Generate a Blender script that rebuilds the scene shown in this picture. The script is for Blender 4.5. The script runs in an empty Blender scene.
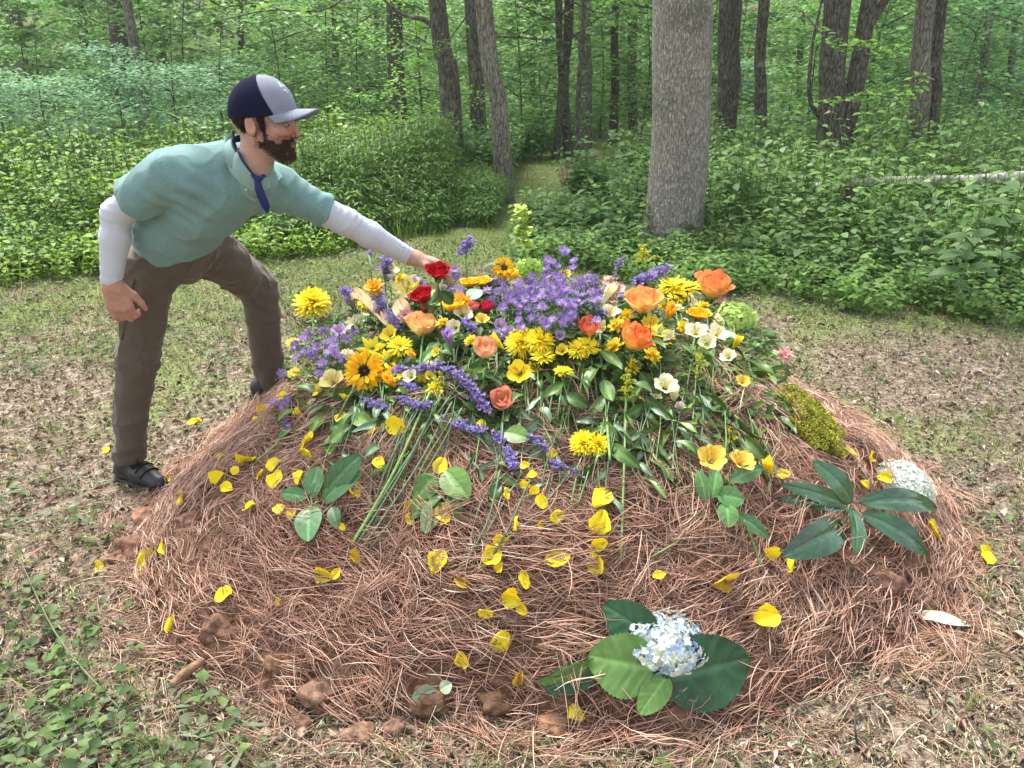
import warnings; warnings.filterwarnings("ignore")
import bpy, math
import numpy as np
from mathutils import Vector, Matrix

RNG = np.random.default_rng(7)
C = bpy.context.scene.collection
R = math.radians
F_PX, PITCH, CAMZ = 780.0, R(21.9), 1.6
CP, SP = math.cos(PITCH), math.sin(PITCH)

# ---------------------------------------------------------------- helpers: space
def ray(px, py):
    u, v = (px - 512) / F_PX, (py - 384) / F_PX
    return np.array([u, CP - v * SP, -SP - v * CP])

def at(px, py, Y):
    d = ray(px, py); t = Y / d[1]
    return np.array([d[0] * t, Y, CAMZ + d[2] * t])

def _h(ix, iy, iz, s):
    n = (ix * 374761393 + iy * 668265263 + iz * 2147483647 + s * 974634777) & 0xFFFFFFFF
    n = ((n ^ (n >> 13)) * 1274126177) & 0xFFFFFFFF
    n = ((n ^ (n >> 16)) * 2246822519) & 0xFFFFFFFF
    return ((n ^ (n >> 15)) & 0xFFFFFF) / float(0xFFFFFF)

def vnoise(P, freq=1.0, seed=0):
    """value noise in -1..1 at points (N,3)"""
    Q = np.asarray(P, float) * freq
    I = np.floor(Q).astype(np.int64); f = Q - I; f = f * f * (3 - 2 * f)
    out = 0
    for a in (0, 1):
        for b in (0, 1):
            for c in (0, 1):
                w = (f[..., 0] if a else 1 - f[..., 0]) * (f[..., 1] if b else 1 - f[..., 1]) * (f[..., 2] if c else 1 - f[..., 2])
                out = out + w * _h(I[..., 0] + a, I[..., 1] + b, I[..., 2] + c, seed)
    return out * 2 - 1

def fbm(P, freq=1.0, seed=0, oct=3):
    return sum(vnoise(P, freq * 2 ** o, seed + o * 17) / 2 ** o for o in range(oct))

def xy3(x, y):
    x, y = np.broadcast_arrays(np.asarray(x, float), np.asarray(y, float))
    return np.stack([x, y, np.zeros_like(x)], -1)

MC, MA, MB_, MH = (0.13, 2.80), 1.50, 1.25, 0.68
def mound_r(x, y):
    dx, dy = np.abs(np.asarray(x, float) - MC[0]) / MA, np.abs(np.asarray(y, float) - MC[1]) / MB_
    r = (dx ** 2.3 + dy ** 2.3) ** (1 / 2.3)
    return r * (1 + 0.05 * vnoise(xy3(x, y), 2.1, 5))

def ground_z(x, y):
    x = np.asarray(x, float); y = np.asarray(y, float)
    P = xy3(x, y)
    z = 0.025 * vnoise(P, 0.9, 3) + 0.012 * vnoise(P, 3.1, 9)
    far = np.clip((np.hypot(x, y) - 9) / 10, 0, 1)
    z = z + far * 0.35 * vnoise(P, 0.16, 31)
    hill = np.clip((np.hypot(x, y) - 36) / 26, 0, 1); hill = hill * hill * (3 - 2 * hill)
    return z + hill * (9 + 2.5 * vnoise(P, 0.05, 77))

def surf(x, y):
    """height of ground or mound"""
    r = mound_r(x, y)
    P = xy3(x, y)
    m = MH * np.clip(1 - np.clip(r, 0, 1) ** 2.0, 0, 1) ** 0.95
    m = m * (1 + 0.05 * vnoise(P, 2.7, 11)) + np.clip(1 - r, 0, .2) * 5 * (0.022 * vnoise(P, 6.3, 12) + 0.012 * vnoise(P, 13., 13))
    return ground_z(x, y) + m

def surf_n(x, y, e=0.03):
    zx = (surf(x + e, y) - surf(x - e, y)) / (2 * e); zy = (surf(x, y + e) - surf(x, y - e)) / (2 * e)
    n = np.stack([-zx, -zy, np.ones_like(zx)], -1)
    return n / np.linalg.norm(n, axis=-1, keepdims=True)

def on_ray(px, py, lift=0.0, ymax=5.5):
    """point on the pixel's ray where it is LIFT above the surface (closest approach if it passes over)"""
    d = ray(px, py); t = np.linspace(1.2, ymax, 1400)
    X, Y, Z = d[0] * t, d[1] * t, CAMZ + d[2] * t
    g = Z - surf(X, Y) - lift - .013 * (mound_r(X, Y) < 1)
    k = np.argmax(g < 0) if (g < 0).any() else None
    if k is None:
        m = mound_r(X, Y) < 1.0
        k = int(np.argmin(np.where(m, g, 9))) if m.any() else len(t) - 1
    return np.array([X[k], Y[k], Z[k]])

# ---------------------------------------------------------------- helpers: meshes
def mkmesh(name, V, Fc, col=None, mat=None, smooth=True):
    """V (N,3); Fc: list of (M,k) int arrays; col (N,3) -> attribute Col"""
    V = np.asarray(V, np.float32)
    if isinstance(Fc, np.ndarray): Fc = [Fc]
    Fc = [np.asarray(f, np.int32) for f in Fc if len(f)]
    me = bpy.data.meshes.new(name)
    me.vertices.add(len(V)); me.vertices.foreach_set('co', V.ravel())
    nl = sum(f.size for f in Fc); nf = sum(len(f) for f in Fc)
    me.loops.add(nl); me.loops.foreach_set('vertex_index', np.concatenate([f.ravel() for f in Fc]))
    tot = np.concatenate([np.full(len(f), f.shape[1], np.int32) for f in Fc])
    st = np.concatenate([[0], np.cumsum(tot)[:-1]]).astype(np.int32)
    me.polygons.add(nf); me.polygons.foreach_set('loop_start', st); me.polygons.foreach_set('loop_total', tot)
    me.polygons.foreach_set('use_smooth', np.full(nf, smooth, bool))
    if col is not None:
        a = me.attributes.new('Col', 'FLOAT_COLOR', 'POINT')
        c4 = np.ones((len(V), 4), np.float32); c4[:, :3] = np.broadcast_to(col, (len(V), 3))
        a.data.foreach_set('color', c4.ravel())
    me.update(calc_edges=True)
    if mat: me.materials.append(mat)
    return me

def link(name, me, parent=None, loc=None):
    o = bpy.data.objects.new(name, me); C.objects.link(o)
    if parent is not None: o.parent = parent
    if loc is not None: o.location = tuple(loc)
    return o

def tag(o, label=None, cat=None, group=None, kind=None):
    if label: o['label'] = label
    if cat: o['category'] = cat
    if group: o['group'] = group
    if kind: o['kind'] = kind
    return o

def thing(name, label, cat, loc=(0, 0, 0), group=None):
    o = bpy.data.objects.new(name, None); C.objects.link(o); o.location = tuple(loc)
    o.empty_display_size = 0.05
    return tag(o, label, cat, group)

class MB:
    """mesh accumulator with per-vertex colour"""
    def __init__(s): s.V, s.F, s.Cc, s.n = [], {}, [], 0
    def add(s, V, faces, col):
        V = np.asarray(V, float).reshape(-1, 3)
        for f in (faces if isinstance(faces, list) else [faces]):
            f = np.asarray(f)
            if len(f): s.F.setdefault(f.shape[1], []).append(f + s.n)
        s.V.append(V); s.Cc.append(np.broadcast_to(np.asarray(col, float), V.shape).copy()); s.n += len(V)
    def addT(s, V, faces, col, M, p):
        s.add(np.asarray(V) @ np.asarray(M).T + np.asarray(p), faces, col)
    def mesh(s, name, mat, origin=(0, 0, 0), smooth=True):
        V = np.concatenate(s.V) - np.asarray(origin)
        return mkmesh(name, V, [np.concatenate(f) for f in s.F.values()], np.concatenate(s.Cc), mat, smooth)
    def obj(s, name, mat, parent=None, loc=(0, 0, 0), smooth=True):
        """vertices are in world space; loc = world origin of the object; parent Empties carry only a location"""
        o = link(name, s.mesh(name, mat, loc, smooth), parent)
        pl = np.array(parent.matrix_basis.translation) if parent is not None else 0
        pp = parent
        while pp is not None and pp.parent is not None:
            pp = pp.parent; pl = pl + np.array(pp.matrix_basis.translation)
        o.location = tuple(np.asarray(loc) - pl)
        return o

def gridf(nu, nv, closed=False):
    i, j = np.meshgrid(np.arange(nu - 1), np.arange(nv if closed else nv - 1), indexing='ij')
    j2 = (j + 1) % nv
    return np.stack([i * nv + j, (i + 1) * nv + j, (i + 1) * nv + j2, i * nv + j2], -1).reshape(-1, 4)

def norm(v):
    v = np.asarray(v, float); return v / np.maximum(np.linalg.norm(v, axis=-1, keepdims=True), 1e-9)

def frame(x, zhint=(0, 0, 1)):
    """3x3 matrix, columns = x dir, y, z (z near zhint)"""
    x = norm(x); z = np.asarray(zhint, float); z = z - x * (z @ x)
    if np.linalg.norm(z) < 1e-4: z = np.array([1., 0, 0]) - x * x[0]
    z = norm(z); return np.stack([x, np.cross(z, x), z], 1)

def frames(X, Z):
    X = norm(X); Z = Z - X * (X * Z).sum(-1, keepdims=True); Z = norm(Z)
    return np.stack([X, np.cross(Z, X), Z], -1)

def curve_pts(P, n):
    """Catmull-Rom through the points"""
    P = np.asarray(P, float)
    if len(P) == 2: return P[0] + (P[1] - P[0]) * np.linspace(0, 1, n)[:, None]
    Q = np.vstack([2 * P[0] - P[1], P, 2 * P[-1] - P[-2]])
    out = []
    for s in np.linspace(0, len(P) - 1, n):
        k = min(int(s), len(P) - 2); t = s - k
        a, b, c, d = Q[k:k + 4]
        out.append(.5 * ((2 * b) + (c - a) * t + (2 * a - 5 * b + 4 * c - d) * t * t + (3 * b - a - 3 * c + d) * t ** 3))
    return np.array(out)

def tube(mb, P, rad, col, ns=6, n=None, cap=True):
    if n: P = curve_pts(P, n)
    P = np.asarray(P, float); m = len(P)
    rad = np.broadcast_to(np.asarray(rad, float) if np.ndim(rad) == 0 or len(rad) == m else np.interp(np.linspace(0, 1, m), np.linspace(0, 1, len(rad)), rad), (m,))
    T = norm(np.gradient(P, axis=0)); up = np.array([.13, .27, .95]); V = []
    a = np.arange(ns) * 2 * math.pi / ns
    for k in range(m):
        x = norm(np.cross(T[k], up)) if abs(T[k] @ norm(up)) < .99 else np.array([1., 0, 0])
        y = np.cross(T[k], x)
        V.append(P[k] + rad[k] * (np.cos(a)[:, None] * x + np.sin(a)[:, None] * y))
    V = np.concatenate(V); f = [gridf(m, ns, True)]
    if cap:
        V = np.vstack([V, P[:1], P[-1:]]); i = np.arange(ns); b = m * ns
        f.append(np.stack([i, (i + 1) % ns, np.full(ns, b)], 1)); f.append(np.stack([(m - 1) * ns + (i + 1) % ns, (m - 1) * ns + i, np.full(ns, b + 1)], 1))
    c = np.asarray(col, float)
    if c.ndim == 2 and len(c) == m:
        c = np.repeat(c, ns, 0)
        if cap: c = np.vstack([c, c[:1], c[-1:]])
    mb.add(V, f, c)

def scatter(mb, tv, tf, M, p, s, col):
    """template tv,tf copied N times: M (N,3,3), p (N,3), s (N,) or (N,3), col (N,3)"""
    N = len(p); s = np.asarray(s, float)
    if s.ndim == 1: s = s[:, None]
    loc = tv[None] * s[:, None, :]
    V = np.einsum('nij,nkj->nki', M, loc) + p[:, None]
    off = (np.arange(N) * len(tv))[:, None, None]
    fs = [(np.asarray(f)[None] + off).reshape(-1, np.asarray(f).shape[1]) for f in (tf if isinstance(tf, list) else [tf])]
    col = np.asarray(col)
    c = np.repeat(col, len(tv), 0) if col.ndim == 2 else col.reshape(-1, 3)
    mb.add(V.reshape(-1, 3), fs, c)

def pal(cols, n, rng=RNG, jit=.12):
    """n colours drawn between the palette's entries"""
    cols = np.asarray(cols, float); k = rng.integers(0, len(cols), n); k2 = rng.integers(0, len(cols), n)
    t = rng.random(n)[:, None] * .5
    return np.clip((cols[k] * (1 - t) + cols[k2] * t) * (1 + rng.normal(0, jit, (n, 1))), 0.003, .95)

# leaf templates: along +x, normal +z, unit length
L4 = (np.array([[0, 0, 0], [.45, .3, .08], [1, 0, -.06], [.45, -.3, .08]]), [np.array([[0, 3, 2], [0, 2, 1]])])
def leaf_template(w=.32, a=.8, n=5, curl=.25, fold=.1, tipw=1.0):
    t = np.linspace(0, 1, n); wd = w * np.sin(math.pi * t ** a) ** .8 * tipw; wd[0] = .01; wd[-1] = 0.004
    z = -curl * t ** 2 + .08 * t
    V = np.concatenate([np.stack([t, wd, z + fold * wd / w * w * 2], 1), np.stack([t, 0 * t, z], 1), np.stack([t, -wd, z + fold * wd / w * w * 2], 1)])
    V = V.reshape(3, n, 3).transpose(1, 0, 2).reshape(-1, 3)
    return V, [gridf(n, 3)]
LM = leaf_template()
LN = leaf_template(w=.13, a=.7, n=4, curl=.3)
def blade_template(n=4, w=.02, curl=.5):
    t = np.linspace(0, 1, n); x = t - curl * .35 * t ** 2.2; z = 0
    V = np.stack([np.stack([np.sin(curl * t) * t * .6, w * (1 - t) ** .7, t * np.cos(curl * t * .7)], 1), np.stack([np.sin(curl * t) * t * .6, -w * (1 - t) ** .7, t * np.cos(curl * t * .7)], 1)], 1).reshape(-1, 3)
    return V, [gridf(n, 2)]

# ---------------------------------------------------------------- helpers: materials
def new_mat(name):
    m = bpy.data.materials.new(name); m.use_nodes = True
    nt = m.node_tree; nt.nodes.clear()
    return m, nt, nt.nodes, nt.links

def N(nt, typ, **kw):
    n = nt.nodes.new(typ)
    for k, v in kw.items():
        if k in n.inputs: n.inputs[k].default_value = v
        else: setattr(n, k, v)
    return n

def mat_col(name, rough=.6, transl=0.0, spec=.3, nscale=60, namt=.25, bump=0.0, bscale=None, sheen=0):
    """base colour from attribute Col, broken up by noise; optional translucency for leaves and petals"""
    m, nt, nodes, L = new_mat(name)
    a = N(nt, 'ShaderNodeAttribute', attribute_name='Col')
    tc = N(nt, 'ShaderNodeTexCoord')
    no = N(nt, 'ShaderNodeTexNoise', Scale=nscale, Detail=3.0)
    L.new(tc.outputs['Object'], no.inputs['Vector'])
    mr = N(nt, 'ShaderNodeMapRange'); mr.inputs[3].default_value = 1 - namt; mr.inputs[4].default_value = 1 + namt
    mr.inputs[1].default_value = .3; mr.inputs[2].default_value = .7
    L.new(no.outputs['Fac'], mr.inputs[0])
    vm = N(nt, 'ShaderNodeVectorMath', operation='SCALE')
    L.new(a.outputs['Color'], vm.inputs[0]); L.new(mr.outputs[0], vm.inputs['Scale'])
    p = N(nt, 'ShaderNodeBsdfPrincipled', Roughness=rough); p.inputs['Specular IOR Level'].default_value = spec
    if sheen: p.inputs['Sheen Weight'].default_value = sheen
    L.new(vm.outputs[0], p.inputs['Base Color'])
    if bump:
        n2 = N(nt, 'ShaderNodeTexNoise', Scale=bscale or nscale, Detail=4.0); L.new(tc.outputs['Object'], n2.inputs['Vector'])
        b = N(nt, 'ShaderNodeBump', Strength=1.0, Distance=bump); L.new(n2.outputs['Fac'], b.inputs['Height']); L.new(b.outputs[0], p.inputs['Normal'])
    o = N(nt, 'ShaderNodeOutputMaterial')
    if transl:
        t = N(nt, 'ShaderNodeBsdfTranslucent'); mx = N(nt, 'ShaderNodeMixShader', Fac=transl)
        L.new(vm.outputs[0], t.inputs['Color']); L.new(p.outputs[0], mx.inputs[1]); L.new(t.outputs[0], mx.inputs[2]); L.new(mx.outputs[0], o.inputs[0])
    else: L.new(p.outputs[0], o.inputs[0])
    return m

def mat_plain(name, col, rough=.6, spec=.3, nscale=30, namt=.15, bump=0.0, bscale=100, stretch=(1, 1, 1), col2=None, sheen=0, transl=0):
    m, nt, nodes, L = new_mat(name)
    tc = N(nt, 'ShaderNodeTexCoord'); mp = N(nt, 'ShaderNodeMapping'); mp.inputs['Scale'].default_value = stretch
    L.new(tc.outputs['Object'], mp.inputs[0])
    no = N(nt, 'ShaderNodeTexNoise', Scale=nscale, Detail=5.0); L.new(mp.outputs[0], no.inputs['Vector'])
    cr = N(nt, 'ShaderNodeValToRGB'); c = np.array(col)
    cr.color_ramp.elements[0].position = .32; cr.color_ramp.elements[1].position = .68
    cr.color_ramp.elements[0].color = (*(c * (1 - namt)), 1); cr.color_ramp.elements[1].color = (*(np.array(col2) if col2 else c * (1 + namt)), 1)
    L.new(no.outputs['Fac'], cr.inputs[0])
    p = N(nt, 'ShaderNodeBsdfPrincipled', Roughness=rough); p.inputs['Specular IOR Level'].default_value = spec
    if sheen: p.inputs['Sheen Weight'].default_value = sheen
    L.new(cr.outputs[0], p.inputs['Base Color'])
    if bump:
        n2 = N(nt, 'ShaderNodeTexNoise', Scale=bscale, Detail=5.0); L.new(mp.outputs[0], n2.inputs['Vector'])
        b = N(nt, 'ShaderNodeBump', Strength=1.0, Distance=bump); L.new(n2.outputs['Fac'], b.inputs['Height']); L.new(b.outputs[0], p.inputs['Normal'])
    o = N(nt, 'ShaderNodeOutputMaterial'); L.new(p.outputs[0], o.inputs[0])
    return m
# ================================================================ the person (signed distance fields, meshed with surface nets)
def surface_nets(fn, lo, hi, h):
    lo, hi = np.asarray(lo, float), np.asarray(hi, float)
    n = np.ceil((hi - lo) / h).astype(int) + 1
    ax = [lo[k] + h * np.arange(n[k]) for k in range(3)]
    G = np.empty(n, np.float32)
    yy, zz = np.meshgrid(ax[1], ax[2], indexing='ij')
    step = max(1, int(400000 / (n[1] * n[2])))
    for i in range(0, n[0], step):
        xs = ax[0][i:i + step]
        P = np.empty((len(xs), n[1], n[2], 3)); P[..., 0] = xs[:, None, None]; P[..., 1] = yy; P[..., 2] = zz
        G[i:i + step] = fn(P.reshape(-1, 3)).reshape(len(xs), n[1], n[2])
    ins = G < 0
    s = 0
    cs = [(a, b, c) for a in (0, 1) for b in (0, 1) for c in (0, 1)]
    sl = lambda A, o: A[o[0]:A.shape[0] - 1 + o[0], o[1]:A.shape[1] - 1 + o[1], o[2]:A.shape[2] - 1 + o[2]]
    for o in cs: s = s + sl(ins, o).astype(np.int8)
    mixed = (s > 0) & (s < 8); ijk = np.argwhere(mixed)
    idx = np.full(mixed.shape, -1, np.int32); idx[mixed] = np.arange(len(ijk))
    acc = np.zeros((len(ijk), 3)); cnt = np.zeros(len(ijk))
    for o in cs:
        for k in range(3):
            if o[k]: continue
            o2 = list(o); o2[k] = 1
            a = sl(G, o)[mixed]; b = sl(G, o2)[mixed]; m = (a < 0) != (b < 0)
            t = np.zeros(len(a)); t[m] = a[m] / (a[m] - b[m])
            p = np.array(o, float)[None].repeat(len(a), 0); p[:, k] += t
            acc[m] += p[m]; cnt[m] += 1
    V = lo + h * (ijk + acc / cnt[:, None])
    faces = []
    for k in range(3):
        u, v = (k + 1) % 3, (k + 2) % 3
        A = np.take(ins, range(0, ins.shape[k] - 1), k); B = np.take(ins, range(1, ins.shape[k]), k)
        E = np.argwhere(A != B); 
        ok = (E[:, u] > 0) & (E[:, v] > 0) & (E[:, u] < ins.shape[u] - 1) & (E[:, v] < ins.shape[v] - 1); E = E[ok]
        flip = A[tuple(E.T)]
        du = np.zeros(3, int); du[u] = 1; dv = np.zeros(3, int); dv[v] = 1
        q = [E - du - dv, E - dv, E, E - du]
        f = np.stack([idx[tuple(c.T)] for c in q], 1)
        f[~flip] = f[~flip][:, ::-1]
        faces.append(f[(f >= 0).all(1)])
    return V, np.concatenate(faces)

def vnorm(V, Fc):
    n = np.cross(V[Fc[:, 1]] - V[Fc[:, 0]], V[Fc[:, 2]] - V[Fc[:, 0]]); out = np.zeros_like(V)
    for k in range(Fc.shape[1]): np.add.at(out, Fc[:, k], n)
    return norm(out)

def rc(P, a, b, ra, rb):
    a = np.asarray(a, float); ba = np.asarray(b, float) - a; pa = P - a
    t = np.clip(pa @ ba / (ba @ ba), 0, 1)
    return np.linalg.norm(pa - t[:, None] * ba, axis=1) - (ra + (rb - ra) * t)
def el(P, c, r, M=None):
    q = P - np.asarray(c, float)
    if M is not None: q = q @ M
    r = np.asarray(r, float); k0 = np.linalg.norm(q / r, axis=1); k1 = np.linalg.norm(q / r ** 2, axis=1)
    return k0 * (k0 - 1) / np.maximum(k1, 1e-6)
def smin(a, b, k):
    h = np.clip(.5 + .5 * (b - a) / k, 0, 1); return b + (a - b) * h - k * h * (1 - h)
def smax(a, b, k): return -smin(-a, -b, k)
def uni(ds, k):
    o = ds[0]
    for d in ds[1:]: o = smin(o, d, k)
    return o
def plane(P, p, n): return (P - np.asarray(p)) @ norm(n)      # negative behind the plane

J = dict(
    hipR=at(153, 254, 2.88), hipL=at(198, 243, 2.98), kneeR=at(137, 358, 2.86), kneeL=at(258, 288, 3.27),
    ankR=at(128, 452, 2.87), ankL=at(270, 386, 3.28),
    shR=at(172, 174, 2.62), shL=at(281, 190, 2.82), elR=at(117, 214, 2.70), wrR=at(111, 283, 2.68),
    elL=at(346, 222, 2.90), wrL=at(410, 257, 3.02), neck=at(240, 160, 2.69), head=at(264, 123, 2.60))
HD = J['head']; HS = .985
_f = norm([1, -.03, -.03]); HM = frame(_f, (-.10, .02, 1))        # columns forward, left, up
def toH(P): return (P - HD) @ HM / HS
def frH(p): return HD + HS * (np.asarray(p, float) @ HM.T)

def frC(q):
    q = np.asarray(q, float) - (-.05, 0, .02); a = R(8)
    return frH(np.stack([q[..., 0] * math.cos(a) - q[..., 2] * math.sin(a), q[..., 1], q[..., 0] * math.sin(a) + q[..., 2] * math.cos(a)], -1) + (-.040, 0, .020))

def head_sdf(Q):
    y = np.abs(Q[:, 1]); S = np.stack([Q[:, 0], y, Q[:, 2]], 1)
    d = el(S, (-.012, 0, .032), (.098, .077, .086))
    d = smin(d, el(S, (.034, 0, -.025), (.055, .062, .085)), .03)
    d = smin(d, rc(S, (-.004, .054, -.05), (.066, .012, -.104), .018, .017), .025)
    d = smin(d, el(S, (.071, 0, -.098), (.019, .022, .017)), .02)
    d = smin(d, el(S, (.058, .043, -.018), (.024, .02, .02)), .02)
    d = smin(d, rc(S, (.082, .004, .024), (.068, .046, .024), .010, .009), .014)
    d = smax(d, -el(S, (.097, .033, .002), (.018, .017, .013)), .012)
    d = smin(d, rc(S, (.084, 0, .012), (.108, 0, -.030), .007, .0095), .012)
    d = smin(d, el(S, (.098, .010, -.036), (.012, .009, .0075)), .006)
    d = smin(d, rc(S, (.0915, 0, -.057), (.082, .022, -.061), .0062, .003), .006)
    d = smin(d, rc(S, (.090, 0, -.070), (.081, .019, -.067), .0066, .003), .006)
    d = smax(d, -rc(S, (.097, 0, -.0635), (.088, .02, -.064), .0022, .001), .003)
    ear = el(S, (-.018, .080, -.006), (.019, .009, .033), frame((math.cos(.2), .35, math.sin(.2))))
    ear = smax(ear, -el(S, (-.012, .090, -.004), (.011, .007, .020)), .006)
    d = smin(d, ear, .006)
    d = smin(d, rc(S, (-.022, 0, -.055), (-.046, 0, -.142), .054, .052), .025)
    return d

def hand_sdf(P, w, D, T, B, curl, spread=0.0, thumb=None, s=1.0, prox=None):
    """w wrist, D distal, T towards the thumb, B out of the back of the hand; curl = three joint angles per finger"""
    D, B = norm(D), norm(B); T = norm(np.asarray(T) - D * (np.asarray(T) @ D)); B = norm(np.cross(D, T)) * (1 if np.cross(D, T) @ B > 0 else -1)
    L = lambda d, t, b: np.asarray(w) + s * (D * d + T * t + B * b)
    pr = L(0, 0, 0) - norm(prox) * .05 if prox is not None else L(-.05, 0, 0)
    ds = [rc(P, pr, L(.012, 0, 0), .026, .027 * s), rc(P, L(0, .008, 0), L(.02, .012, 0), .024 * s, .023 * s)]
    for k, t in enumerate((.030, .010, -.010, -.029)):
        ds.append(rc(P, L(.015, t * .55, 0), L(.088 - .006 * abs(k - 1), t, 0), .017 * s, .0125 * s))
    palm = uni(ds, .014 * s)
    out = palm
    for k, (t, ln) in enumerate(zip((.031, .0105, -.010, -.030), (.9, 1.0, .93, .74))):
        p = L(.090 - .006 * abs(k - 1), t, 0); ang = 0; sp = spread * (1.5 - k)
        segs = (.045 * ln, .028 * ln, .023 * ln); rad = (.0105, .0094, .0084, .0070)
        prev = None
        for q in range(3):
            ang += curl[k][q]
            dv = D * math.cos(ang) - B * math.sin(ang) + T * sp
            e = p + s * segs[q] * norm(dv); f = rc(P, p, e, rad[q] * s, rad[q + 1] * s)
            prev = f if prev is None else smin(prev, f, .004 * s); p = e
        out = smin(out, prev, .006 * s)
    th = thumb or [(.020, .022, -.006), (.055, .047, -.016), (.085, .058, -.024), (.108, .060, -.034)]
    tp = [L(*q) for q in th]
    t = rc(P, tp[0], tp[1], .015 * s, .0125 * s)
    t = smin(t, rc(P, tp[1], tp[2], .0122 * s, .0105 * s), .005); t = smin(t, rc(P, tp[2], tp[3], .0105 * s, .008 * s), .004)
    return smin(out, t, .012 * s)

def torso(P, g=0.0):
    sr, sl, hr, hl, nk = J['shR'], J['shL'], J['hipR'], J['hipL'], J['neck']
    pel = (hr + hl) / 2
    wa = at(177, 226, 2.87); ch = at(207, 200, 2.77); uc = at(230, 184, 2.745)
    d = rc(P, pel + (0, 0, .0), wa, .140, .134)
    d = smin(d, rc(P, wa, ch, .128, .125), .05)
    d = smin(d, rc(P, ch, uc, .125, .100), .05)
    d = smin(d, rc(P, sr + (.04, .02, -.02), uc, .075, .10), .05)
    d = smin(d, rc(P, sl + (-.02, 0, 0), uc, .070, .095), .04)
    d = smin(d, rc(P, at(262, 181, 2.64), uc, .045, .085), .04)
    d = smin(d, rc(P, sr + (.05, .05, .005), nk + (-.03, .03, -.02), .06, .06), .05)
    return d - g
def armR_up(P, g=0): return rc(P, J['shR'], J['elR'], .057 + g, .0455 + g)
def armL_up(P, g=0): return rc(P, J['shL'], J['elL'], .055 + g, .044 + g)
def fore(P, a, b, g=0): return smin(rc(P, a, a + (b - a) * .35, .044 + g, .042 + g), rc(P, a + (b - a) * .35, b, .042 + g, .0285 + g), .02)
def legs(P, g=0):
    m = (J['hipR'] + J['hipL']) / 2
    kR, kL, aR, aL = J['kneeR'], J['kneeL'], J['ankR'], J['ankL']
    r = rc(P, J['hipR'], kR, .100 + g, .074 + g); r = smin(r, rc(P, kR, aR - (0, 0, .02), .072 + g, .059 + g), .03)
    l = rc(P, J['hipL'] + (.01, 0, 0), kL, .102 + g, .078 + g); l = smin(l, rc(P, kL, aL - (0, 0, .03), .076 + g, .064 + g), .03)
    d = smin(r, l, .035)
    return smin(d, rc(P, m + (-.035, .02, .035), m + (.03, -.02, .045), .118 + g, .118 + g), .04)

def fold_noise(V, Nn, amp, freq, seed, dirv):
    """creases: ridged noise stretched along dirv"""
    dirv = norm(dirv); a = V @ dirv
    Q = V - np.outer(a, dirv) * .75
    w = .035 * np.stack([vnoise(V, 9, seed + 5), vnoise(V, 9, seed + 6), vnoise(V, 9, seed + 7)], 1)
    r = 1 - 2 * np.abs(vnoise(Q + w, freq, seed)) ** .6
    return V + Nn * (amp * r)[:, None]

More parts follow.
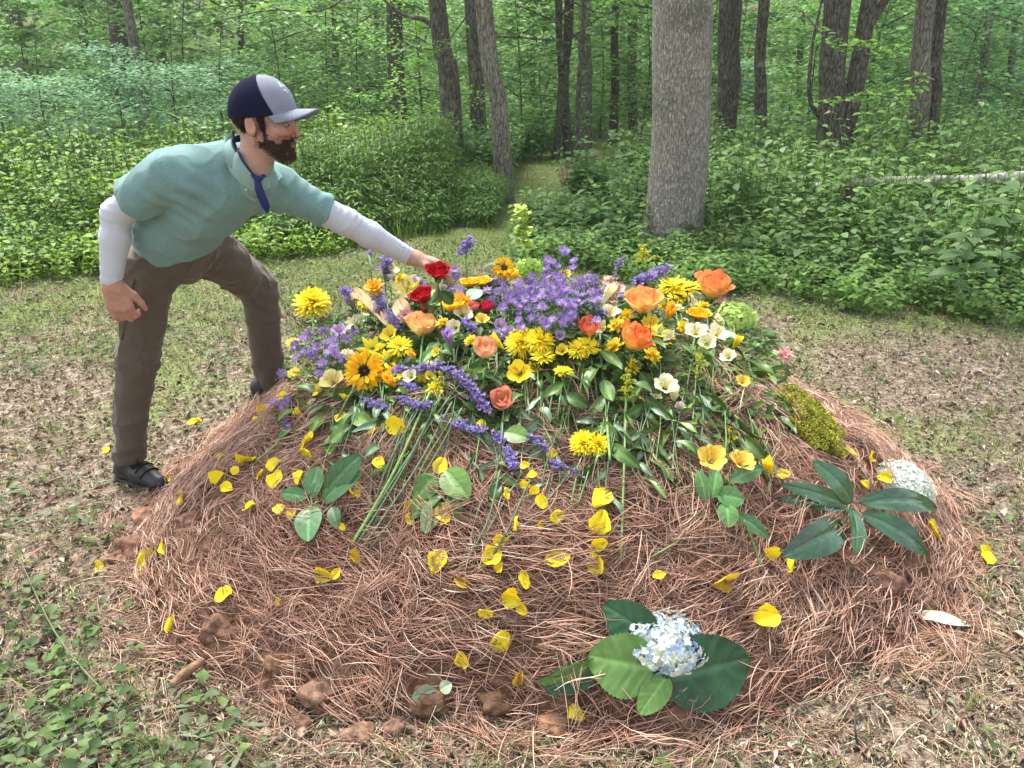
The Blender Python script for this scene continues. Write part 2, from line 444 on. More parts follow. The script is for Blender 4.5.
def build_person():
    root = thing('person', 'bearded man in cap and teal polo shirt bending over the flowers', 'person', (J['hipR'] + J['hipL']) / 2 * (1, 1, 0) + (0, 0, .02))
    O = np.array(root.location)
    def part(name, V, Fc, mat, par=None, col=None):
        mb = MB(); mb.add(V, Fc, (1, 1, 1) if col is None else col)
        return mb.obj(name, mat, par or root, O if par is None else O)
    skin_m = mat_col('skin', rough=.5, spec=.35, nscale=90, namt=.10, bump=.0006, bscale=260)
    # --- body: head and neck, two hands, and a plain body under the clothes, one mesh
    skin = np.array([.38, .235, .180])
    bm = MB()
    V, Fc = surface_nets(lambda Q: head_sdf(Q), (-.125, -.10, -.20), (.125, .10, .13), .0032)
    redd = np.exp(-((V[:, 0] - .10) ** 2 + (V[:, 2] + .03) ** 2) / .0012) + np.exp(-((V[:, 0] + .008) ** 2 + (np.abs(V[:, 1]) - .082) ** 2) / .0006) * .9 + .5 * np.exp(-((V[:, 0] - .06) ** 2 + (V[:, 2] + .02) ** 2) / .0015)
    lip = ((np.abs(V[:, 2] + .064) < .0115) & (V[:, 0] > .084) & (np.abs(V[:, 1]) < .021)).astype(float)
    col = skin + np.outer(redd, [.03, -.03, -.025]) + np.outer(lip, [-.08, -.10, -.07])
    bm.add(frH(V), Fc, np.clip(col, .02, 1))
    s = 1.0
    cR = [(.45, .95, .6), (.5, 1.0, .6), (.5, .95, .6), (.2, .6, .4)]
    DR = np.array([.16, .03, -1.0]); wR = J['wrR']
    fnR = lambda P: hand_sdf(P, wR, DR, (1, .1, 0), (-.25, -1, 0), cR, -.03, s=1.12, prox=J['wrR'] - J['elR'])
    V, Fc = surface_nets(fnR, wR + (-.11, -.10, -.20), wR + (.13, .14, .07), .0042)
    kn = vnoise(V, 45, 4) * .5 + .5
    bm.add(V, Fc, skin * (1, .92, .9) + np.outer(kn, [.03, -.02, -.02]))
    DL = norm([.93, .22, -.24]); wL = J['wrL']
    cL = [(.35, .55, .4), (.45, .6, .4), (.5, .6, .4), (.5, .6, .4)]
    fnL = lambda P: hand_sdf(P, wL, DL, (.15, -1, .1), (.2, -.2, 1), cL, .08, s=1.18, prox=J['wrL'] - J['elL'], thumb=[(.018, .02, -.004), (.050, .045, -.014), (.080, .052, -.03), (.10, .050, -.048)])
    V, Fc = surface_nets(fnL, wL + (-.08, -.12, -.16), wL + (.22, .16, .08), .0042)
    bm.add(V, Fc, skin * (1.05, .98, .98))
    def under(P):
        d = uni([torso(P, -.06), armR_up(P, -.015), armL_up(P, -.015), fore(P, J['elR'], J['wrR'], -.008), fore(P, J['elL'], J['wrL'], -.008), legs(P, -.03), rc(P, frH((-.04, 0, -.10)), J['neck'], .042, .034)], .02)
        return d
    V, Fc = surface_nets(under, (-1.75, 2.40, .10), (-.32, 3.45, 1.42), .016)
    bm.add(V, Fc, skin)
    bm.obj('body', skin_m, root, O)
    # --- trousers
    tro_m = mat_plain('trouser_cloth', (.086, .068, .048), rough=.85, nscale=220, namt=.22, bump=.0008, bscale=500, sheen=.15)
    hA, hB, hC = at(118, 264, 2.90), at(182, 270, 2.74), at(236, 238, 2.97); hN = norm(np.cross(hB - hA, hC - hA)); hN = hN * np.sign(hN[2])
    def tf(P):
        d = legs(P)
        d = smax(d, plane(P, J['ankR'] + (0, 0, -.035), (-.06, .02, -1)), .006)
        lo = plane(P, J['ankL'] + (0, 0, -.03), (0, 0, -1)); lo = np.where(P[:, 0] > -1.27, lo, -1)
        lo = np.where((P[:, 1] > 3.08), lo, -1)
        d = smax(d, lo, .006)
        d = smin(d, torso(P, -.006), .03)
        return smax(d, plane(P, hA, hN) - .05, .01)
    V, Fc = surface_nets(tf, (-1.70, 2.66, .07), (-.94, 3.44, 1.14), .0068)
    Nn = vnorm(V, Fc)
    V = fold_noise(V, Nn, .006, 7, 21, (0, 0, 1)); V = fold_noise(V, Nn, .0080, 10, 25, (.8, .3, .2)); V = fold_noise(V, Nn, .0035, 24, 27, (.7, .3, .5))
    for A_, B_ in ((J['hipR'] + (0, -.1, -.05), J['ankR']), (J['hipL'] + (0, -.1, -.05), J['ankL'])): ax_ = norm(B_ - A_); q_ = np.cross(V - A_, ax_)[:, 0] - .01; V = V - Nn * (.002 * np.exp(-(q_ / .003) ** 2))[:, None]
    for j, a in ((J['kneeR'], .010), (J['kneeL'], .011), (J['ankR'] + (0, 0, .04), .008), (J['hipR'] + (.03, 0, -.05), .011), (J['hipL'] + (.04, .02, -.06), .010)):
        w = np.exp(-np.sum((V - j) ** 2, 1) / .010)
        ph = V[:, 2] * 105 + V[:, 0] * 60 + 3.0 * vnoise(V, 8, 33)
        V = V + Nn * (a * w * (np.sin(ph)) * .6)[:, None]
    trousers = part('trousers', V, Fc, tro_m)
    # seam and zip line on the near thigh
    zb = MB(); p0 = J['hipR'] + (-.035, -.095, -.07); p1 = J['kneeR'] + (-.012, -.082, .10)
    hipd = curve_pts([p0, (p0 + p1) / 2 + (-.004, -.006, 0), p1], 10)
    def push(pts, fn, off):
        out = []
        for p in pts:
            q = np.array(p, float)
            for _ in range(8):
                e = .004; g = np.array([(fn((q + dv)[None])[0] - fn((q - dv)[None])[0]) / (2 * e) for dv in np.eye(3) * e]); q = q - g * (fn(q[None])[0] - off) / max(g @ g, 1e-6)
            out.append(q)
        return np.array(out)
    tube(zb, push(hipd, legs, .004), .0022, (.06, .045, .035), 5); zb.obj('pocket_seam', mat_col('seam_cloth', rough=.8), trousers, O)
    # --- shirt
    sh_m = mat_plain('heather_cloth', (.15, .262, .258), rough=.9, nscale=420, namt=.16, bump=.0007, bscale=700, stretch=(1, 1, .35), sheen=.1)
    hemR = J['shR'] + (J['elR'] - J['shR']) * .66; hemL = J['shL'] + (J['elL'] - J['shL']) * .70
    pel = (J['hipR'] + J['hipL']) / 2
    spine = norm(at(207, 196, 2.77) - pel)
    def sf(P):
        d = torso(P, .010)
        ar = smax(rc(P, J['shR'], J['elR'], .073, .070), plane(P, hemR, (J['elR'] - J['shR'])), .008)
        al = smax(rc(P, J['shL'], J['elL'], .070, .063), plane(P, hemL, (J['elL'] - J['shL'])), .008)
        d = smin(d, ar, .022); d = smin(d, al, .03)
        d = smax(d, -plane(P, hA, hN), .006)
        nk = rc(P, frH((-.04, 0, -.10)), J['neck'] + (-.0, 0, -.0), .058, .058)
        nk = np.maximum(nk, -plane(P, (at(236, 134, 2.70) + at(264, 181, 2.585)) / 2 + (-.006, 0, -.012), J['head'] - (at(236, 134, 2.70) + at(264, 181, 2.585)) / 2))
        d = smax(d, -(nk + .002), .006)
        return d
    V, Fc = surface_nets(sf, (-1.52, 2.42, .82), (-.60, 3.14, 1.50), .0062)
    Nn = vnorm(V, Fc)
    V = fold_noise(V, Nn, .0100, 5, 41, (.75, -.3, .35)); V = fold_noise(V, Nn, .0050, 10, 45, (.5, 0, -.6)); V = fold_noise(V, Nn, .0022, 24, 47, (.6, .2, .5))
    e_ = plane(V, J['shR'] + (.030, 0, .02), (J['elR'] - J['shR'])); V = V - Nn * (.0035 * np.exp(-(e_ / .004) ** 2) * (V[:, 0] < -1.02))[:, None]
    for hm, dd in ((hemR, J['elR'] - J['shR']),): e_ = plane(V, hm, dd) + .022; V = V - Nn * (.0025 * np.exp(-(e_ / .003) ** 2) * (np.linalg.norm(V - hm, axis=1) < .11))[:, None]
    for j, a, k in ((J['shR'] + (.05, -.01, -.09), .012, (70, 0, 90)), (J['shL'] + (-.03, -.03, -.07), .011, (95, 40, -50)), (pel + (-.05, -.1, .09), .008, (15, 0, 120)), (at(205, 215, 2.7), .006, (70, 0, 70)), (hemL + (-.02, 0, .0), .006, (110, 0, -60))):
        w = np.exp(-np.sum((V - j) ** 2, 1) / .012)
        V = V + Nn * (a * w * np.sin(V @ np.array(k) + 2.5 * vnoise(V, 9, 53)) * .55)[:, None]
    shirt = part('polo_shirt', V, Fc, sh_m)
    # collar: a folded band round the neck, open at the front
    def collar_band(name, r0, h0, h1, flare, mat, par, g0, g1, n=44, th=.003, drop=0.0):
        Bk, Fp = at(236, 134, 2.70), at(264, 181, 2.585); c = (Bk + Fp) / 2; Fr = norm(Fp - Bk); up = frH((0, 0, .0)) - c; up = norm(up - Fr * (up @ Fr)); Lf = np.cross(up, Fr)
        mb = MB(); a = np.linspace(g0, g1, n)
        rows = []
        for s_, h_ in ((0, h0), (.5, (h0 + h1) / 2 + .004), (1, h1)):
            rr = r0 + flare * s_
            pts = c + np.cos(a)[:, None] * Fr * rr * 1.05 + np.sin(a)[:, None] * Lf * rr + up * (h_ - drop * (np.cos(a)[:, None] * .5 + .5) * (1 + s_))
            rows.append(pts)
        rows = np.array(rows); cen = c
        outw = norm(rows - (cen + up * ((rows - cen) @ up)[..., None]))
        Vv = np.concatenate([(rows).reshape(-1, 3), (rows + outw * th).reshape(-1, 3)])
        f = gridf(3, n); g = f[:, ::-1] + 3 * n
        i = np.arange(n - 1); e1 = np.stack([i, i + 1, i + 1 + 3 * n, i + 3 * n], 1); b = 2 * n; e2 = np.stack([b + i + 1, b + i, b + i + 3 * n, b + i + 1 + 3 * n], 1)
        e3 = np.array([[0, 3 * n, 4 * n, n], [n, 4 * n, 5 * n, 2 * n]]); e4 = e3 + n - 1
        mb.add(Vv, [np.concatenate([f, g, e1, e2, e3, e4])], (.2, .2, .2))
        return mb.obj(name, mat, par, O)
    col_m = mat_plain('collar_cloth', (.20, .32, .29), rough=.9, nscale=400, namt=.12)
    collar_band('collar', .068, .030, -.012, .014, col_m, shirt, .35, 2 * math.pi - .35, drop=.004)
    navy = mat_plain('navy_cloth', (.012, .016, .055), rough=.8, nscale=150, namt=.35, bump=.0006, bscale=300)
    collar_band('collar_lining', .0635, .034, .0, .001, navy, shirt, .0, 2 * math.pi, drop=.004)
    def front_of(px, py, off=.006):
        d_ = ray(px, py); t_ = np.linspace(2.2, 3.1, 700)[:, None]; P_ = d_ * t_ + (0, 0, CAMZ)
        f_ = np.minimum(rc(P_, frH((-.022, 0, -.055)), frH((-.050, 0, -.16)), .055, .056), np.minimum(sf(P_), rc(P_, frH((-.04, 0, -.10)), J['neck'], .050, .052))); k_ = np.argmax(f_ < off) if (f_ < off).any() else int(np.argmin(f_)); return P_[k_]
    A_ = [front_of(*q) for q in ((233, 132), (234, 142), (238, 153), (245, 165), (256, 177), (267, 177), (276, 167))]; B_ = [front_of(*q) for q in ((224, 137), (225, 148), (227, 161), (233, 175), (252, 191), (269, 189), (283, 177))]
    A_, B_ = curve_pts(A_, 28), curve_pts(B_, 28); cb = MB(); rows = []
    for s_ in np.linspace(0, 1, 6): rows.append(A_ * (1 - s_) + B_ * s_ + np.array([0, -.007, .003]) * math.sin(s_ * math.pi * .8))
    rows = np.array(rows); cb.add(np.concatenate([rows.reshape(-1, 3), (rows + (0, .005, 0)).reshape(-1, 3)]), [np.concatenate([gridf(6, 28), gridf(6, 28)[:, ::-1] + 168])], (.2, .3, .3)); cb.obj('collar_flap', col_m, shirt, O)
    lb_ = MB(); tube(lb_, A_[:22] + (.002, -.002, .001), .0036, (.02, .02, .08), 6); lb_.obj('collar_lining', navy, shirt, O)
    # placket with buttons
    pk = MB(); a0 = at(243, 172, 2.60); a1 = at(256, 196, 2.64)
    pts = push(curve_pts([a0, (a0 + a1) / 2, a1], 8), sf, .0035)
    wdir = norm(np.cross(pts[-1] - pts[0], [.4, -.9, 0]))
    Vp = np.concatenate([pts + wdir * .013, pts - wdir * .013, pts + wdir * .013 + (.003, -.004, 0), pts - wdir * .013 + (.003, -.004, 0)])
    n = 8; i = np.arange(n - 1)
    pk.add(Vp, [np.concatenate([np.stack([2 * n + i, 3 * n + i, 3 * n + i + 1, 2 * n + i + 1], 1), np.stack([i, 2 * n + i, 2 * n + i + 1, i + 1], 1), np.stack([n + i, n + i + 1, 3 * n + i + 1, 3 * n + i], 1)])], (.2, .3, .3))
    pk.obj('placket', col_m, shirt, O)
    bt_m = mat_plain('button_shell', (.75, .75, .70), rough=.3, spec=.5)
    for t in (1, 4):
        b = MB(); q = pts[t] + (.004, -.008, 0); tube(b, [q, q + (.0012, -.0022, 0)], .0042, (.7, .7, .7), 10); b.obj('button', bt_m, shirt, q)
    # neckerchief hanging from the neck
    nb = MB(); k0 = front_of(257, 179, .016)
    tube(nb, [k0 + (-.016, 0, .014), k0, k0 + (.010, -.002, .001), k0 + (.024, .006, .012)], [.004, .009, .009, .004], (.02, .02, .2), 8, 12)
    P1 = curve_pts([k0, k0 + (.006, -.008, -.035), k0 + (.017, -.006, -.075), k0 + (.021, 0, -.108)], 10)
    w = np.interp(np.linspace(0, 1, 10), [0, .3, .75, 1], [.008, .014, .015, .002])
    Vt = np.concatenate([P1 + np.outer(w, (.9, .35, 0)), P1 + np.outer(w * .1, (0, -1, 0)) + (0, -.006, 0), P1 - np.outer(w, (.9, .35, 0)), P1 + (0, .004, 0)]).reshape(4, 10, 3).transpose(1, 0, 2).reshape(-1, 3)
    nb.add(Vt, [gridf(10, 4, True)], (.02, .02, .2))
    nb.obj('neckerchief', mat_plain('royal_cloth', (.012, .018, .10), rough=.75, nscale=120, namt=.4, bump=.001, bscale=160), root, O)
    # --- arm sleeves (pale stretch fabric)
    sl_m = mat_plain('sleeve_cloth', (.46, .49, .55), rough=.75, nscale=300, namt=.06, bump=.0004, bscale=600)
    for s1, e1, w1, fn in ((J['shR'], J['elR'], J['wrR'], armR_up), (J['shL'], J['elL'], J['wrL'], armL_up)):
        g = .004
        def slf(P):
            d = smin(fn(P, g), fore(P, e1, w1, g + .001), .02)
            d = smax(d, plane(P, w1 + (w1 - e1) * .02, w1 - e1), .004)
            return smax(d, -plane(P, s1 + (e1 - s1) * .42, e1 - s1), .004)
        lo = np.minimum(np.minimum(s1, e1), w1) - .09; hi = np.maximum(np.maximum(s1, e1), w1) + .09
        V, Fc = surface_nets(slf, lo, hi, .0052)
        Nn = vnorm(V, Fc); 
        for q, am in ((e1, .005), (w1 - (w1 - e1) * .10, .0035)):
            wq = np.exp(-np.sum((V - q) ** 2, 1) / .0045); V = V + Nn * (am * wq * np.sin(V @ norm(w1 - e1) * 260 + 5 * vnoise(V, 11, 61)) * .35)[:, None]
        V = fold_noise(V, Nn, .0022, 12, 66, w1 - e1)
        part('arm_sleeve', V, Fc, sl_m)
    # --- hair, beard, eyebrows, eyes
    hb = MB()
    def hair_f(Q):
        base = np.minimum(head_sdf(Q), 9) - .0045 - .002 * vnoise(Q, 160, 3)
        x, y, z = Q[:, 0], np.abs(Q[:, 1]), Q[:, 2]
        cut = np.maximum(z - .024, x - .022)
        cut = np.maximum(cut, -(z + .026 + .10 * (x + .10)))
        cut = np.maximum(cut, -(np.hypot((x + .014), (z + .008) * .72) - .029) * (y > .06))      # free the ear
        cut = np.maximum(cut, np.where((x > -.03) & (z < -.015), .01, -1))
        return smax(base, cut, .004)
    V, Fc = surface_nets(hair_f, (-.13, -.10, -.11), (.05, .10, .06), .0032)
    hair_m = mat_col('dark_hair', rough=.55, spec=.3, nscale=400, namt=.5, bump=.002, bscale=500)
    def strands(mb, V, Fc, n, ln, col, seed, sweep):
        r = np.random.default_rng(seed); Nn = vnorm(V, Fc); k = r.integers(0, len(V), n)
        d = norm(Nn[k] * .6 + np.asarray(sweep) + r.normal(0, .35, (n, 3)))
        sd = norm(np.cross(d, r.normal(0, 1, (n, 3)))); L = ln * (.6 + .8 * r.random(n))[:, None]
        p = V[k]; w = .0009
        A = np.stack([p - sd * w, p + sd * w, p + d * L * .6 + sd * w * .7 + np.asarray(sweep) * .001, p + d * L + np.asarray(sweep) * .002], 1).reshape(-1, 3)
        mb.add(A, [np.arange(4 * n).reshape(-1, 4)], np.repeat(pal(col, n, r, .3), 4, 0))
    hcol = [(.030, .017, .011), (.052, .028, .016), (.022, .013, .010)]
    hb.add(V, Fc, (.032, .019, .013)); strands(hb, V, Fc, 5000, .010, hcol, 5, (-.3, 0, -.5))
    hb.V = [frH(v) for v in hb.V]; hb.obj('hair', hair_m, root, O)
    bb = MB()
    def beard_f(Q):
        x, y, z = Q[:, 0], np.abs(Q[:, 1]), Q[:, 2]
        base = head_sdf(Q) - .0008 - .0014 * vnoise(Q, 170, 8)
        line = z - (-.047 - .12 * (x - .02) + .012 * vnoise(Q, 70, 2))            # cheek line
        side = np.maximum(np.abs(x - .020) - .0065, z - .030)                        # sideburn
        mous = np.maximum(np.maximum(z + .045, -(z + .058)), -(x - .07))
        reg = np.minimum(np.minimum(np.maximum(line, -(x + .0)), side), mous)
        reg = np.maximum(reg, -(z + .112 - .62 * (x - .075) * (x < .075)) + .006 * vnoise(Q, 70, 12))
        mouth = el(Q * (1, 1, 1), (.096, 0, -.0645), (.022, .023, .0105))
        reg = np.maximum(reg, -mouth); reg = np.maximum(reg, np.where(z < -.07, (.016 + (-.074 - z) * 1.0) - x, -1))
        return smax(base, reg, .003)
    V, Fc = surface_nets(beard_f, (-.02, -.09, -.15), (.125, .09, .04), .0030)
    bb.add(V, Fc, (.045, .026, .019)); strands(bb, V, Fc, 9000, .007, [(.055, .030, .020), (.030, .017, .012), (.09, .046, .028)], 6, (.15, 0, -.7))
    Vh, Fh = surface_nets(lambda Q: head_sdf(Q), (-.03, -.09, -.14), (.12, .09, .04), .0036); d_ = np.abs(beard_f(Vh)); ok_ = np.where((beard_f(Vh) < .014) & (Vh[:, 2] < .012))[0]
    Nh = vnorm(Vh, Fh); rr_ = np.random.default_rng(9); k_ = rr_.choice(ok_, 6500); dd = norm(Nh[k_] * .5 + (.1, 0, -.7) + rr_.normal(0, .4, (6500, 3))); sd_ = norm(np.cross(dd, rr_.normal(0, 1, (6500, 3)))) * .0006; ln_ = rr_.uniform(.002, .006, (6500, 1)); p_ = Vh[k_] + rr_.normal(0, .0015, (6500, 3)) + Nh[k_] * .0006
    bb.add(np.stack([p_ - sd_, p_ + sd_, p_ + dd * ln_], 1).reshape(-1, 3), [np.arange(6500 * 3).reshape(-1, 3)], np.repeat(pal([(.05, .028, .02), (.09, .05, .035)], 6500, rr_, .2), 3, 0))
    bb.V = [frH(v) for v in bb.V]; bb.obj('beard', hair_m, root, O)
    for sgn in (-1, 1):
        e = MB(); th, ph = np.meshgrid(np.linspace(0, math.pi, 12), np.linspace(0, 2 * math.pi, 17)[:-1], indexing='ij')
        Vs = np.stack([np.cos(th), np.sin(th) * np.cos(ph), np.sin(th) * np.sin(ph)], -1).reshape(-1, 3)
        cc = np.where(Vs[:, :1] > .90, np.array([[.01, .008, .006]]), np.where(Vs[:, :1] > .72, np.array([[.06, .035, .02]]), np.array([[.30, .26, .24]])))
        c = np.array([.080, sgn * .032, .001]); e.add(frH(c + Vs * .0115), gridf(12, 16, True), cc)
        e.obj('eye', mat_col('eye_gloss', rough=.1, spec=.6, namt=.0), root, frH(c))
        for nm, z0, rr, cl in (('eyelid', .0055, .0048, skin * .85), ('eyelid', -.009, .0035, skin * .85), ('eyebrow', .025, .0052, np.array([.04, .022, .015]))):
            b = MB(); q = [frH((.094 - k * k * .016, sgn * (.032 + k * .017), z0 - .35 * abs(z0) * k * k)) for k in (-1, -.5, 0, .5, 1)]
            tube(b, q, [rr * .4, rr, rr, rr, rr * .3], cl, 7, 9); b.obj(nm, hair_m if nm == 'eyebrow' else skin_m, root, q[2])
    # --- cap
    grey = mat_plain('cap_grey_cloth', (.19, .205, .26), rough=.9, nscale=700, namt=.25, bump=.0005, bscale=900)
    cnavy = mat_plain('cap_navy_cloth', (.008, .010, .028), rough=1.0, spec=.08, nscale=300, namt=.3, bump=.0006, bscale=600)
    CT = frame((1, 0, -.04), (0, 0, 1)); CC = np.array([-.012, 0, .026])
    def cap_sh(Q, o=0.0):
        d = el(Q, CC, (.107 + o, .092 + o, .108 + o)); d = smin(d, el(Q, CC + (.012, 0, .018), (.090 + o, .079 + o, .090 + o)), .02)
        return d
    seam = lambda Q: (Q[:, 0] - .000) * .90 + (Q[:, 2] - .135) * .36
    def cap_f(front):
        def f(Q):
            d = cap_sh(Q); d = np.maximum(d, -cap_sh(Q, -.006))
            d = np.maximum(d, -(Q[:, 2] - .014 + .05 * (Q[:, 0] - .0)))
            s_ = seam(Q); gro = .0012 * np.exp(-(s_ / .002) ** 2) + .0010 * np.exp(-(Q[:, 1] / .0018) ** 2)
            d = d + gro
            return np.maximum(d, -s_ if front else s_ + .0005)
        return f
    capth = MB(); V, Fc = surface_nets(cap_f(False), (-.135, -.11, .0), (.12, .11, .15), .0026); capth.add(frC(V), Fc, (0, 0, 0))
    cap = capth.obj('cap', cnavy, root, O)
    cp = MB(); V, Fc = surface_nets(cap_f(True), (-.10, -.11, .0), (.13, .11, .15), .0026); cp.add(frC(V), Fc, (0, 0, 0)); cp.obj('front_panel', grey, cap, O)
    br = MB(); nu, nv = 25, 12
    u, v = np.meshgrid(np.linspace(-1, 1, nu), np.linspace(0, 1, nv), indexing='ij')
    ya = .083 * u; x0 = -.014 + .100 * np.sqrt(np.clip(1 - (ya / .094) ** 2, 0, 1)); x1 = .05 + .118 * np.clip(1 - np.abs(u) ** 2.6, 0, 1) ** .5
    x1 = np.maximum(x1, x0); xx = x0 + (x1 - x0) * v
    zz = .027 - .027 * u ** 2 * (.45 + .55 * v) - .008 * v
    top = np.stack([xx, ya, zz], -1).reshape(-1, 3); bot = top - (0, 0, .0045)
    f = gridf(nu, nv); i = np.arange(nu - 1); j = np.arange(nv - 1); K = nu * nv
    e1 = np.stack([i * nv + nv - 1, (i + 1) * nv + nv - 1, (i + 1) * nv + nv - 1 + K, i * nv + nv - 1 + K], 1)
    e2 = np.stack([j, j + 1, j + 1 + K, j + K], 1); b0 = (nu - 1) * nv; e3 = np.stack([b0 + j + 1, b0 + j, b0 + j + K, b0 + j + 1 + K], 1)
    br.add(frC(np.vstack([top, bot])), [np.concatenate([f, f[:, ::-1] + K, e1, e2, e3])], (0, 0, 0)); brim = br.obj('brim', grey, cap, O)
    bu = MB(); q = CC + (.002, 0, .105); th, ph = np.meshgrid(np.linspace(0, math.pi, 7), np.linspace(0, 2 * math.pi, 13)[:-1], indexing='ij')
    Vs = np.stack([np.sin(th) * np.cos(ph), np.sin(th) * np.sin(ph), np.cos(th)], -1).reshape(-1, 3)
    bu.add(frC(q + Vs * (.009, .009, .004)), gridf(7, 12, True), (0, 0, 0)); bu.obj('button', grey, cap, frC(q))
    em = MB()                                                    # small pale embroidered mark on the front panels
    for (cy, cz, ry, rz, an) in ((-.020, .104, .002, .008, .3), (-.026, .098, .002, .006, -.5), (-.014, .097, .002, .006, .9), (-.024, .084, .006, .0015, .1), (-.020, .078, .004, .0013, .1)):
        Q = []
        for a in np.linspace(0, 2 * math.pi, 13)[:-1]:
            y0, z0 = ry * math.cos(a), rz * math.sin(a); y1 = cy + y0 * math.cos(an) - z0 * math.sin(an); z1 = cz + y0 * math.sin(an) + z0 * math.cos(an)
            xs = np.linspace(.02, .13, 120); d_ = cap_sh(np.stack([xs, np.full(120, y1), np.full(120, z1)], 1)); Q.append((xs[np.argmin(np.abs(d_))] + .0012, y1, z1))
        Q = np.array(Q); Q = np.vstack([Q, Q.mean(0) + (.001, 0, 0)]); k = np.arange(12)
        em.add(frC(Q), [np.stack([k, (k + 1) % 12, np.full(12, 12)], 1)], (0, 0, 0))
    em.obj('emblem', mat_plain('white_thread', (.75, .76, .8), rough=.7), cap, O)
    # --- shoes
    upm = mat_plain('shoe_leather', (.014, .014, .016), rough=.45, spec=.5, nscale=80, namt=.5, bump=.001, bscale=250)
    som = mat_plain('shoe_rubber', (.045, .045, .030), rough=.8, nscale=60, namt=.4, bump=.002, bscale=120)
    lam = mat_plain('lace_cord', (.012, .012, .012), rough=.8)
    for ank, D, zg in ((J['ankR'], norm([.88, -.48, 0]), .0), (J['ankL'], norm([.85, .5, 0]), .0)):
        ank = ank.copy(); so = float(surf(ank[0] + D[0] * .08, ank[1] + D[1] * .08)) + .004
        if ank is not J['ankR'] and ank[2] > .2: so = max(so, ank[2] - .13)
        base = np.array([ank[0], ank[1], so]); S = np.cross([0, 0, 1], D); M = np.stack([D, S, [0, 0, 1]], 1)
        H_ = ank[2] - so
        def up_f(P):
            Q = (P - base) @ M; Q = Q * (1, 1, 1)
            d = rc(Q, (-.045, 0, .045), (.075, 0, .050), .042, .044)
            d = smin(d, rc(Q, (.075, 0, .046), (.165, -.004, .034), .044, .036), .03)
            d = smin(d, rc(Q, (-.02, 0, .06), (-.005, 0, H_ + .01), .046, .047), .03)
            d = smax(d, -(Q[:, 2] - .018), .006)
            toe = np.exp(-((Q[:, 0] - .105) / .004) ** 2) * .0015
            return d + toe
        ex = .24
        V, Fc = surface_nets(up_f, base + (-ex, -ex, -.01), base + (ex, ex, H_ + .07), .0052); shoe = part('shoe', V, Fc, upm)
        def so_f(P):
            Q = (P - base) @ M; q = Q * (1, 1, 0)
            d2 = np.minimum(rc(q, (-.048, 0, 0), (.06, 0, 0), .047, .046), rc(q, (.06, 0, 0), (.165, -.004, 0), .047, .040))
            tread = .003 * (np.sin(Q[:, 0] * 420) > .2) * (Q[:, 2] < .009)
            return smax(d2 + tread, np.abs(Q[:, 2] - .010 - .012 * np.clip((Q[:, 0] - .12) / .08, 0, 1)) - .013, .004)
        V, Fc = surface_nets(so_f, base + (-ex, -ex, -.02), base + (ex, ex, .05), .0045); part('sole', V, Fc, som, shoe)
        for k in range(4):
            lb = MB(); x = .045 + k * .018; z = .096 - k * .012 + (H_ - .13) * .0
            pts = [base + M @ np.array([x, y_, z - abs(y_) * 9 * abs(y_)]) for y_ in (-.026, -.012, 0, .012, .026)]
            tube(lb, push(np.array(pts), up_f, .0035), .003, (.01, .01, .01), 6, 9); lb.obj('lace', lam, shoe, base)
        lb = MB(); kk = push(np.array([base + M @ np.array([.052, 0, .10])]), up_f, .005)[0]
        tube(lb, [kk, kk + D * .02 + S * -.015 + (0, 0, .018), kk + D * .035 + S * -.03 + (0, 0, .002), kk + D * .015 + S * -.02 + (0, 0, -.008), kk], .002, (.01, .01, .01), 6, 16); lb.obj('lace_loop', lam, shoe, base)
    return root
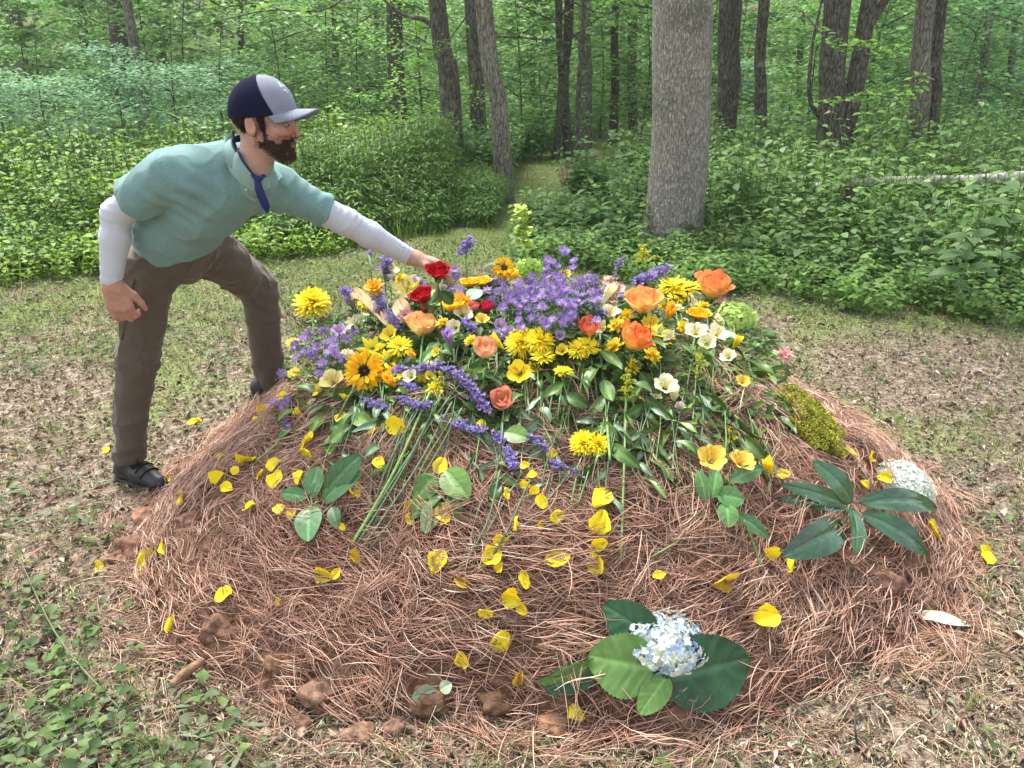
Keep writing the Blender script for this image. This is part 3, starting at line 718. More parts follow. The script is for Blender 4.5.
# ================================================================ ground, litter, mound
def mat_ground():
    m, nt, nodes, L = new_mat('forest_floor')
    tc = N(nt, 'ShaderNodeTexCoord')
    def noise(sc, det=6, dist=0):
        n = N(nt, 'ShaderNodeTexNoise', Scale=sc, Detail=det, Distortion=dist); L.new(tc.outputs['Object'], n.inputs['Vector']); return n
    def ramp(src, stops):
        r = N(nt, 'ShaderNodeValToRGB'); e = r.color_ramp.elements
        while len(e) < len(stops): e.new(.5)
        for k, (p, c) in enumerate(stops): e[k].position = p; e[k].color = (*c, 1)
        L.new(src, r.inputs[0]); return r
    soil = ramp(noise(26, 8).outputs['Fac'], [(.30, (.045, .032, .023)), (.44, (.14, .108, .080)), (.58, (.26, .21, .16)), (.74, (.42, .36, .29))])
    grn = ramp(noise(34, 6).outputs['Fac'], [(.3, (.05, .075, .018)), (.5, (.13, .18, .05)), (.7, (.24, .28, .10))])
    patch = noise(.9, 5, .6)
    sep = N(nt, 'ShaderNodeSeparateXYZ'); L.new(tc.outputs['Object'], sep.inputs[0])
    mr = N(nt, 'ShaderNodeMapRange'); mr.inputs[1].default_value = 3.6; mr.inputs[2].default_value = 6.2; mr.inputs[3].default_value = -.02; mr.inputs[4].default_value = .2
    L.new(sep.outputs['Y'], mr.inputs[0])
    ad = N(nt, 'ShaderNodeMath', operation='ADD'); L.new(patch.outputs['Fac'], ad.inputs[0]); L.new(mr.outputs[0], ad.inputs[1])
    mk = N(nt, 'ShaderNodeMapRange'); mk.inputs[1].default_value = .52; mk.inputs[2].default_value = .68; L.new(ad.outputs[0], mk.inputs[0])
    mx = N(nt, 'ShaderNodeMix', data_type='RGBA'); L.new(mk.outputs[0], mx.inputs[0]); L.new(soil.outputs[0], mx.inputs[6]); L.new(grn.outputs[0], mx.inputs[7])
    p = N(nt, 'ShaderNodeBsdfPrincipled', Roughness=.95); p.inputs['Specular IOR Level'].default_value = .15
    L.new(mx.outputs[2], p.inputs['Base Color'])
    b = N(nt, 'ShaderNodeBump', Strength=1.0, Distance=.02); L.new(noise(40, 8).outputs['Fac'], b.inputs['Height']); L.new(b.outputs[0], p.inputs['Normal'])
    o = N(nt, 'ShaderNodeOutputMaterial'); L.new(p.outputs[0], o.inputs[0])
    return m

M = {}
def materials():
    M['ground'] = mat_ground()
    M['bark'] = mat_bark('bark', (.045, .038, .031), (.155, .138, .115))
    M['bark_pale'] = mat_bark('bark_pale', (.10, .088, .07), (.29, .26, .215), 1.0)
    M['bark_far'] = mat_bark('bark_far', (.05, .042, .034), (.165, .148, .125), .8)
    M['leaf'] = mat_col('leaf', rough=.5, transl=.5, spec=.3, nscale=8, namt=.15)
    M['gloss'] = mat_col('glossy_leaf', rough=.40, transl=.18, spec=.40, nscale=25, namt=.2, bump=.0008, bscale=60)
    M['petal'] = mat_col('petal', rough=.6, transl=.30, spec=.2, nscale=60, namt=.10)
    M['magnolia'] = mat_col('magnolia_leaf', rough=.20, transl=.05, spec=.7, nscale=18, namt=.2, bump=.0015, bscale=40)
    M['stem'] = mat_col('stem', rough=.55, spec=.3, nscale=80, namt=.25)
    M['dry'] = mat_col('dry_litter', rough=.9, spec=.15, nscale=60, namt=.3)
    M['needle'] = mat_col('pine_straw', rough=.75, spec=.25, nscale=30, namt=.18)
    M['clod'] = mat_col('soil_clod', rough=.95, spec=.1, nscale=45, namt=.4, bump=.006, bscale=70)
    M['moss'] = mat_col('moss', rough=.95, spec=.05, nscale=45, namt=.45, transl=.2)

def mat_bark(name, c0, c1, k=1.0):
    m, nt, nodes, L = new_mat(name)
    tc = N(nt, 'ShaderNodeTexCoord'); mp = N(nt, 'ShaderNodeMapping'); mp.inputs['Scale'].default_value = (1, 1, .30)
    L.new(tc.outputs['Object'], mp.inputs[0])
    n1 = N(nt, 'ShaderNodeTexNoise', Scale=34 * k, Detail=8.0, Distortion=.8); L.new(mp.outputs[0], n1.inputs['Vector'])
    v = N(nt, 'ShaderNodeTexVoronoi', Scale=26 * k, feature='DISTANCE_TO_EDGE'); 
    wv = N(nt, 'ShaderNodeVectorMath', operation='MULTIPLY_ADD'); wv.inputs[1].default_value = (.05, .05, .05); L.new(n1.outputs['Color'], wv.inputs[0]); L.new(mp.outputs[0], wv.inputs[2]); L.new(wv.outputs[0], v.inputs['Vector'])
    vr = N(nt, 'ShaderNodeMapRange'); vr.inputs[2].default_value = .22; L.new(v.outputs['Distance'], vr.inputs[0])
    mu = N(nt, 'ShaderNodeMath', operation='MULTIPLY'); L.new(n1.outputs['Fac'], mu.inputs[0]); L.new(vr.outputs[0], mu.inputs[1])
    ad = N(nt, 'ShaderNodeMath', operation='ADD'); L.new(mu.outputs[0], ad.inputs[0]); L.new(n1.outputs['Fac'], ad.inputs[1])
    cr = N(nt, 'ShaderNodeValToRGB'); e = cr.color_ramp.elements; e[0].position = .50; e[1].position = 1.05 if False else 1.0; e[0].color = (*c0, 1); e[1].color = (*c1, 1)
    e2 = e.new(.78); e2.color = (*(np.array(c0) * .35 + np.array(c1) * .65), 1)
    L.new(ad.outputs[0], cr.inputs[0])
    n2 = N(nt, 'ShaderNodeTexNoise', Scale=4.5, Detail=4.0); L.new(tc.outputs['Object'], n2.inputs['Vector'])
    lr = N(nt, 'ShaderNodeMapRange'); lr.inputs[1].default_value = .60; lr.inputs[2].default_value = .70; lr.inputs[4].default_value = .55; L.new(n2.outputs['Fac'], lr.inputs[0])
    n3 = N(nt, 'ShaderNodeTexNoise', Scale=1.7, Detail=5.0); L.new(tc.outputs['Object'], n3.inputs['Vector'])
    gr = N(nt, 'ShaderNodeMapRange'); gr.inputs[1].default_value = .54; gr.inputs[2].default_value = .66; gr.inputs[4].default_value = .5; L.new(n3.outputs['Fac'], gr.inputs[0])
    mx = N(nt, 'ShaderNodeMix', data_type='RGBA'); L.new(lr.outputs[0], mx.inputs[0]); L.new(cr.outputs[0], mx.inputs[6]); mx.inputs[7].default_value = (.30, .33, .27, 1)
    mg = N(nt, 'ShaderNodeMix', data_type='RGBA'); L.new(gr.outputs[0], mg.inputs[0]); L.new(mx.outputs[2], mg.inputs[6]); mg.inputs[7].default_value = (.06, .085, .03, 1)
    p = N(nt, 'ShaderNodeBsdfPrincipled', Roughness=.9); p.inputs['Specular IOR Level'].default_value = .15; L.new(mg.outputs[2], p.inputs['Base Color'])
    b = N(nt, 'ShaderNodeBump', Strength=1.0, Distance=.02); L.new(ad.outputs[0], b.inputs['Height']); L.new(b.outputs[0], p.inputs['Normal'])
    o = N(nt, 'ShaderNodeOutputMaterial'); L.new(p.outputs[0], o.inputs[0])
    return m

def build_ground():
    # polar-like sheet: fine near the clearing, coarse to the far hill
    g = np.concatenate([-np.geomspace(150, 6.2, 46), np.linspace(-6, 6, 161), np.geomspace(6.2, 150, 46)])
    X, Y = np.meshgrid(g, g + 3.0, indexing='ij')
    Z = ground_z(X, Y); P = xy3(X, Y); near = np.clip(1 - np.hypot(X, Y - 3) / 7, 0, 1)
    Z = Z + near * .006 * vnoise(P, 14, 41)
    o = link('ground', mkmesh('ground', np.stack([X, Y, Z], -1).reshape(-1, 3), gridf(len(g), len(g)), None, M['ground']))
    tag(o, 'forest clearing floor of soil, dry litter and short grass', None, None, 'structure')
    # trodden earth path leading into the woods
    c = curve_pts([(.78, 12.0), (1.0, 13.6), (1.5, 15.5), (2.6, 18.5), (4.2, 24), (8, 33)], 70)
    T = norm(np.gradient(c, axis=0)); Sd = np.stack([T[:, 1], -T[:, 0]], 1)
    wv = np.linspace(-1, 1, 7); W = (.24 + .12 * vnoise(xy3(c[:, 0], c[:, 1]), .8, 91)) * np.clip(np.arange(70) / 22, .08, 1)
    pts = c[:, None, :] + Sd[:, None, :] * (wv[None, :, None] * W[:, None, None]); pts = pts + .06 * np.stack([vnoise(xy3(pts[..., 0], pts[..., 1]), 3, 92), vnoise(xy3(pts[..., 0], pts[..., 1]), 3, 93)], -1)
    z = ground_z(pts[..., 0], pts[..., 1]) + .02 + .004
    V = np.concatenate([pts, z[..., None]], -1).reshape(-1, 3)
    o = link('path', mkmesh('path', V, gridf(70, 7), None, mat_plain('trodden_earth', (.13, .085, .055), .95, .1, 12, .4, .01, 30, col2=(.17, .15, .07))))
    tag(o, 'narrow trodden earth path leading into the woods', None, None, 'structure')
    # mound of soil
    u = np.linspace(0, 1, 90); a = np.linspace(0, 2 * math.pi, 241)[:-1]
    rr = u[:, None] * 1.10
    ca, sa = np.cos(a), np.sin(a); q = (np.abs(ca) ** 2.3 + np.abs(sa) ** 2.3) ** (-1 / 2.3)
    X = MC[0] + MA * rr * (ca * q)[None]; Y = MC[1] + MB_ * rr * (sa * q)[None]
    Z = surf(X, Y) + .004 * vnoise(xy3(X, Y), 22, 51) + .012 * fbm(xy3(X, Y), 9, 52)
    edge = mound_r(X, Y); Z = np.where(edge > .97, Z - .03 * np.clip((edge - .97) / .08, 0, 1) - .0, Z + .004)
    mb = MB(); cc = pal([(.12, .065, .04), (.09, .052, .034), (.17, .10, .065)], X.size, jit=.2)
    mb.add(np.stack([X, Y, Z], -1).reshape(-1, 3), [gridf(90, 240, True)], cc)
    o = mb.obj('soil_mound', M['clod'], None, (MC[0], MC[1], 0)); tag(o, 'long low mound of brown soil under pine straw and flowers', 'mound')

def needles():
    r = np.random.default_rng(11)
    # three-sided curved needles
    t = np.linspace(0, 1, 5)
    tv = []
    for k in range(5):
        w = 1.0 if k < 4 else .25
        for a in (90, 210, 330): tv.append((t[k], w * math.cos(R(a)), w * math.sin(R(a))))
    tv = np.array(tv); tf = [gridf(5, 3, True)]
    n = 74000
    th = r.random(n) * 2 * math.pi; rad = np.sqrt(r.random(n)) * 1.02 + np.where(r.random(n) < .15, np.abs(r.normal(0, .14, n)), np.clip(r.normal(0, .05, n), -.05, .12)) 
    q = (np.abs(np.cos(th)) ** 2.3 + np.abs(np.sin(th)) ** 2.3) ** (-1 / 2.3)
    x = MC[0] + MA * rad * np.cos(th) * q; y = MC[1] + MB_ * rad * np.sin(th) * q
    keep = (y < 3.75) | (r.random(n) < .5)
    # bare spots where soil shows at the front edge
    bare = (vnoise(xy3(x, y), 3.2, 61) > .25) & (mound_r(x, y) > .74); keep &= ~(bare & (r.random(n) < .75))
    x, y = x[keep], y[keep]; n = len(x)
    base = vnoise(xy3(x, y), 1.3, 62) * 2.2 + vnoise(xy3(x, y), 4, 63) * 1.0
    down = np.arctan2(y - MC[1], x - MC[0])
    ang = down + base * .8 + r.normal(0, .75, n) + (r.random(n) < .5) * math.pi
    ang = np.where((mound_r(x, y) > .72) & (r.random(n) < .6), down + math.pi / 2 + r.normal(0, .45, n), ang); ang = np.where(r.random(n) < .30, r.random(n) * 7, ang)
    ln = r.uniform(.07, .17, n)
    P = np.stack([x, y, surf(x, y)], -1)
    lead = np.arange(n) - np.arange(n) % 7; bund = (r.random(n)[lead] < .7)
    ang = np.where(bund, ang[lead] + r.normal(0, .13, n), ang); x = np.where(bund, x[lead] + r.normal(0, .016, n), x); y = np.where(bund, y[lead] + r.normal(0, .016, n), y); ln = np.where(bund, ln[lead] * r.uniform(.8, 1.2, n), ln)
    P = np.stack([x, y, surf(x, y)], -1)
    nn = surf_n(x, y)
    D = np.stack([np.cos(ang), np.sin(ang), 0 * ang], -1); D = norm(D - nn * (D * nn).sum(-1, keepdims=True))
    D = norm(D + nn * r.normal(.02, .13, n)[:, None])
    cl = np.clip(vnoise(xy3(x, y), 5.5, 64) + .6 * vnoise(xy3(x, y), 12, 65), 0, 1.2); lift = np.abs(r.normal(0, .014, n)) * (1 + cl) + .003 + cl * .022 * r.random(n); lift = np.where(bund, lift[lead] + r.normal(0, .002, n), lift)
    for cx_, cy_, cs_ in CLODXY(): hit = np.hypot(x - cx_, y - cy_) < cs_ * 1.25; lift = np.where(hit & (r.random(n) < .85), -.05, lift)
    P = P + nn * lift[:, None]
    Sd = np.cross(nn, D); bend = r.normal(0, .10, n); sag = -np.abs(r.normal(.03, .05, n))
    w = r.uniform(.00085, .0017, n)
    s = t - .5
    # explicit curved needles
    ctr = P[:, None, :] + D[:, None, :] * (ln[:, None, None] * s[None, :, None]) + Sd[:, None, :] * (bend * ln)[:, None, None] * (s[None, :, None] ** 2 * 4) + nn[:, None, :] * (sag * ln)[:, None, None] * (s[None, :, None] ** 2 * 4)
    # keep the ends above the soil
    zs = surf(ctr[..., 0], ctr[..., 1]) + .003; ctr[..., 2] = np.where(lift[:, None] < 0, ctr[..., 2], np.maximum(ctr[..., 2], zs))
    off = np.zeros((n, 5, 3, 3))
    for k in range(5):
        wk = w * (1.0 if 0 < k < 4 else .4)
        for j, a in enumerate((90, 210, 330)): off[:, k, j] = (Sd * math.cos(R(a)) + nn * math.sin(R(a))) * wk[:, None]
    V = (ctr[:, :, None, :] + off).reshape(-1, 3)
    F0 = gridf(5, 3, True); Fc = (F0[None] + (np.arange(n) * 15)[:, None, None]).reshape(-1, 4)
    c = pal([(.50, .29, .205), (.39, .21, .145), (.60, .40, .295), (.19, .10, .07), (.70, .53, .41), (.46, .26, .18), (.30, .16, .115)], n, r, .18)
    c[r.random(n) < .05] *= (1.15, 1.35, 1.5)
    mb = MB(); mb.add(V, [Fc], np.repeat(np.clip(c, 0, .8), 15, 0))
    o = mb.obj('pine_straw', M['needle'], None, (MC[0], MC[1], 0)); tag(o, 'reddish brown pine needles strewn over the soil mound', 'pine straw', None, 'stuff')

def scatter_pts(n, x0, x1, y0, y1, r, power=1.0):
    """more points close to the camera, inside the view cone"""
    y = y0 + (y1 - y0) * r.random(n) ** power
    zc = y * CP + CAMZ * SP; hw = zc * 512 / F_PX * 1.12 + .25
    x = r.uniform(-1, 1, n) * hw
    return np.clip(x, x0, x1), y

def litter():
    r = np.random.default_rng(21); n = 105000
    x, y = scatter_pts(n, -7, 7, 1.0, 8.0, r, 1.15)
    k = (mound_r(x, y) > .96); x, y = x[k], y[k]; n = len(x)
    L = leaf_template(w=.34, a=.75, n=4, curl=.55, fold=.9)
    ang = r.random(n) * 7; s = np.minimum(r.lognormal(-4.5, .5, n), .034)
    X = np.stack([np.cos(ang), np.sin(ang), r.normal(0, .22, n)], -1); Z = norm(np.stack([r.normal(0, .35, n), r.normal(0, .35, n), np.ones(n)], -1))
    c = pal([(.31, .25, .19), (.41, .35, .28), (.21, .155, .115), (.11, .075, .055), (.45, .40, .32), (.34, .24, .18), (.27, .23, .16), (.24, .29, .14), (.19, .25, .12)], n, r, .2)
    p = np.stack([x, y, ground_z(x, y) + .004 + r.random(n) * .012], -1)
    mb = MB(); sc = np.stack([s, s * r.uniform(.35, 1.0, n), s], -1)
    scatter(mb, L[0], L[1], frames(X, Z), p, sc, c)
    # straight bits: straw and twigs
    n = 60000; x, y = scatter_pts(n, -7, 7, 1.0, 7.0, r, 1.35); k = mound_r(x, y) > .96; x, y = x[k], y[k]; n = len(x)
    ang = r.random(n) * 7; ln = r.lognormal(-3.3, .55, n); w = r.uniform(.0006, .0016, n)
    X = norm(np.stack([np.cos(ang), np.sin(ang), r.normal(0, .12, n)], -1)); Z = np.tile([0., 0, 1], (n, 1))
    tv = np.array([(s_, a, b) for s_ in (-.5, .5) for a, b in ((1, 0), (-.5, .87), (-.5, -.87))]); tf = [gridf(2, 3, True)]
    scatter(mb, tv, tf, frames(X, Z), np.stack([x, y, ground_z(x, y) + .008 + r.random(n) * .012], -1), np.stack([ln, w, w], -1), pal([(.40, .30, .2), (.5, .42, .32), (.2, .14, .1), (.33, .18, .12), (.28, .26, .15)], n, r, .2))
    n = 900; x, y = scatter_pts(n, -7, 7, 1.05, 6.5, r, 1.2); k = mound_r(x, y) > 1.02; x, y = x[k], y[k]; n = len(x); ang = r.random(n) * 7; L2 = leaf_template(w=.30, a=.85, n=6, curl=.5, fold=.5)
    X = np.stack([np.cos(ang), np.sin(ang), r.normal(0, .15, n)], -1); Z = norm(np.stack([r.normal(0, .3, n), r.normal(0, .3, n), np.ones(n)], -1)); s = r.uniform(.03, .065, n)
    scatter(mb, L2[0], L2[1], frames(X, Z), np.stack([x, y, ground_z(x, y) + .012], -1), np.stack([s, s * r.uniform(.6, 1.2, n), s], -1), pal([(.26, .18, .13), (.36, .29, .23), (.17, .11, .08), (.30, .21, .17), (.24, .22, .16)], n, r, .2))
    o = mb.obj('leaf_litter', M['dry'], None, (0, 3, 0)); tag(o, 'dry leaf fragments, straw and twigs covering the clearing', 'leaf litter', None, 'stuff')

def green_mask(x, y):
    P = xy3(x, y)
    return .5 + .5 * fbm(P, .9, 71, 3) + np.clip((y - 3.4) / 3.6, 0, .8) * np.where(x > 1.2, .6, 1) + .28 * ((x < -1.0) & (y < 2.6)) - .08 * (x > 1.2)

def in_path(x, y, w=.9):
    yy = np.array([7.6, 9, 11.0, 14.2, 18.5, 24, 33]); xx = np.array([-.25, .02, .62, 1.15, 2.6, 4.2, 8]); ww = np.array([.10, .28, .95, 1.35, 1.4, 1.4, 1.4])
    return (np.abs(x - np.interp(y, yy, xx)) < w * np.interp(y, yy, ww)) & (y > 7.0)

FX = np.array([-9, -4.2, -2.5, -1.45, -.35, -.08, .08, 1.0, 1.95, 2.8, 3.6, 6, 12]); FY = np.array([5.6, 6.2, 6.9, 7.9, 8.7, 8.5, 7.1, 6.65, 6.35, 5.9, 5.3, 4.6, 4.2])
def front(x, y=None): return np.interp(x, FX, FY) + .22 * vnoise(xy3(x, 0 * np.asarray(x)), 1.7, 96) + .14 * vnoise(xy3(x, 0 * np.asarray(x)), 5, 97)

def grass():
    r = np.random.default_rng(31); n = 150000
    x, y = scatter_pts(n, -9, 9, 1.05, 15.5, r, 1.2)
    gm = green_mask(x, y); dens = np.clip((gm - .62) * 1.5, .02, 1) * np.where(y > 4.2, 1.0, .55)
    k = (mound_r(x, y) > 1.03) & (r.random(n) < dens) & ((y < front(x) + .8) | in_path(x, y, 1.1)) & ~in_path(x, y, .28); x, y = x[k], y[k]; n = len(x)
    mb = MB()
    for v in range(3):
        tv, tf = blade_template(4, .035, .5 + .5 * v); i = np.arange(n) % 3 == v
        xx, yy = x[i], y[i]; m = len(xx); ang = r.random(m) * 7
        lean = r.normal(0, .35, (m, 2)); Zv = norm(np.stack([lean[:, 0], lean[:, 1], np.ones(m)], -1)); X = np.stack([np.cos(ang), np.sin(ang), 0 * ang], -1)
        h = r.lognormal(-3.15, .45, m) * (1 + .35 * (yy > 5)); wsc = r.uniform(.7, 1.4, m) * h * (.06 / h) ** .6
        c = pal([(.14, .22, .04), (.20, .28, .06), (.27, .32, .10), (.10, .17, .035), (.38, .36, .18)], m, r, .18)
        scatter(mb, tv, tf, frames(X, Zv), np.stack([xx, yy, ground_z(xx, yy) - .002], -1), np.stack([h, wsc, h], -1), c)
    n0 = 620; x, y = scatter_pts(n0, -8, 8, 1.1, 7.2, r, 1.2); k = (mound_r(x, y) > 1.06) & (y < front(x) + .2); x, y = x[k], y[k]; m = r.integers(8, 20, len(x)); X0, Y0 = np.repeat(x, m), np.repeat(y, m); n = len(X0); ang = r.random(n) * 7; ou = np.abs(r.normal(0, .018, n)); X0 = X0 + ou * np.cos(ang); Y0 = Y0 + ou * np.sin(ang)
    tv, tf = blade_template(5, .028, 1.0); Zv = norm(np.stack([np.cos(ang) * .35, np.sin(ang) * .35, np.ones(n)], -1) + r.normal(0, .15, (n, 3))); h = r.uniform(.04, .12, n)
    scatter(mb, tv, tf, frames(np.stack([np.cos(ang), np.sin(ang), 0 * ang], -1), Zv), np.stack([X0, Y0, ground_z(X0, Y0)], -1), np.stack([h, h * .55, h], -1), pal([(.14, .22, .04), (.20, .28, .07), (.36, .35, .18), (.10, .17, .04)], n, r, .18))
    o = mb.obj('grass', M['leaf'], None, (0, 4, 0)); tag(o, 'short sparse grass growing through the litter of the clearing', 'grass', None, 'stuff')
    # small broad-leaved weeds lying low in the litter
    mb = MB(); n0 = 3600; x, y = scatter_pts(n0, -8, 8, 1.1, 7.5, r, 1.35); k = (mound_r(x, y) > 1.05) & (r.random(n0) < np.clip((green_mask(x, y) - .45) * 1.6, .05, 1)) & (y < front(x) + .3)
    x, y = x[k], y[k]; m = r.integers(3, 9, len(x)); X0 = np.repeat(x, m); Y0 = np.repeat(y, m); n = len(X0); ang = r.random(n) * 7; ou = r.uniform(.005, .06, n)
    px_, py_ = X0 + np.cos(ang) * ou, Y0 + np.sin(ang) * ou; z = ground_z(px_, py_) + r.uniform(.012, .05, n)
    X = np.stack([np.cos(ang), np.sin(ang), r.normal(.1, .3, n)], -1); Zv = norm(np.stack([r.normal(0, .3, n), r.normal(0, .3, n), np.ones(n)], -1)); s = r.uniform(.014, .045, n)
    tv, tf = leaf_template(w=.38, a=.85, n=4, curl=.2, fold=.15); c = pal([(.09, .17, .045), (.13, .22, .06), (.07, .13, .045), (.16, .25, .07), (.13, .17, .09)], n, r, .15)
    scatter(mb, tv, tf, frames(X, Zv), np.stack([px_, py_, z], -1), s, c)
    ip = 2600; x, y = scatter_pts(ip, -3, 3, 1.1, 3.0, r, 1); k = (mound_r(x, y) > 1.06) & (vnoise(xy3(x, y), 2.2, 84) > .1); x, y = x[k], y[k]; n = len(x); ang = .5 + r.normal(0, .7, n)
    X = np.stack([np.cos(ang), np.sin(ang), r.normal(0, .12, n)], -1); tv, tf = leaf_template(w=.09, a=.9, n=3, curl=.15)
    scatter(mb, tv, tf, frames(X, np.tile([0., 0, 1], (n, 1))), np.stack([x, y, ground_z(x, y) + .02], -1), r.uniform(.03, .10, n), pal([(.16, .20, .12), (.22, .25, .15), (.12, .17, .08)], n, r))
    o = mb.obj('low_weeds', M['leaf'], None, (0, 3, 0)); tag(o, 'small broad-leaved weeds and mown green stems in the litter', 'weeds', None, 'stuff')

def sprig_cloud(mb, P, H, r, leaf, nleaf, size, cols, spread=.5, droop=.15, stemcol=(.17, .25, .06), stem=True, whorl=2):
    """upright leafy stems: P (n,3) bases, H (n,) heights; pairs of leaves up each stem, larger near the top"""
    n = len(P); lean = r.normal(0, .13, (n, 2)); top = P + np.stack([lean[:, 0] * H, lean[:, 1] * H, H], -1)
    t = np.linspace(.3, 1, nleaf); tt = np.clip(t[None] + r.normal(0, .03, (n, nleaf)), .15, 1.02)
    base = P[:, None] + (top - P)[:, None] * tt[..., None]
    a0 = r.random(n)[:, None] * 7 + np.arange(nleaf)[None] * 2.4
    for w in range(whorl):
        a = a0 + w * 2 * math.pi / whorl + r.normal(0, .25, a0.shape)
        el_ = r.normal(.12, .28, a.shape); X = np.stack([np.cos(a) * np.cos(el_), np.sin(a) * np.cos(el_), np.sin(el_) - droop], -1).reshape(-1, 3)
        Z = norm(np.stack([r.normal(0, .3, a.size), r.normal(0, .3, a.size), np.ones(a.size)], -1))
        s = (size * (.65 + .7 * r.random(a.shape)) * (1 - .35 * np.abs(tt - .75))).reshape(-1)
        b = base.reshape(-1, 3) + X * (.15 * s)[:, None]
        hue = np.repeat(pal(cols, n, r, .12), nleaf, 0) * (1 + r.normal(0, .12, (a.size, 1)))
        scatter(mb, leaf[0], leaf[1], frames(X, Z), b, s, np.clip(hue, .005, .9))
    if stem:
        X = top - P; ln = np.linalg.norm(X, axis=1); tv = np.array([(s_, a_, b_) for s_ in (0, 1) for a_, b_ in ((1, 0), (-.5, .87), (-.5, -.87))])
        scatter(mb, tv, [gridf(2, 3, True)], frames(X, np.tile([0., 1, .1], (n, 1))), P, np.stack([ln, ln * 0 + .0035, ln * 0 + .0035], -1), pal([stemcol], n, r))

def undergrowth():
    r = np.random.default_rng(41)
    LIME = [(.27, .41, .045), (.19, .34, .035), (.34, .46, .06), (.12, .24, .03)]
    MID = [(v[0] * 1.6, v[1] * 1.4, v[2]) for v in [(0.0938, 0.206, 0.05), (0.0688, 0.163, 0.0438), (0.125, 0.25, 0.0688), (0.0813, 0.175, 0.0625)]]
    RT = [tuple(np.array(v) * (1.22, 1.15, .9)) for v in [(0.125, 0.25, 0.0813), (0.0938, 0.206, 0.0688), (0.163, 0.3, 0.0938), (0.075, 0.163, 0.0625), (0.188, 0.3, 0.138)]]
    def region(n, x0, x1, y0f, y1, w=.9):
        x = r.uniform(x0, x1, n); f = front(x) + y0f; y = f + (y1 - f) * r.random(n) ** 1.25
        k = ~in_path(x, y, w) & (y > f) & (y < y1) & (vnoise(xy3(x, y), .8, 43) > -.75); return x[k], y[k]
    # left bank: lime green leafy weeds
    mb = MB(); x, y = region(7500, -10, -1.6, .05, 13.5); z = ground_z(x, y)
    h = (.70 + .26 * vnoise(xy3(x, y), .8, 44) + .14 * vnoise(xy3(x, y), 2.2, 49) + .13 * r.normal(0, 1, len(x))) * np.clip((y - front(x)) / 2.6 + .22, .2, 1) ; h = np.clip(h, .15, 1.3)
    sz_ = vnoise(xy3(x, y), .9, 98); i_ = sz_ > .1
    sprig_cloud(mb, np.stack([x, y, z], -1)[i_], h[i_], r, LM, 6, .095, LIME); sprig_cloud(mb, np.stack([x, y, z], -1)[~i_], h[~i_], r, LM, 7, .060, [(.15, .29, .045), (.11, .22, .04), (.20, .34, .05)])
    x, y = region(12000, -10, -1.0, -.25, 9.5); n = len(x); tv, tf = blade_template(4, .03, .9); ang = r.random(n) * 7; hh = np.clip(r.lognormal(-1.7, .5, n), .06, .5)
    q = region(4200, -10, -1.4, -.3, 9.0); sprig_cloud(mb, np.stack([q[0], q[1], ground_z(*q)], -1), r.uniform(.06, .3, len(q[0])), r, LM, 4, .05, LIME, stem=False)
    scatter(mb, tv, tf, frames(np.stack([np.cos(ang), np.sin(ang), 0 * ang], -1), norm(np.stack([r.normal(0, .3, n), r.normal(0, .3, n), np.ones(n)], -1))), np.stack([x, y, ground_z(x, y)], -1), np.stack([hh, hh * .45, hh], -1), pal(LIME + [(.13, .24, .05)], n, r))
    o = mb.obj('lime_undergrowth', M['leaf'], None, (-5, 8, 0)); tag(o, 'bright lime green leafy undergrowth along the left edge of the clearing', 'undergrowth', None, 'stuff')
    # middle: darker, finer grassy thicket between man and path
    mb = MB(); x, y = region(6500, -2.3, -.1, .05, 11.5, .75); z = ground_z(x, y); h = np.clip((.80 + .2 * vnoise(xy3(x, y), 1.1, 45) + .1 * r.normal(0, 1, len(x))) * np.clip((y - front(x)) / 1.9 + .28, .25, 1), .2, 1.1)
    h = h * np.where(x > -.8, .68, 1) * np.where((y > 9.3) & (x > -.9), .6, 1)
    sprig_cloud(mb, np.stack([x, y, z], -1), h, r, LN, 9, .075, MID + [(.09, .19, .04)], droop=.3)
    x, y = region(15000, -2.4, .0, -.1, 10.5, .7); n = len(x); ang = r.random(n) * 7; hh = r.uniform(.2, .75, n) * np.where(x > -.8, .7, 1) * np.clip((y - front(x)) / 1.9 + .3, .25, 1)
    scatter(mb, tv, tf, frames(np.stack([np.cos(ang), np.sin(ang), 0 * ang], -1), norm(np.stack([r.normal(0, .25, n), r.normal(0, .25, n), np.ones(n)], -1))), np.stack([x, y, ground_z(x, y)], -1), np.stack([hh, hh * .25, hh], -1), pal(MID, n, r))
    x, y = region(2600, -2.6, 1.2, 2.6, 17, .8); z = ground_z(x, y); sprig_cloud(mb, np.stack([x, y, z], -1), np.clip(.55 + .15 * r.normal(0, 1, len(x)), .2, .9), r, LM, 6, .10, [(.13, .27, .07), (.10, .22, .06)])
    o = mb.obj('grassy_thicket', M['leaf'], None, (-1, 9, 0)); tag(o, 'dark green grassy thicket between the clearing and the leaning trees', 'thicket', None, 'stuff')
    # right bank: mixed, larger leaves
    mb = MB(); x, y = region(7200, .0, 11, .05, 13.5, .8); z = ground_z(x, y)
    h = (.58 + .22 * vnoise(xy3(x, y), .7, 46) + .12 * r.normal(0, 1, len(x))) * np.clip((y - front(x)) / 2.0 + .25, .2, 1) * (1 + .35 * np.clip((x - 2.4) / 2, 0, 1)); h = np.clip(h * (1 + .35 * vnoise(xy3(x, y), 2.6, 55)), .1, 1.4); h = np.where((y > 7.9) & (x < .14 * y - .1), np.minimum(h, r.uniform(.12, .38, len(h))), h)
    ktree = (np.hypot(x - 1.55, y - 7.6) > .42) & ~((np.abs(x - 1.5) < .42) & (y < 7.6) & (r.random(len(x)) < .8))
    sprig_cloud(mb, np.stack([x, y, z], -1)[ktree], h[ktree], r, LM, 6, .085, RT)
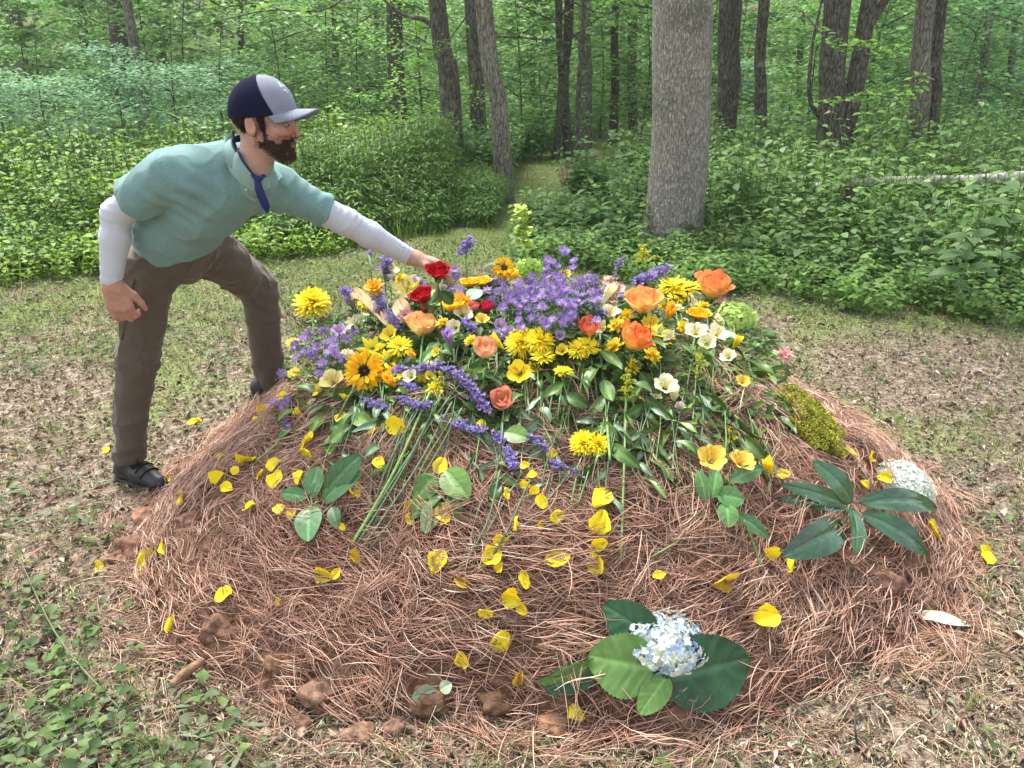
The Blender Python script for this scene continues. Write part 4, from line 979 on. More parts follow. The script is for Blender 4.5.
    x, y = region(5000, .0, 9, -.45, 8.2, .7); n = len(x); ang = r.random(n) * 7; hh = np.clip(r.lognormal(-1.9, .5, n), .05, .45)
    scatter(mb, tv, tf, frames(np.stack([np.cos(ang), np.sin(ang), 0 * ang], -1), norm(np.stack([r.normal(0, .35, n), r.normal(0, .35, n), np.ones(n)], -1))), np.stack([x, y, ground_z(x, y)], -1), np.stack([hh, hh * .4, hh], -1), pal(RT + [(.2, .25, .09)], n, r))
    x, y = region(3800, .0, 9, -.55, 7.4, .6); z = ground_z(x, y); sprig_cloud(mb, np.stack([x, y, z], -1), r.uniform(.06, .26, len(x)), r, LM, 4, .055, [(v[0] * 1.2, v[1] * 1.15, v[2]) for v in RT], stem=False)
    o = mb.obj('mixed_undergrowth', M['leaf'], None, (4, 7, 0)); tag(o, 'mixed leafy undergrowth on the right around the big tree trunk', 'undergrowth', None, 'stuff')
    # forest floor further back
    mb = MB(); n = 9000; y = r.uniform(12, 36, n); x = r.uniform(-1, 1, n) * (y * .78 + 2); k = ~in_path(x, y, .9); x, y = x[k], y[k]; z = ground_z(x, y)
    sprig_cloud(mb, np.stack([x, y, z], -1), np.clip(r.lognormal(-.65, .35, len(x)), .2, 1.4), r, L4, 6, .16, [(0.135, 0.273, 0.072), (0.192, 0.357, 0.099), (0.112, 0.231, 0.081), (0.247, 0.42, 0.108)], stem=False)
    o = mb.obj('forest_undergrowth', M['leaf'], None, (0, 20, 0)); tag(o, 'low green undergrowth covering the forest floor among the trunks', 'undergrowth', None, 'stuff')
    # far wood: mass of foliage closing the view
    mb = MB(); n = 150000; a = r.uniform(-.80, .80, n); d = r.uniform(25, 50, n); x, y = d * np.sin(a) * 1.1, d * np.cos(a); z = ground_z(x, y) + r.uniform(.2, 8, n)
    P = np.stack([x, y, z], -1); k = (vnoise(P, .35, 47) + .5 * vnoise(P, .9, 48) > -.12); P = P[k]; n = len(P); ang = r.random(n) * 7
    X = np.stack([np.cos(ang), np.sin(ang), r.normal(-.15, .2, n)], -1); Z = norm(np.stack([r.normal(0, .35, n), r.normal(-.15, .35, n), np.ones(n)], -1))
    scatter(mb, L4[0], L4[1], frames(X, Z), P, r.uniform(.22, .42, n), pal([(0.137, 0.287, 0.0822), (0.219, 0.418, 0.117), (0.11, 0.235, 0.094), (0.301, 0.522, 0.141), (0.164, 0.313, 0.129)], n, r))
    o = mb.obj('far_woods', M['leaf'], None, (0, 35, 0)); tag(o, 'far-off mass of green foliage closing off the woods', 'woods', None, 'stuff')

# ---------------------------------------------------------------- trees
def tree_crown(r, H0, H1, rad, n, size, cols, layered=False, nbr=16):
    """branches with leaf sprays between heights H0..H1, local coordinates"""
    mb = MB(); br = MB(); pts = []
    for k in range(nbr):
        z = H0 + (H1 - H0) * ((k + r.random()) / nbr); a = k * 2.4 + r.normal(0, .3); ln = rad * (1 - .45 * (z - H0) / (H1 - H0 + .01)) * r.uniform(.6, 1.05)
        d = np.array([math.cos(a), math.sin(a), 0]); rise = ln * (r.uniform(-.12, .45) if layered else r.uniform(.15, .5))
        B = curve_pts([(0, 0, z), d * ln * .5 + (0, 0, z + rise * .7), d * ln + (0, 0, z + rise * (.75 if layered else 1))], 9)
        tube(br, B, [.005 * rad + .005, .002], (.07, .055, .04), 5)
        pts.append((B, ln))
    per = n // nbr
    for B, ln in pts:
        t = r.random(per) ** .7; c = B[(t * 8).astype(int)]; q = r.normal(0, 1, (per, 3)) * (ln * .28, ln * .28, ln * (.085 if layered else .16)) * (1 - .4 * t)[:, None]
        cl = r.integers(0, 7, per); q += (r.normal(0, .22 * ln, (7, 3)) * (1, 1, .25 if layered else .7))[cl]
        P = c + q; ang = r.random(per) * 7; X = np.stack([np.cos(ang), np.sin(ang), r.normal(-.12, .18, per)], -1); Z = norm(np.stack([r.normal(0, .28, per), r.normal(0, .28, per), np.ones(per)], -1))
        scatter(mb, L4[0], L4[1], frames(X, Z), P, size * r.uniform(.6, 1.3, per), pal(cols, per, r, .14))
    return mb.mesh('crown', M['leaf']), br.mesh('limbs', M['bark_far'])

def trunk_mesh(r, pts, rads, ns, mat, flare=1.25, knob=.05, col=(0, 0, 0)):
    pts = np.asarray(pts, float); n = max(12, int(np.linalg.norm(pts[-1] - pts[0]) * 5)); P = curve_pts(pts, n); rad = np.interp(np.linspace(0, 1, n), np.linspace(0, 1, len(rads)), rads)
    z = P[:, 2] - P[0, 2]; rad = rad * (1 + (flare - 1) * np.exp(-z / .22))
    mb = MB(); a = np.arange(ns) * 2 * math.pi / ns; V = []
    lob = 1 + .10 * np.cos(a * 5 + r.random() * 6)[None] * np.exp(-z / .25)[:, None] * (flare > 1.1)
    for k in range(n):
        V.append(P[k] + rad[k] * np.stack([np.cos(a) * lob[k], np.sin(a) * lob[k], 0 * a], -1))
    V = np.array(V); nz = fbm(V.reshape(-1, 3) * (1, 1, .5), 2.0, 3).reshape(n, ns, 1); V = V + (V - P[:, None]) * nz * knob
    mb.add(V.reshape(-1, 3), [gridf(n, ns, True)], col)
    return mb

# (px, py of base, width px, lean px at the top of the frame, distance, bark, label)
TREES = [
 (31, 62, 13, -3, 22, 'bark_pale', 'slim pale grey tree trunk furthest to the left in the woods'),
 (133, 72, 18, -4, 19, 'bark', 'dark thick tree trunk just behind the slim pale one on the left'),
 (146, 97, 11, -8, 15, 'bark_pale', 'slim pale trunk leaning against the dark trunk behind the left shrubs'),
 (174, 50, 6, -3, 26, 'bark_pale', 'thin pale young tree trunk above and left of the blue grey cap'),
 (247, 60, 6, 2, 24, 'bark_far', 'thin dark trunk straight above the cap of the man'),
 (336, 70, 7, 3, 23, 'bark_far', 'thin dark trunk between the man and the rugged grey trunk'),
 (402, 124, 17, -6, 15, 'bark', 'rugged grey trunk standing left of the curved dark trunk'),
 (456, 152, 22, -26, 11.5, 'bark', 'dark trunk curving to the left over the thicket'),
 (480, 132, 17, -8, 14, 'bark_far', 'brownish straight trunk between the curved dark and lichen trunks'),
 (505, 186, 19, -24, 10.4, 'bark_pale', 'pale lichen-spotted trunk leaning left at the thicket end'),
 (555, 130, 8, 3, 16, 'bark', 'thin dark trunk, first of the slim trunks beside the path'),
 (569, 130, 10, 0, 16.5, 'bark', 'dark upright trunk, second of the slim trunks beside the path'),
 (586, 116, 14, -1, 19, 'bark_pale', 'grey trunk, widest of the slim trunks beside the path'),
 (578, 142, 5, 6, 14.5, 'bark_far', 'very thin stem in front of the slim trunks beside the path'),
 (613, 116, 9, 2, 20, 'bark_far', 'slim brown trunk just right of the group beside the path'),
 (634, 95, 11, -2, 24, 'bark_far', 'distant dark trunk between the slim brown trunk and the big trunk'),
 (650, 60, 6, 3, 30, 'bark_far', 'thin distant trunk touching the left edge of the big trunk'),
 (720, 108, 25, 2, 14, 'bark', 'thick grey trunk partly hidden behind the big trunk'),
 (763, 137, 13, -3, 13, 'bark', 'dark slim trunk covered in leafy sprouts right of the big trunk'),
 (826, 142, 29, 3, 11, 'bark', 'dark double trunk forking upward in the right part of the woods'),
 (912, 128, 20, -3, 12, 'bark_pale', 'grey brown trunk of the close pair at the right'),
 (926, 128, 12, 6, 12.2, 'bark', 'thin dark trunk pressed against the grey brown one at the right'),
 (865, 60, 8, 4, 24, 'bark_far', 'thin distant trunk between the forked trunk and the close pair'),
 (975, 85, 10, 3, 18, 'bark_far', 'dark slim trunk in the shady far right of the woods'),
 (1008, 70, 7, -3, 22, 'bark_far', 'thin dark trunk at the far right border of the woods'),
 (92, 55, 7, 3, 27, 'bark_far', 'thin dark trunk between the left pale trunk and the dark thick one'),
 (378, 66, 6, 1, 27, 'bark_far', 'thin distant trunk just left of the rugged grey trunk'),
 (530, 80, 6, 5, 26, 'bark_far', 'thin distant trunk between the lichen trunk and the slim group'),
 (800, 70, 7, -4, 25, 'bark_far', 'thin distant trunk just left of the forked dark trunk'),
]
LEAN = {402: -6, 456: -17, 480: -8, 505: -20, 720: 5, 763: -2, 826: 5, 912: 4, 926: 6, 146: -8, 133: -4}
def ground_at(px, d):
    """ground position at horizontal distance d in the direction of column px"""
    u = (px - 512) / F_PX
    # at the horizon line the horizontal direction is (u, CP) scaled
    zc = d * CP + CAMZ * SP; x = u * zc
    return np.array([x, d, float(ground_z(x, d))])

def trees():
    r = np.random.default_rng(51)
    GR = [(0.113, 0.244, 0.0614), (0.164, 0.321, 0.079), (0.0921, 0.195, 0.0614), (0.216, 0.39, 0.0965)]
    crowns = [tree_crown(np.random.default_rng(60 + k), 0, 3.2, 2.1, 800, .17, GR, k % 2 == 0, 14) for k in range(4)]
    # the big trunk beside the mound
    b = ground_at(672, 7.45); t = thing('big_tree', 'large pale grey tree with rough bark standing behind the flowers', 'tree', b)
    H = 9.0; tm = trunk_mesh(r, [b + (0, 0, -.05), b + (-.01, 0, 1.2), b + (-.10, .02, 3.0), b + (-.25, 0, H)], [.278, .262, .245, .16], 96, None, 1.16, .05)
    tm.obj('trunk', M['bark_big'], t, b)
    cm, lm = crowns[1]
    c = link('crown', cm, t, (.05, 0, 7.0)); c.scale = (1.3, 1.3, 1.1); l = link('limb', lm, c)
    n = 0
    for (px, py, w, lean, d, bark, lab) in TREES:
        b = ground_at(px, d); zc = d * CP + CAMZ * SP; rad = w * zc / F_PX / 2 * .97; lean = LEAN.get(px, lean) - (px - 512) * py / (2324 - py)
        top = 8.0 + r.random() * 2; lx = lean * zc / F_PX
        hz = 1.6 + .078 * d                                  # height where the trunk leaves the frame
        t = thing('tree', lab, 'tree', b, 'trees of the woods beyond the clearing')
        cur = r.normal(0, .05, 2)
        pts = [b + (0, 0, -.1), b + (lx * .5 + cur[0], cur[1], hz * .5), b + (lx, 0, hz), b + (lx * 1.6 + r.normal(0, .15), 0, top)]
        if 'curving' in lab: pts = [b + (0, 0, -.1), b + (-.03, 0, hz * .35), b + (lx * .35, 0, hz * .65), b + (lx, 0, hz), b + (lx * 2.6, 0, top)]
        mb = trunk_mesh(r, pts, [rad, rad * .92, rad * .85, rad * .5], 40 if w > 12 else 18, None, 1.22, .10)
        if 'forking' in lab:
            f = b + (.06, 0, 1.9); tube(mb, [b + (.09, 0, .5), b + (.17, 0, 1.4), b + (.19, 0, 2.6), b + (.30, .1, 5)], [rad * .62, rad * .6, rad * .5, rad * .3], (0, 0, 0), 20, 20)
            tube(mb, [b + (.15, 0, 2.05), b + (.32, 0, 2.30), b + (.50, 0, 2.75), b + (.75, .1, 4)], [.07, .055, .05, .03], (0, 0, 0), 12, 16)
            tube(mb, [b + (-.12, 0, .9), b + (-.40, 0, 1.25), b + (-.46, 0, 1.9), b + (-.40, 0, 2.6)], [.035, .03, .02, .012], (0, 0, 0), 8, 14)
        if 'curving' in lab: tube(mb, [pts[2] + (0, 0, .25), pts[2] + (-.25, 0, .55), pts[2] + (-.6, .1, .65), pts[2] + (-1.0, .2, .95)], [.05, .035, .025, .012], (0, 0, 0), 8, 14)
        mb.obj('trunk', M[bark], t, b)
        cm, lm = crowns[n % 4]; n += 1
        c = link('crown', cm, t, (lx * 1.3, 0, (hz + 1.0) if d < 16 else hz - .9)); s = (.8 if d < 16 else 1.15) + .3 * r.random(); c.scale = (s, s, s * 1.15); c.rotation_euler = (0, 0, r.random() * 6.3)
        link('limb', lm, c)
        if 'sprouts' in lab:
            sp = MB(); k = 260; zz = r.uniform(.5, 3.2, k); a = r.random(k) * 7; P = b + np.stack([np.cos(a) * .13, np.sin(a) * .13, zz], -1) + r.normal(0, .05, (k, 3))
            scatter(sp, L4[0], L4[1], frames(np.stack([np.cos(a), np.sin(a), a * 0], -1), np.tile([0., 0, 1], (k, 1)) + r.normal(0, .3, (k, 3))), P, r.uniform(.04, .09, k), pal([(.12, .25, .05), (.09, .2, .045)], k, r)); sp.obj('ivy_leaves', M['leaf'], t, b)

SAPS = [(20, 11, 'blue'), (75, 10.3, 'blue'), (135, 12, 'blue'), (190, 11, 'blue'), (235, 12.5, 'blue'), (55, 13.5, 'mid'), (285, 14, 'mid'), (330, 16, 'mid'), (366, 17, 'mid'),
        (205, 16, 'mid'), (110, 17, 'mid'), (5, 17, 'mid'), (430, 17, 'mid'), (425, 13.2, 'lime'), (522, 17, 'mid'), (470, 20, 'mid'), (545, 21, 'mid'), (600, 23, 'mid'), (640, 20, 'mid'),
        (700, 17.5, 'mid'), (742, 16, 'blue'), (785, 17, 'mid'), (800, 14, 'mid'), (866, 15, 'mid'), (893, 18, 'dark'), (950, 15.5, 'dark'), (1000, 14, 'dark'), (1040, 12, 'dark'), (960, 20, 'dark'), (850, 21, 'mid'),
        (300, 21, 'mid'), (160, 22, 'mid'), (30, 23, 'mid'), (400, 23, 'mid'), (-40, 12, 'blue'), (-70, 17, 'mid'), (1090, 17, 'dark'), (250, 25, 'mid'), (500, 25, 'mid'), (735, 24, 'mid'), (920, 25, 'dark')]
def saplings():
    r = np.random.default_rng(71)
    CO = {'blue': [(0.175, 0.332, 0.167), (0.133, 0.273, 0.14), (0.225, 0.41, 0.211)], 'mid': [(0.143, 0.293, 0.079), (0.205, 0.39, 0.0965), (0.113, 0.234, 0.0702)], 'dark': [(0.0819, 0.186, 0.0702), (0.113, 0.234, 0.0878)], 'lime': [(0.307, 0.566, 0.105), (0.225, 0.448, 0.0878)]}
    TX = {'blue': 'bluish green', 'mid': 'mid green', 'dark': 'dark green', 'lime': 'lime green'}
    proto = {k: [tree_crown(np.random.default_rng(80 + j), .12, 2.5, 1.25, 2600, .075 if k != 'mid' else .095, CO[k], True, 15) for j in range(2)] for k in CO}
    proto['blue'] = [tree_crown(np.random.default_rng(90 + j), .10, 1.75, 1.2, 3200, .068, CO['blue'], True, 15) for j in range(2)]
    marks = sorted([(t[0], t[6]) for t in TREES])
    for k, (px, d, kind) in enumerate(SAPS):
        b = ground_at(px, d); s = r.uniform(.9, 1.2) * (1.0 if kind == 'blue' else 1.15 if d < 19 else 1.6)
        t = thing('shrub' if kind == 'blue' else 'sapling', SAPL[k], 'shrub' if kind == 'blue' else 'young tree', b, 'understorey shrubs and saplings')
        cm, lm = proto[kind][k % 2]
        f = link('foliage', cm, t); f.scale = (s, s, s); f.rotation_euler = (0, 0, r.random() * 6.3); l = link('branches', lm, t); l.scale = f.scale; l.rotation_euler = f.rotation_euler
        mb = MB(); tube(mb, [b, b + (.10 * r.normal(), .1 * r.normal(), 1.2 * s), b + (.2 * r.normal(), .05, 2.5 * s)], [.015 * s, .011 * s, .004], (.07, .055, .04), 8, 10); mb.obj('trunk', M['bark_far'], t, b)
SAPL = []
def sap_labels():
    TX = {'blue': 'bluish green shrub', 'mid': 'green layered sapling', 'dark': 'dark green sapling', 'lime': 'small lime green sapling'}
    order = sorted(range(len(SAPS)), key=lambda i: SAPS[i][0]); out = [None] * len(SAPS)
    cnt = {}
    ORD = ['first', 'second', 'third', 'fourth', 'fifth', 'sixth', 'seventh', 'eighth', 'ninth', 'tenth', 'eleventh', 'twelfth', 'thirteenth', 'fourteenth', 'fifteenth', 'sixteenth', 'seventeenth', 'eighteenth', 'nineteenth', 'twentieth']
    for i in order:
        px, d, kind = SAPS[i]; dep = 'nearest row' if d < 14.6 else 'middle row' if d < 19 else 'farthest row'
        key = (kind, dep); c = cnt[key] = cnt.get(key, 0) + 1
        out[i] = '%s, %s from the left in the %s of the woods' % (TX[kind], ORD[c - 1], dep)
    SAPL.extend(out)

def extra_plants():
    """single things in the undergrowth: tall big-leaved weeds, log, stump, sprays hanging before the trunks"""
    r = np.random.default_rng(99)
    # fallen log
    a, b = at(815, 186, 7.9), at(1035, 176, 7.6); a[2] = max(a[2], .42); 
    mb = trunk_mesh(r, [a, (a + b) / 2 + (0, 0, .01), b, b + (b - a) * .6], [.045, .055, .06, .065], 24, None, 1.0, .12) if False else MB()
    tube(mb, [a, a * .7 + b * .3 + (0, 0, .015), a * .3 + b * .7 - (0, 0, .01), b, b + (b - a) * .5], [.03, .045, .05, .055, .06], (.42, .39, .36), 18, 40)
    V = mb.V[0]; mb.V[0] = V + (vnoise(V * (.3, 1, 1), 14, 5) * .008)[:, None] * norm(V - V.mean(0)); mb.Cc[0] = np.clip(np.array([.42, .39, .36]) * (1 + .3 * vnoise(V * (.25, 2, 2), 20, 6))[:, None], .05, .8)
    tag(mb.obj('fallen_log', mat_col('bleached_wood', rough=.85, nscale=50, namt=.3, bump=.004, bscale=60), None, a), 'pale bleached log lying level in the undergrowth on the right', 'log')
    # stump with a curling vine
    p = at(846, 196, 7.3); p0 = np.array([p[0], p[1], float(ground_z(p[0], p[1]))])
    st = thing('tree_stump', 'short dark broken stump wrapped in leaves before the log', 'stump', p0)
    mb = trunk_mesh(r, [p0, p0 + (.01, 0, .3), p0 + (.02, 0, p[2] + .08)], [.065, .055, .05], 20, None, 1.2, .2)
    top = p0 + (.02, 0, p[2] + .08); n = mb.n; tube(mb, [top - (0, 0, .02), top + (.01, 0, .02), top + (.018, 0, .045)], [.05, .035, .008], (.1, .08, .05), 14); mb.obj('trunk', M['bark'], st, p0)
    mb = MB(); k = 90; zz = r.uniform(.05, p[2] + .1, k); a_ = zz * 14 + r.normal(0, .4, k); P = p0 + np.stack([np.cos(a_) * .07, np.sin(a_) * .07, zz], -1)
    scatter(mb, LM[0], LM[1], frames(np.stack([np.cos(a_), np.sin(a_), a_ * 0 - .2], -1), r.normal(0, .4, (k, 3)) + (0, -.3, 1)), P, r.uniform(.03, .06, k), pal([(.07, .15, .04), (.12, .2, .05)], k, r)); mb.obj('ivy_leaves', M['leaf'], st, p0)
    # tall weeds with big leaves: (px, py top, distance, n leaves, leaf size, label)
    W = [(935, 190, 5.6, 9, .19, 'tall weed with drooping big pale leaves left of the two at the right border'), (990, 168, 5.2, 10, .21, 'tallest big-leaved weed near the right border, above the log'), (1030, 150, 5.5, 9, .20, 'big-leaved weed cut by the right border of the photo'),
         (905, 215, 6.2, 8, .13, 'pale green leafy weed below the middle of the log'), (965, 225, 5.4, 8, .15, 'broad-leaved weed below the log near the right border'), (548, 178, 7.2, 9, .13, 'whorled weed with bright leaves at the left end of the right bank'),
         (588, 172, 7.6, 9, .14, 'leafy weed between the path and the big trunk'), (615, 185, 7.0, 9, .13, 'broad-leaved weed just left of the big trunk'), (575, 205, 6.9, 8, .12, 'lower leafy weed in front of the whorled one near the path'),
         (735, 168, 8.2, 8, .12, 'bluish weed just right of the big trunk'), (770, 180, 7.4, 8, .13, 'bright leafy weed left of the stump'), (628, 150, 8.4, 8, .14, 'weed with yellow green leaves touching the big trunk on its left'), (880, 130, 9.5, 9, .15, 'tall pale weed behind the middle of the log'), (960, 120, 8.6, 10, .16, 'tall leafy weed rising behind the log near the right border'),
         (12, 240, 6.3, 6, .12, 'dark-stemmed weed at the left border of the photo'), (225, 150, 8.2, 8, .12, 'bright weed directly behind the back of the man'), (126, 150, 8.0, 8, .12, 'tall lime weed above the shoulder of the man'), (318, 128, 9.2, 8, .13, 'lime weed right of the brim of the cap')]
    for (px, py, d, nl, sz, lab) in W:
        top = at(px, py, d); b = np.array([top[0] - .03, d, float(ground_z(top[0], d))]); h = max(top[2] - b[2], .25)
        t = thing('weed', lab, 'plant', b, 'tall weeds at the edge of the woods'); n1 = 14
        mb = MB(); spine = curve_pts([b, b + (.01, 0, h * .5), b + (.03, -.02, h)], 10); tube(mb, spine, [.005, .003], (.12, .17, .07), 6); mb.obj('stem', M['stem'], t, b)
        mb = MB(); lt = leaf_template(w=.26, a=.78, n=7, curl=.32, fold=.10)
        base = [(.10, .20, .06), (.13, .24, .08), (.16, .26, .11)] if px > 500 else [(.14, .28, .05), (.10, .22, .04)]
        for k in range(nl * 2):
            tt = .35 + .65 * (k / (nl * 2 - 1)); c = spine[int(tt * 9)]; a_ = k * 2.4 + r.normal(0, .3); X = np.array([math.cos(a_), math.sin(a_), r.normal(.15, .2)])
            scatter(mb, lt[0], lt[1], frames(X[None], np.array([[r.normal(0, .2), r.normal(0, .2) - .1, 1]])), (c + X * .02)[None], np.array([sz * r.uniform(.7, 1.15) * (1.1 - .4 * tt)]), pal(base, 1, r))
        mb.obj('leaves', M['leaf'], t, b)
    # overhanging yellow-green twigs in front of the forked trunk and top of the frame
    for (px, py, d, L_, dirx, lab) in [(835, 45, 8.6, .75, 1, 'thin branch with yellow green leaves before the forked trunk'), (905, 95, 8.2, .8, -1, 'lower leafy branch between the forked trunk and the pair'), (440, 48, 10.2, .7, -1, 'bright leafy branch hanging before the curved dark trunk'), (660, -2, 11, .8, -1, 'leafy branch at the top left of the big trunk'), (215, 4, 7.5, .7, 1, 'bright leafy branch hanging in at the top above the cap'), (330, 8, 7.0, 1.1, -1, 'bare arching twig at the top of the photo right of the cap')]:
        c = at(px, py, d); t = thing('branch', lab, 'branch', c, 'single branches hanging into view')
        e = c + (dirx * L_, .1, -.12 * L_); s0 = c + (-dirx * .3, .3, .35)
        mb = MB(); B = curve_pts([s0, c, (c + e) / 2 + (0, 0, .05), e], 14); tube(mb, B, [.010, .003], (.06, .05, .035), 6); mb.obj('twig', M['bark_far'], t, c)
        mb = MB(); k = 12 if 'bare' in lab else 110; tt = r.random(k); P = B[(2 + tt * 11).astype(int)] + r.normal(0, .07, (k, 3)) * (1, 1, .35); a_ = r.random(k) * 7
        scatter(mb, LM[0], LM[1], frames(np.stack([np.cos(a_), np.sin(a_), r.normal(-.1, .15, k)], -1), r.normal(0, .25, (k, 3)) + (0, 0, 1)), P, r.uniform(.05, .10, k), pal([(.17, .32, .05), (.12, .25, .05)], k, r)); mb.obj('leaves', M['leaf'], t, c)

def haze():
    m, nt, nodes, L = new_mat('damp_air'); v = N(nt, 'ShaderNodeVolumePrincipled'); v.inputs['Color'].default_value = (.90, .96, .90, 1); v.inputs['Density'].default_value = HAZE; v.inputs['Anisotropy'].default_value = .2
    o = N(nt, 'ShaderNodeOutputMaterial'); L.new(v.outputs[0], o.inputs['Volume'])
    x0, x1, y0, y1, z0, z1 = -152, 152, -149, 155, -3.5, 26
    V = np.array([[x, y, z] for x in (x0, x1) for y in (y0, y1) for z in (z0, z1)], float); F = np.array([[0, 1, 3, 2], [4, 6, 7, 5], [0, 4, 5, 1], [2, 3, 7, 6], [0, 2, 6, 4], [1, 5, 7, 3]])
    o = link('haze', mkmesh('haze', V, F, None, m, False)); tag(o, 'thin pale damp air between the trunks of the woods', 'haze', None, 'stuff')
HAZE = .0011

def build_setting():
    materials(); M['bark_big'] = mat_bark('bark_big', (.19, .168, .142), (.50, .465, .405), 1.9)
    build_ground(); needles(); litter(); grass(); undergrowth(); trees(); sap_labels(); saplings(); extra_plants()
    if HAZE: haze()
CL = [(552, 725, 21, (.27, .15, .09), 'round brown soil clod at the front edge below the hydrangea'), (318, 692, 19, (.20, .12, .08), 'pale brown clod at the lower left of the mound'), (301, 728, 20, (.13, .075, .05), 'dark angular clod below the pale brown one at the lower left'), (357, 736, 17, (.20, .12, .08), 'squat clod second from the left along the bottom edge'), (395, 728, 16, (.22, .13, .09), 'small reddish clod left of centre along the bottom edge'), (148, 517, 15, (.26, .14, .09), 'small red brown clod just below the near shoe'), (140, 541, 21, (.17, .09, .06), 'larger dark clod below the small one near the shoe'), (115, 560, 12, (.2, .12, .08), 'low clod beside the petals at the left foot of the mound'), (222, 620, 20, (.16, .09, .06), 'brown clod half under the straw at the left'), (277, 660, 16, (.15, .085, .055), 'dark clod between straw wisps at the lower left'), (40, 640, 9, (.24, .15, .11), 'tiny clod in the weeds at the left border'), (430, 693, 20, (.15, .085, .055), 'dark clod half hidden by straw at the front'), (495, 697, 18, (.14, .08, .05), 'dark clod left of the folded hydrangea leaf'), (880, 575, 22, (.15, .085, .06), 'dark clod in the hollow at the right of the mound'), (190, 520, 12, (.18, .10, .07), 'small clod at the straw edge right of the shoe')]
def CLODXY():
    return [(q[0], q[1], c[2] * (q[1] * CP + (CAMZ - q[2]) * SP) / F_PX) for c in CL for q in [on_ray(c[0], c[1], .0)]]
# ================================================================ flowers, leaves, petals, stones
FR = np.random.default_rng(123)
YEL = [(.90, .76, .03), (.88, .68, .02), (.92, .80, .05)]
GREEN = [(.055, .125, .022), (.085, .175, .030), (.04, .095, .02), (.12, .21, .04)]
SILV = [(.11, .18, .10), (.14, .22, .13), (.09, .15, .08)]

def place(o, M3, loc):
    m = Matrix([[*M3[0], loc[0]], [*M3[1], loc[1]], [*M3[2], loc[2]], [0, 0, 0, 1]]); o.matrix_basis = m
def zframe(z, spin=0.0):
    z = norm(z); x = norm(np.cross([.3, .9, .1], z)); y = np.cross(z, x)
    return np.stack([x * math.cos(spin) + y * math.sin(spin), -x * math.sin(spin) + y * math.cos(spin), z], 1)

def rose_mesh(r, c0, c1, c2, rings=None, H=1.15):
    """c0 base, c1 body, c2 lip colour; unit radius"""
    mb = MB(); nu, nv = 11, 9
    rings = rings or [(3, .30, 1.02, .0, 1.25), (4, .48, 1.08, .03, 1.0), (5, .70, 1.06, .12, .85), (5, .86, 1.0, .20, .78)]
    for (n, R0, h, fl, hw) in rings:
        a0 = r.random() * 7
        for k in range(n):
            t, s = np.meshgrid(np.linspace(0, 1, nu), np.linspace(-1, 1, nv), indexing='ij')
            rr = R0 * (.22 + .78 * np.sin(np.minimum(t * 1.35, 1) * math.pi / 2)) * (1 - .22 * np.clip(t - .55, 0, 1) * (fl < .1)) + fl * np.clip((t - .70) / .30, 0, 1) ** 2 + .05 * s
            ph = a0 + k * 2 * math.pi / n + r.normal(0, .08) + s * hw * np.sin(math.pi * (.10 + .74 * t)) ** .55
            z = H * h * (t ** .85) * (1 - .11 * s ** 2 * t ** 2) - fl * .45 * np.clip((t - .78) / .22, 0, 1) ** 2
            z = z + .04 * np.sin(s * 5 + k) * t; rr = rr * (1 + .05 * np.sin(s * 4 + k * 2) * t)
            V = np.stack([rr * np.cos(ph), rr * np.sin(ph), z], -1).reshape(-1, 3)
            e = np.clip((t - .55) * 1.8 + .35 * s ** 4 + .15 * vnoise(V, 3, k).reshape(t.shape), 0, 1).reshape(-1, 1); b = np.clip(1 - t * 2.2, 0, 1).reshape(-1, 1)
            c = (np.array(c1) * (1 - e) + np.array(c2) * e) * (1 - b) + np.array(c0) * b
            c = c * (1 + .16 * vnoise(V * (4, 4, .6), 2.2, 3 + k))[:, None]; mb.add(V, [gridf(nu, nv)], np.clip(c * (1 + r.normal(0, .07)), 0, .92))
    return mb.mesh('bloom', M['petal'])

def calyx_mesh(r, col=(.07, .15, .045), n=5):
    mb = MB(); lt = leaf_template(w=.16, a=.6, n=5, curl=.35)
    th, ph = np.meshgrid(np.linspace(0, math.pi, 6), np.arange(8) * math.pi / 4, indexing='ij')
    mb.add(np.stack([.30 * np.sin(th) * np.cos(ph), .30 * np.sin(th) * np.sin(ph), -.08 + .26 * np.cos(th)], -1).reshape(-1, 3), [gridf(6, 8, True)], col)
    a = np.arange(n) * 2 * math.pi / n; X = np.stack([np.cos(a), np.sin(a), .45 + 0 * a], -1); Z = np.stack([-np.cos(a) * .4, -np.sin(a) * .4, 1 + 0 * a], -1)
    scatter(mb, lt[0], lt[1], frames(X, Z), X * .1, np.full(n, .75), pal([col], n, r))
    return mb.mesh('calyx', M['stem'])

def ray_mesh(r, layers, cols, w=.10, jit=.08, tmpl=None, r0=.06):
    """layers: (count, length, elevation deg, z offset)"""
    mb = MB()
    for (n, ln, el_, zo) in layers:
        a = np.arange(n) * 2 * math.pi / n + r.random() * 6 + r.normal(0, jit, n); e = R(el_) + r.normal(0, .12, n)
        X = np.stack([np.cos(a) * np.cos(e), np.sin(a) * np.cos(e), np.sin(e)], -1); Z = np.stack([-np.cos(a) * np.sin(e), -np.sin(a) * np.sin(e), np.cos(e)], -1) + r.normal(0, .15, (n, 3))
        lt = tmpl or leaf_template(w=w, a=1.15, n=5, curl=.16, fold=-.25)
        L_ = ln * r.uniform(.88, 1.1, n); scatter(mb, lt[0], lt[1], frames(X, Z), np.stack([0 * a, 0 * a, zo + 0 * a], -1) + X * r0, np.stack([L_, 0 * L_ + 1, L_], -1), pal(cols, n, r, .08))
    return mb

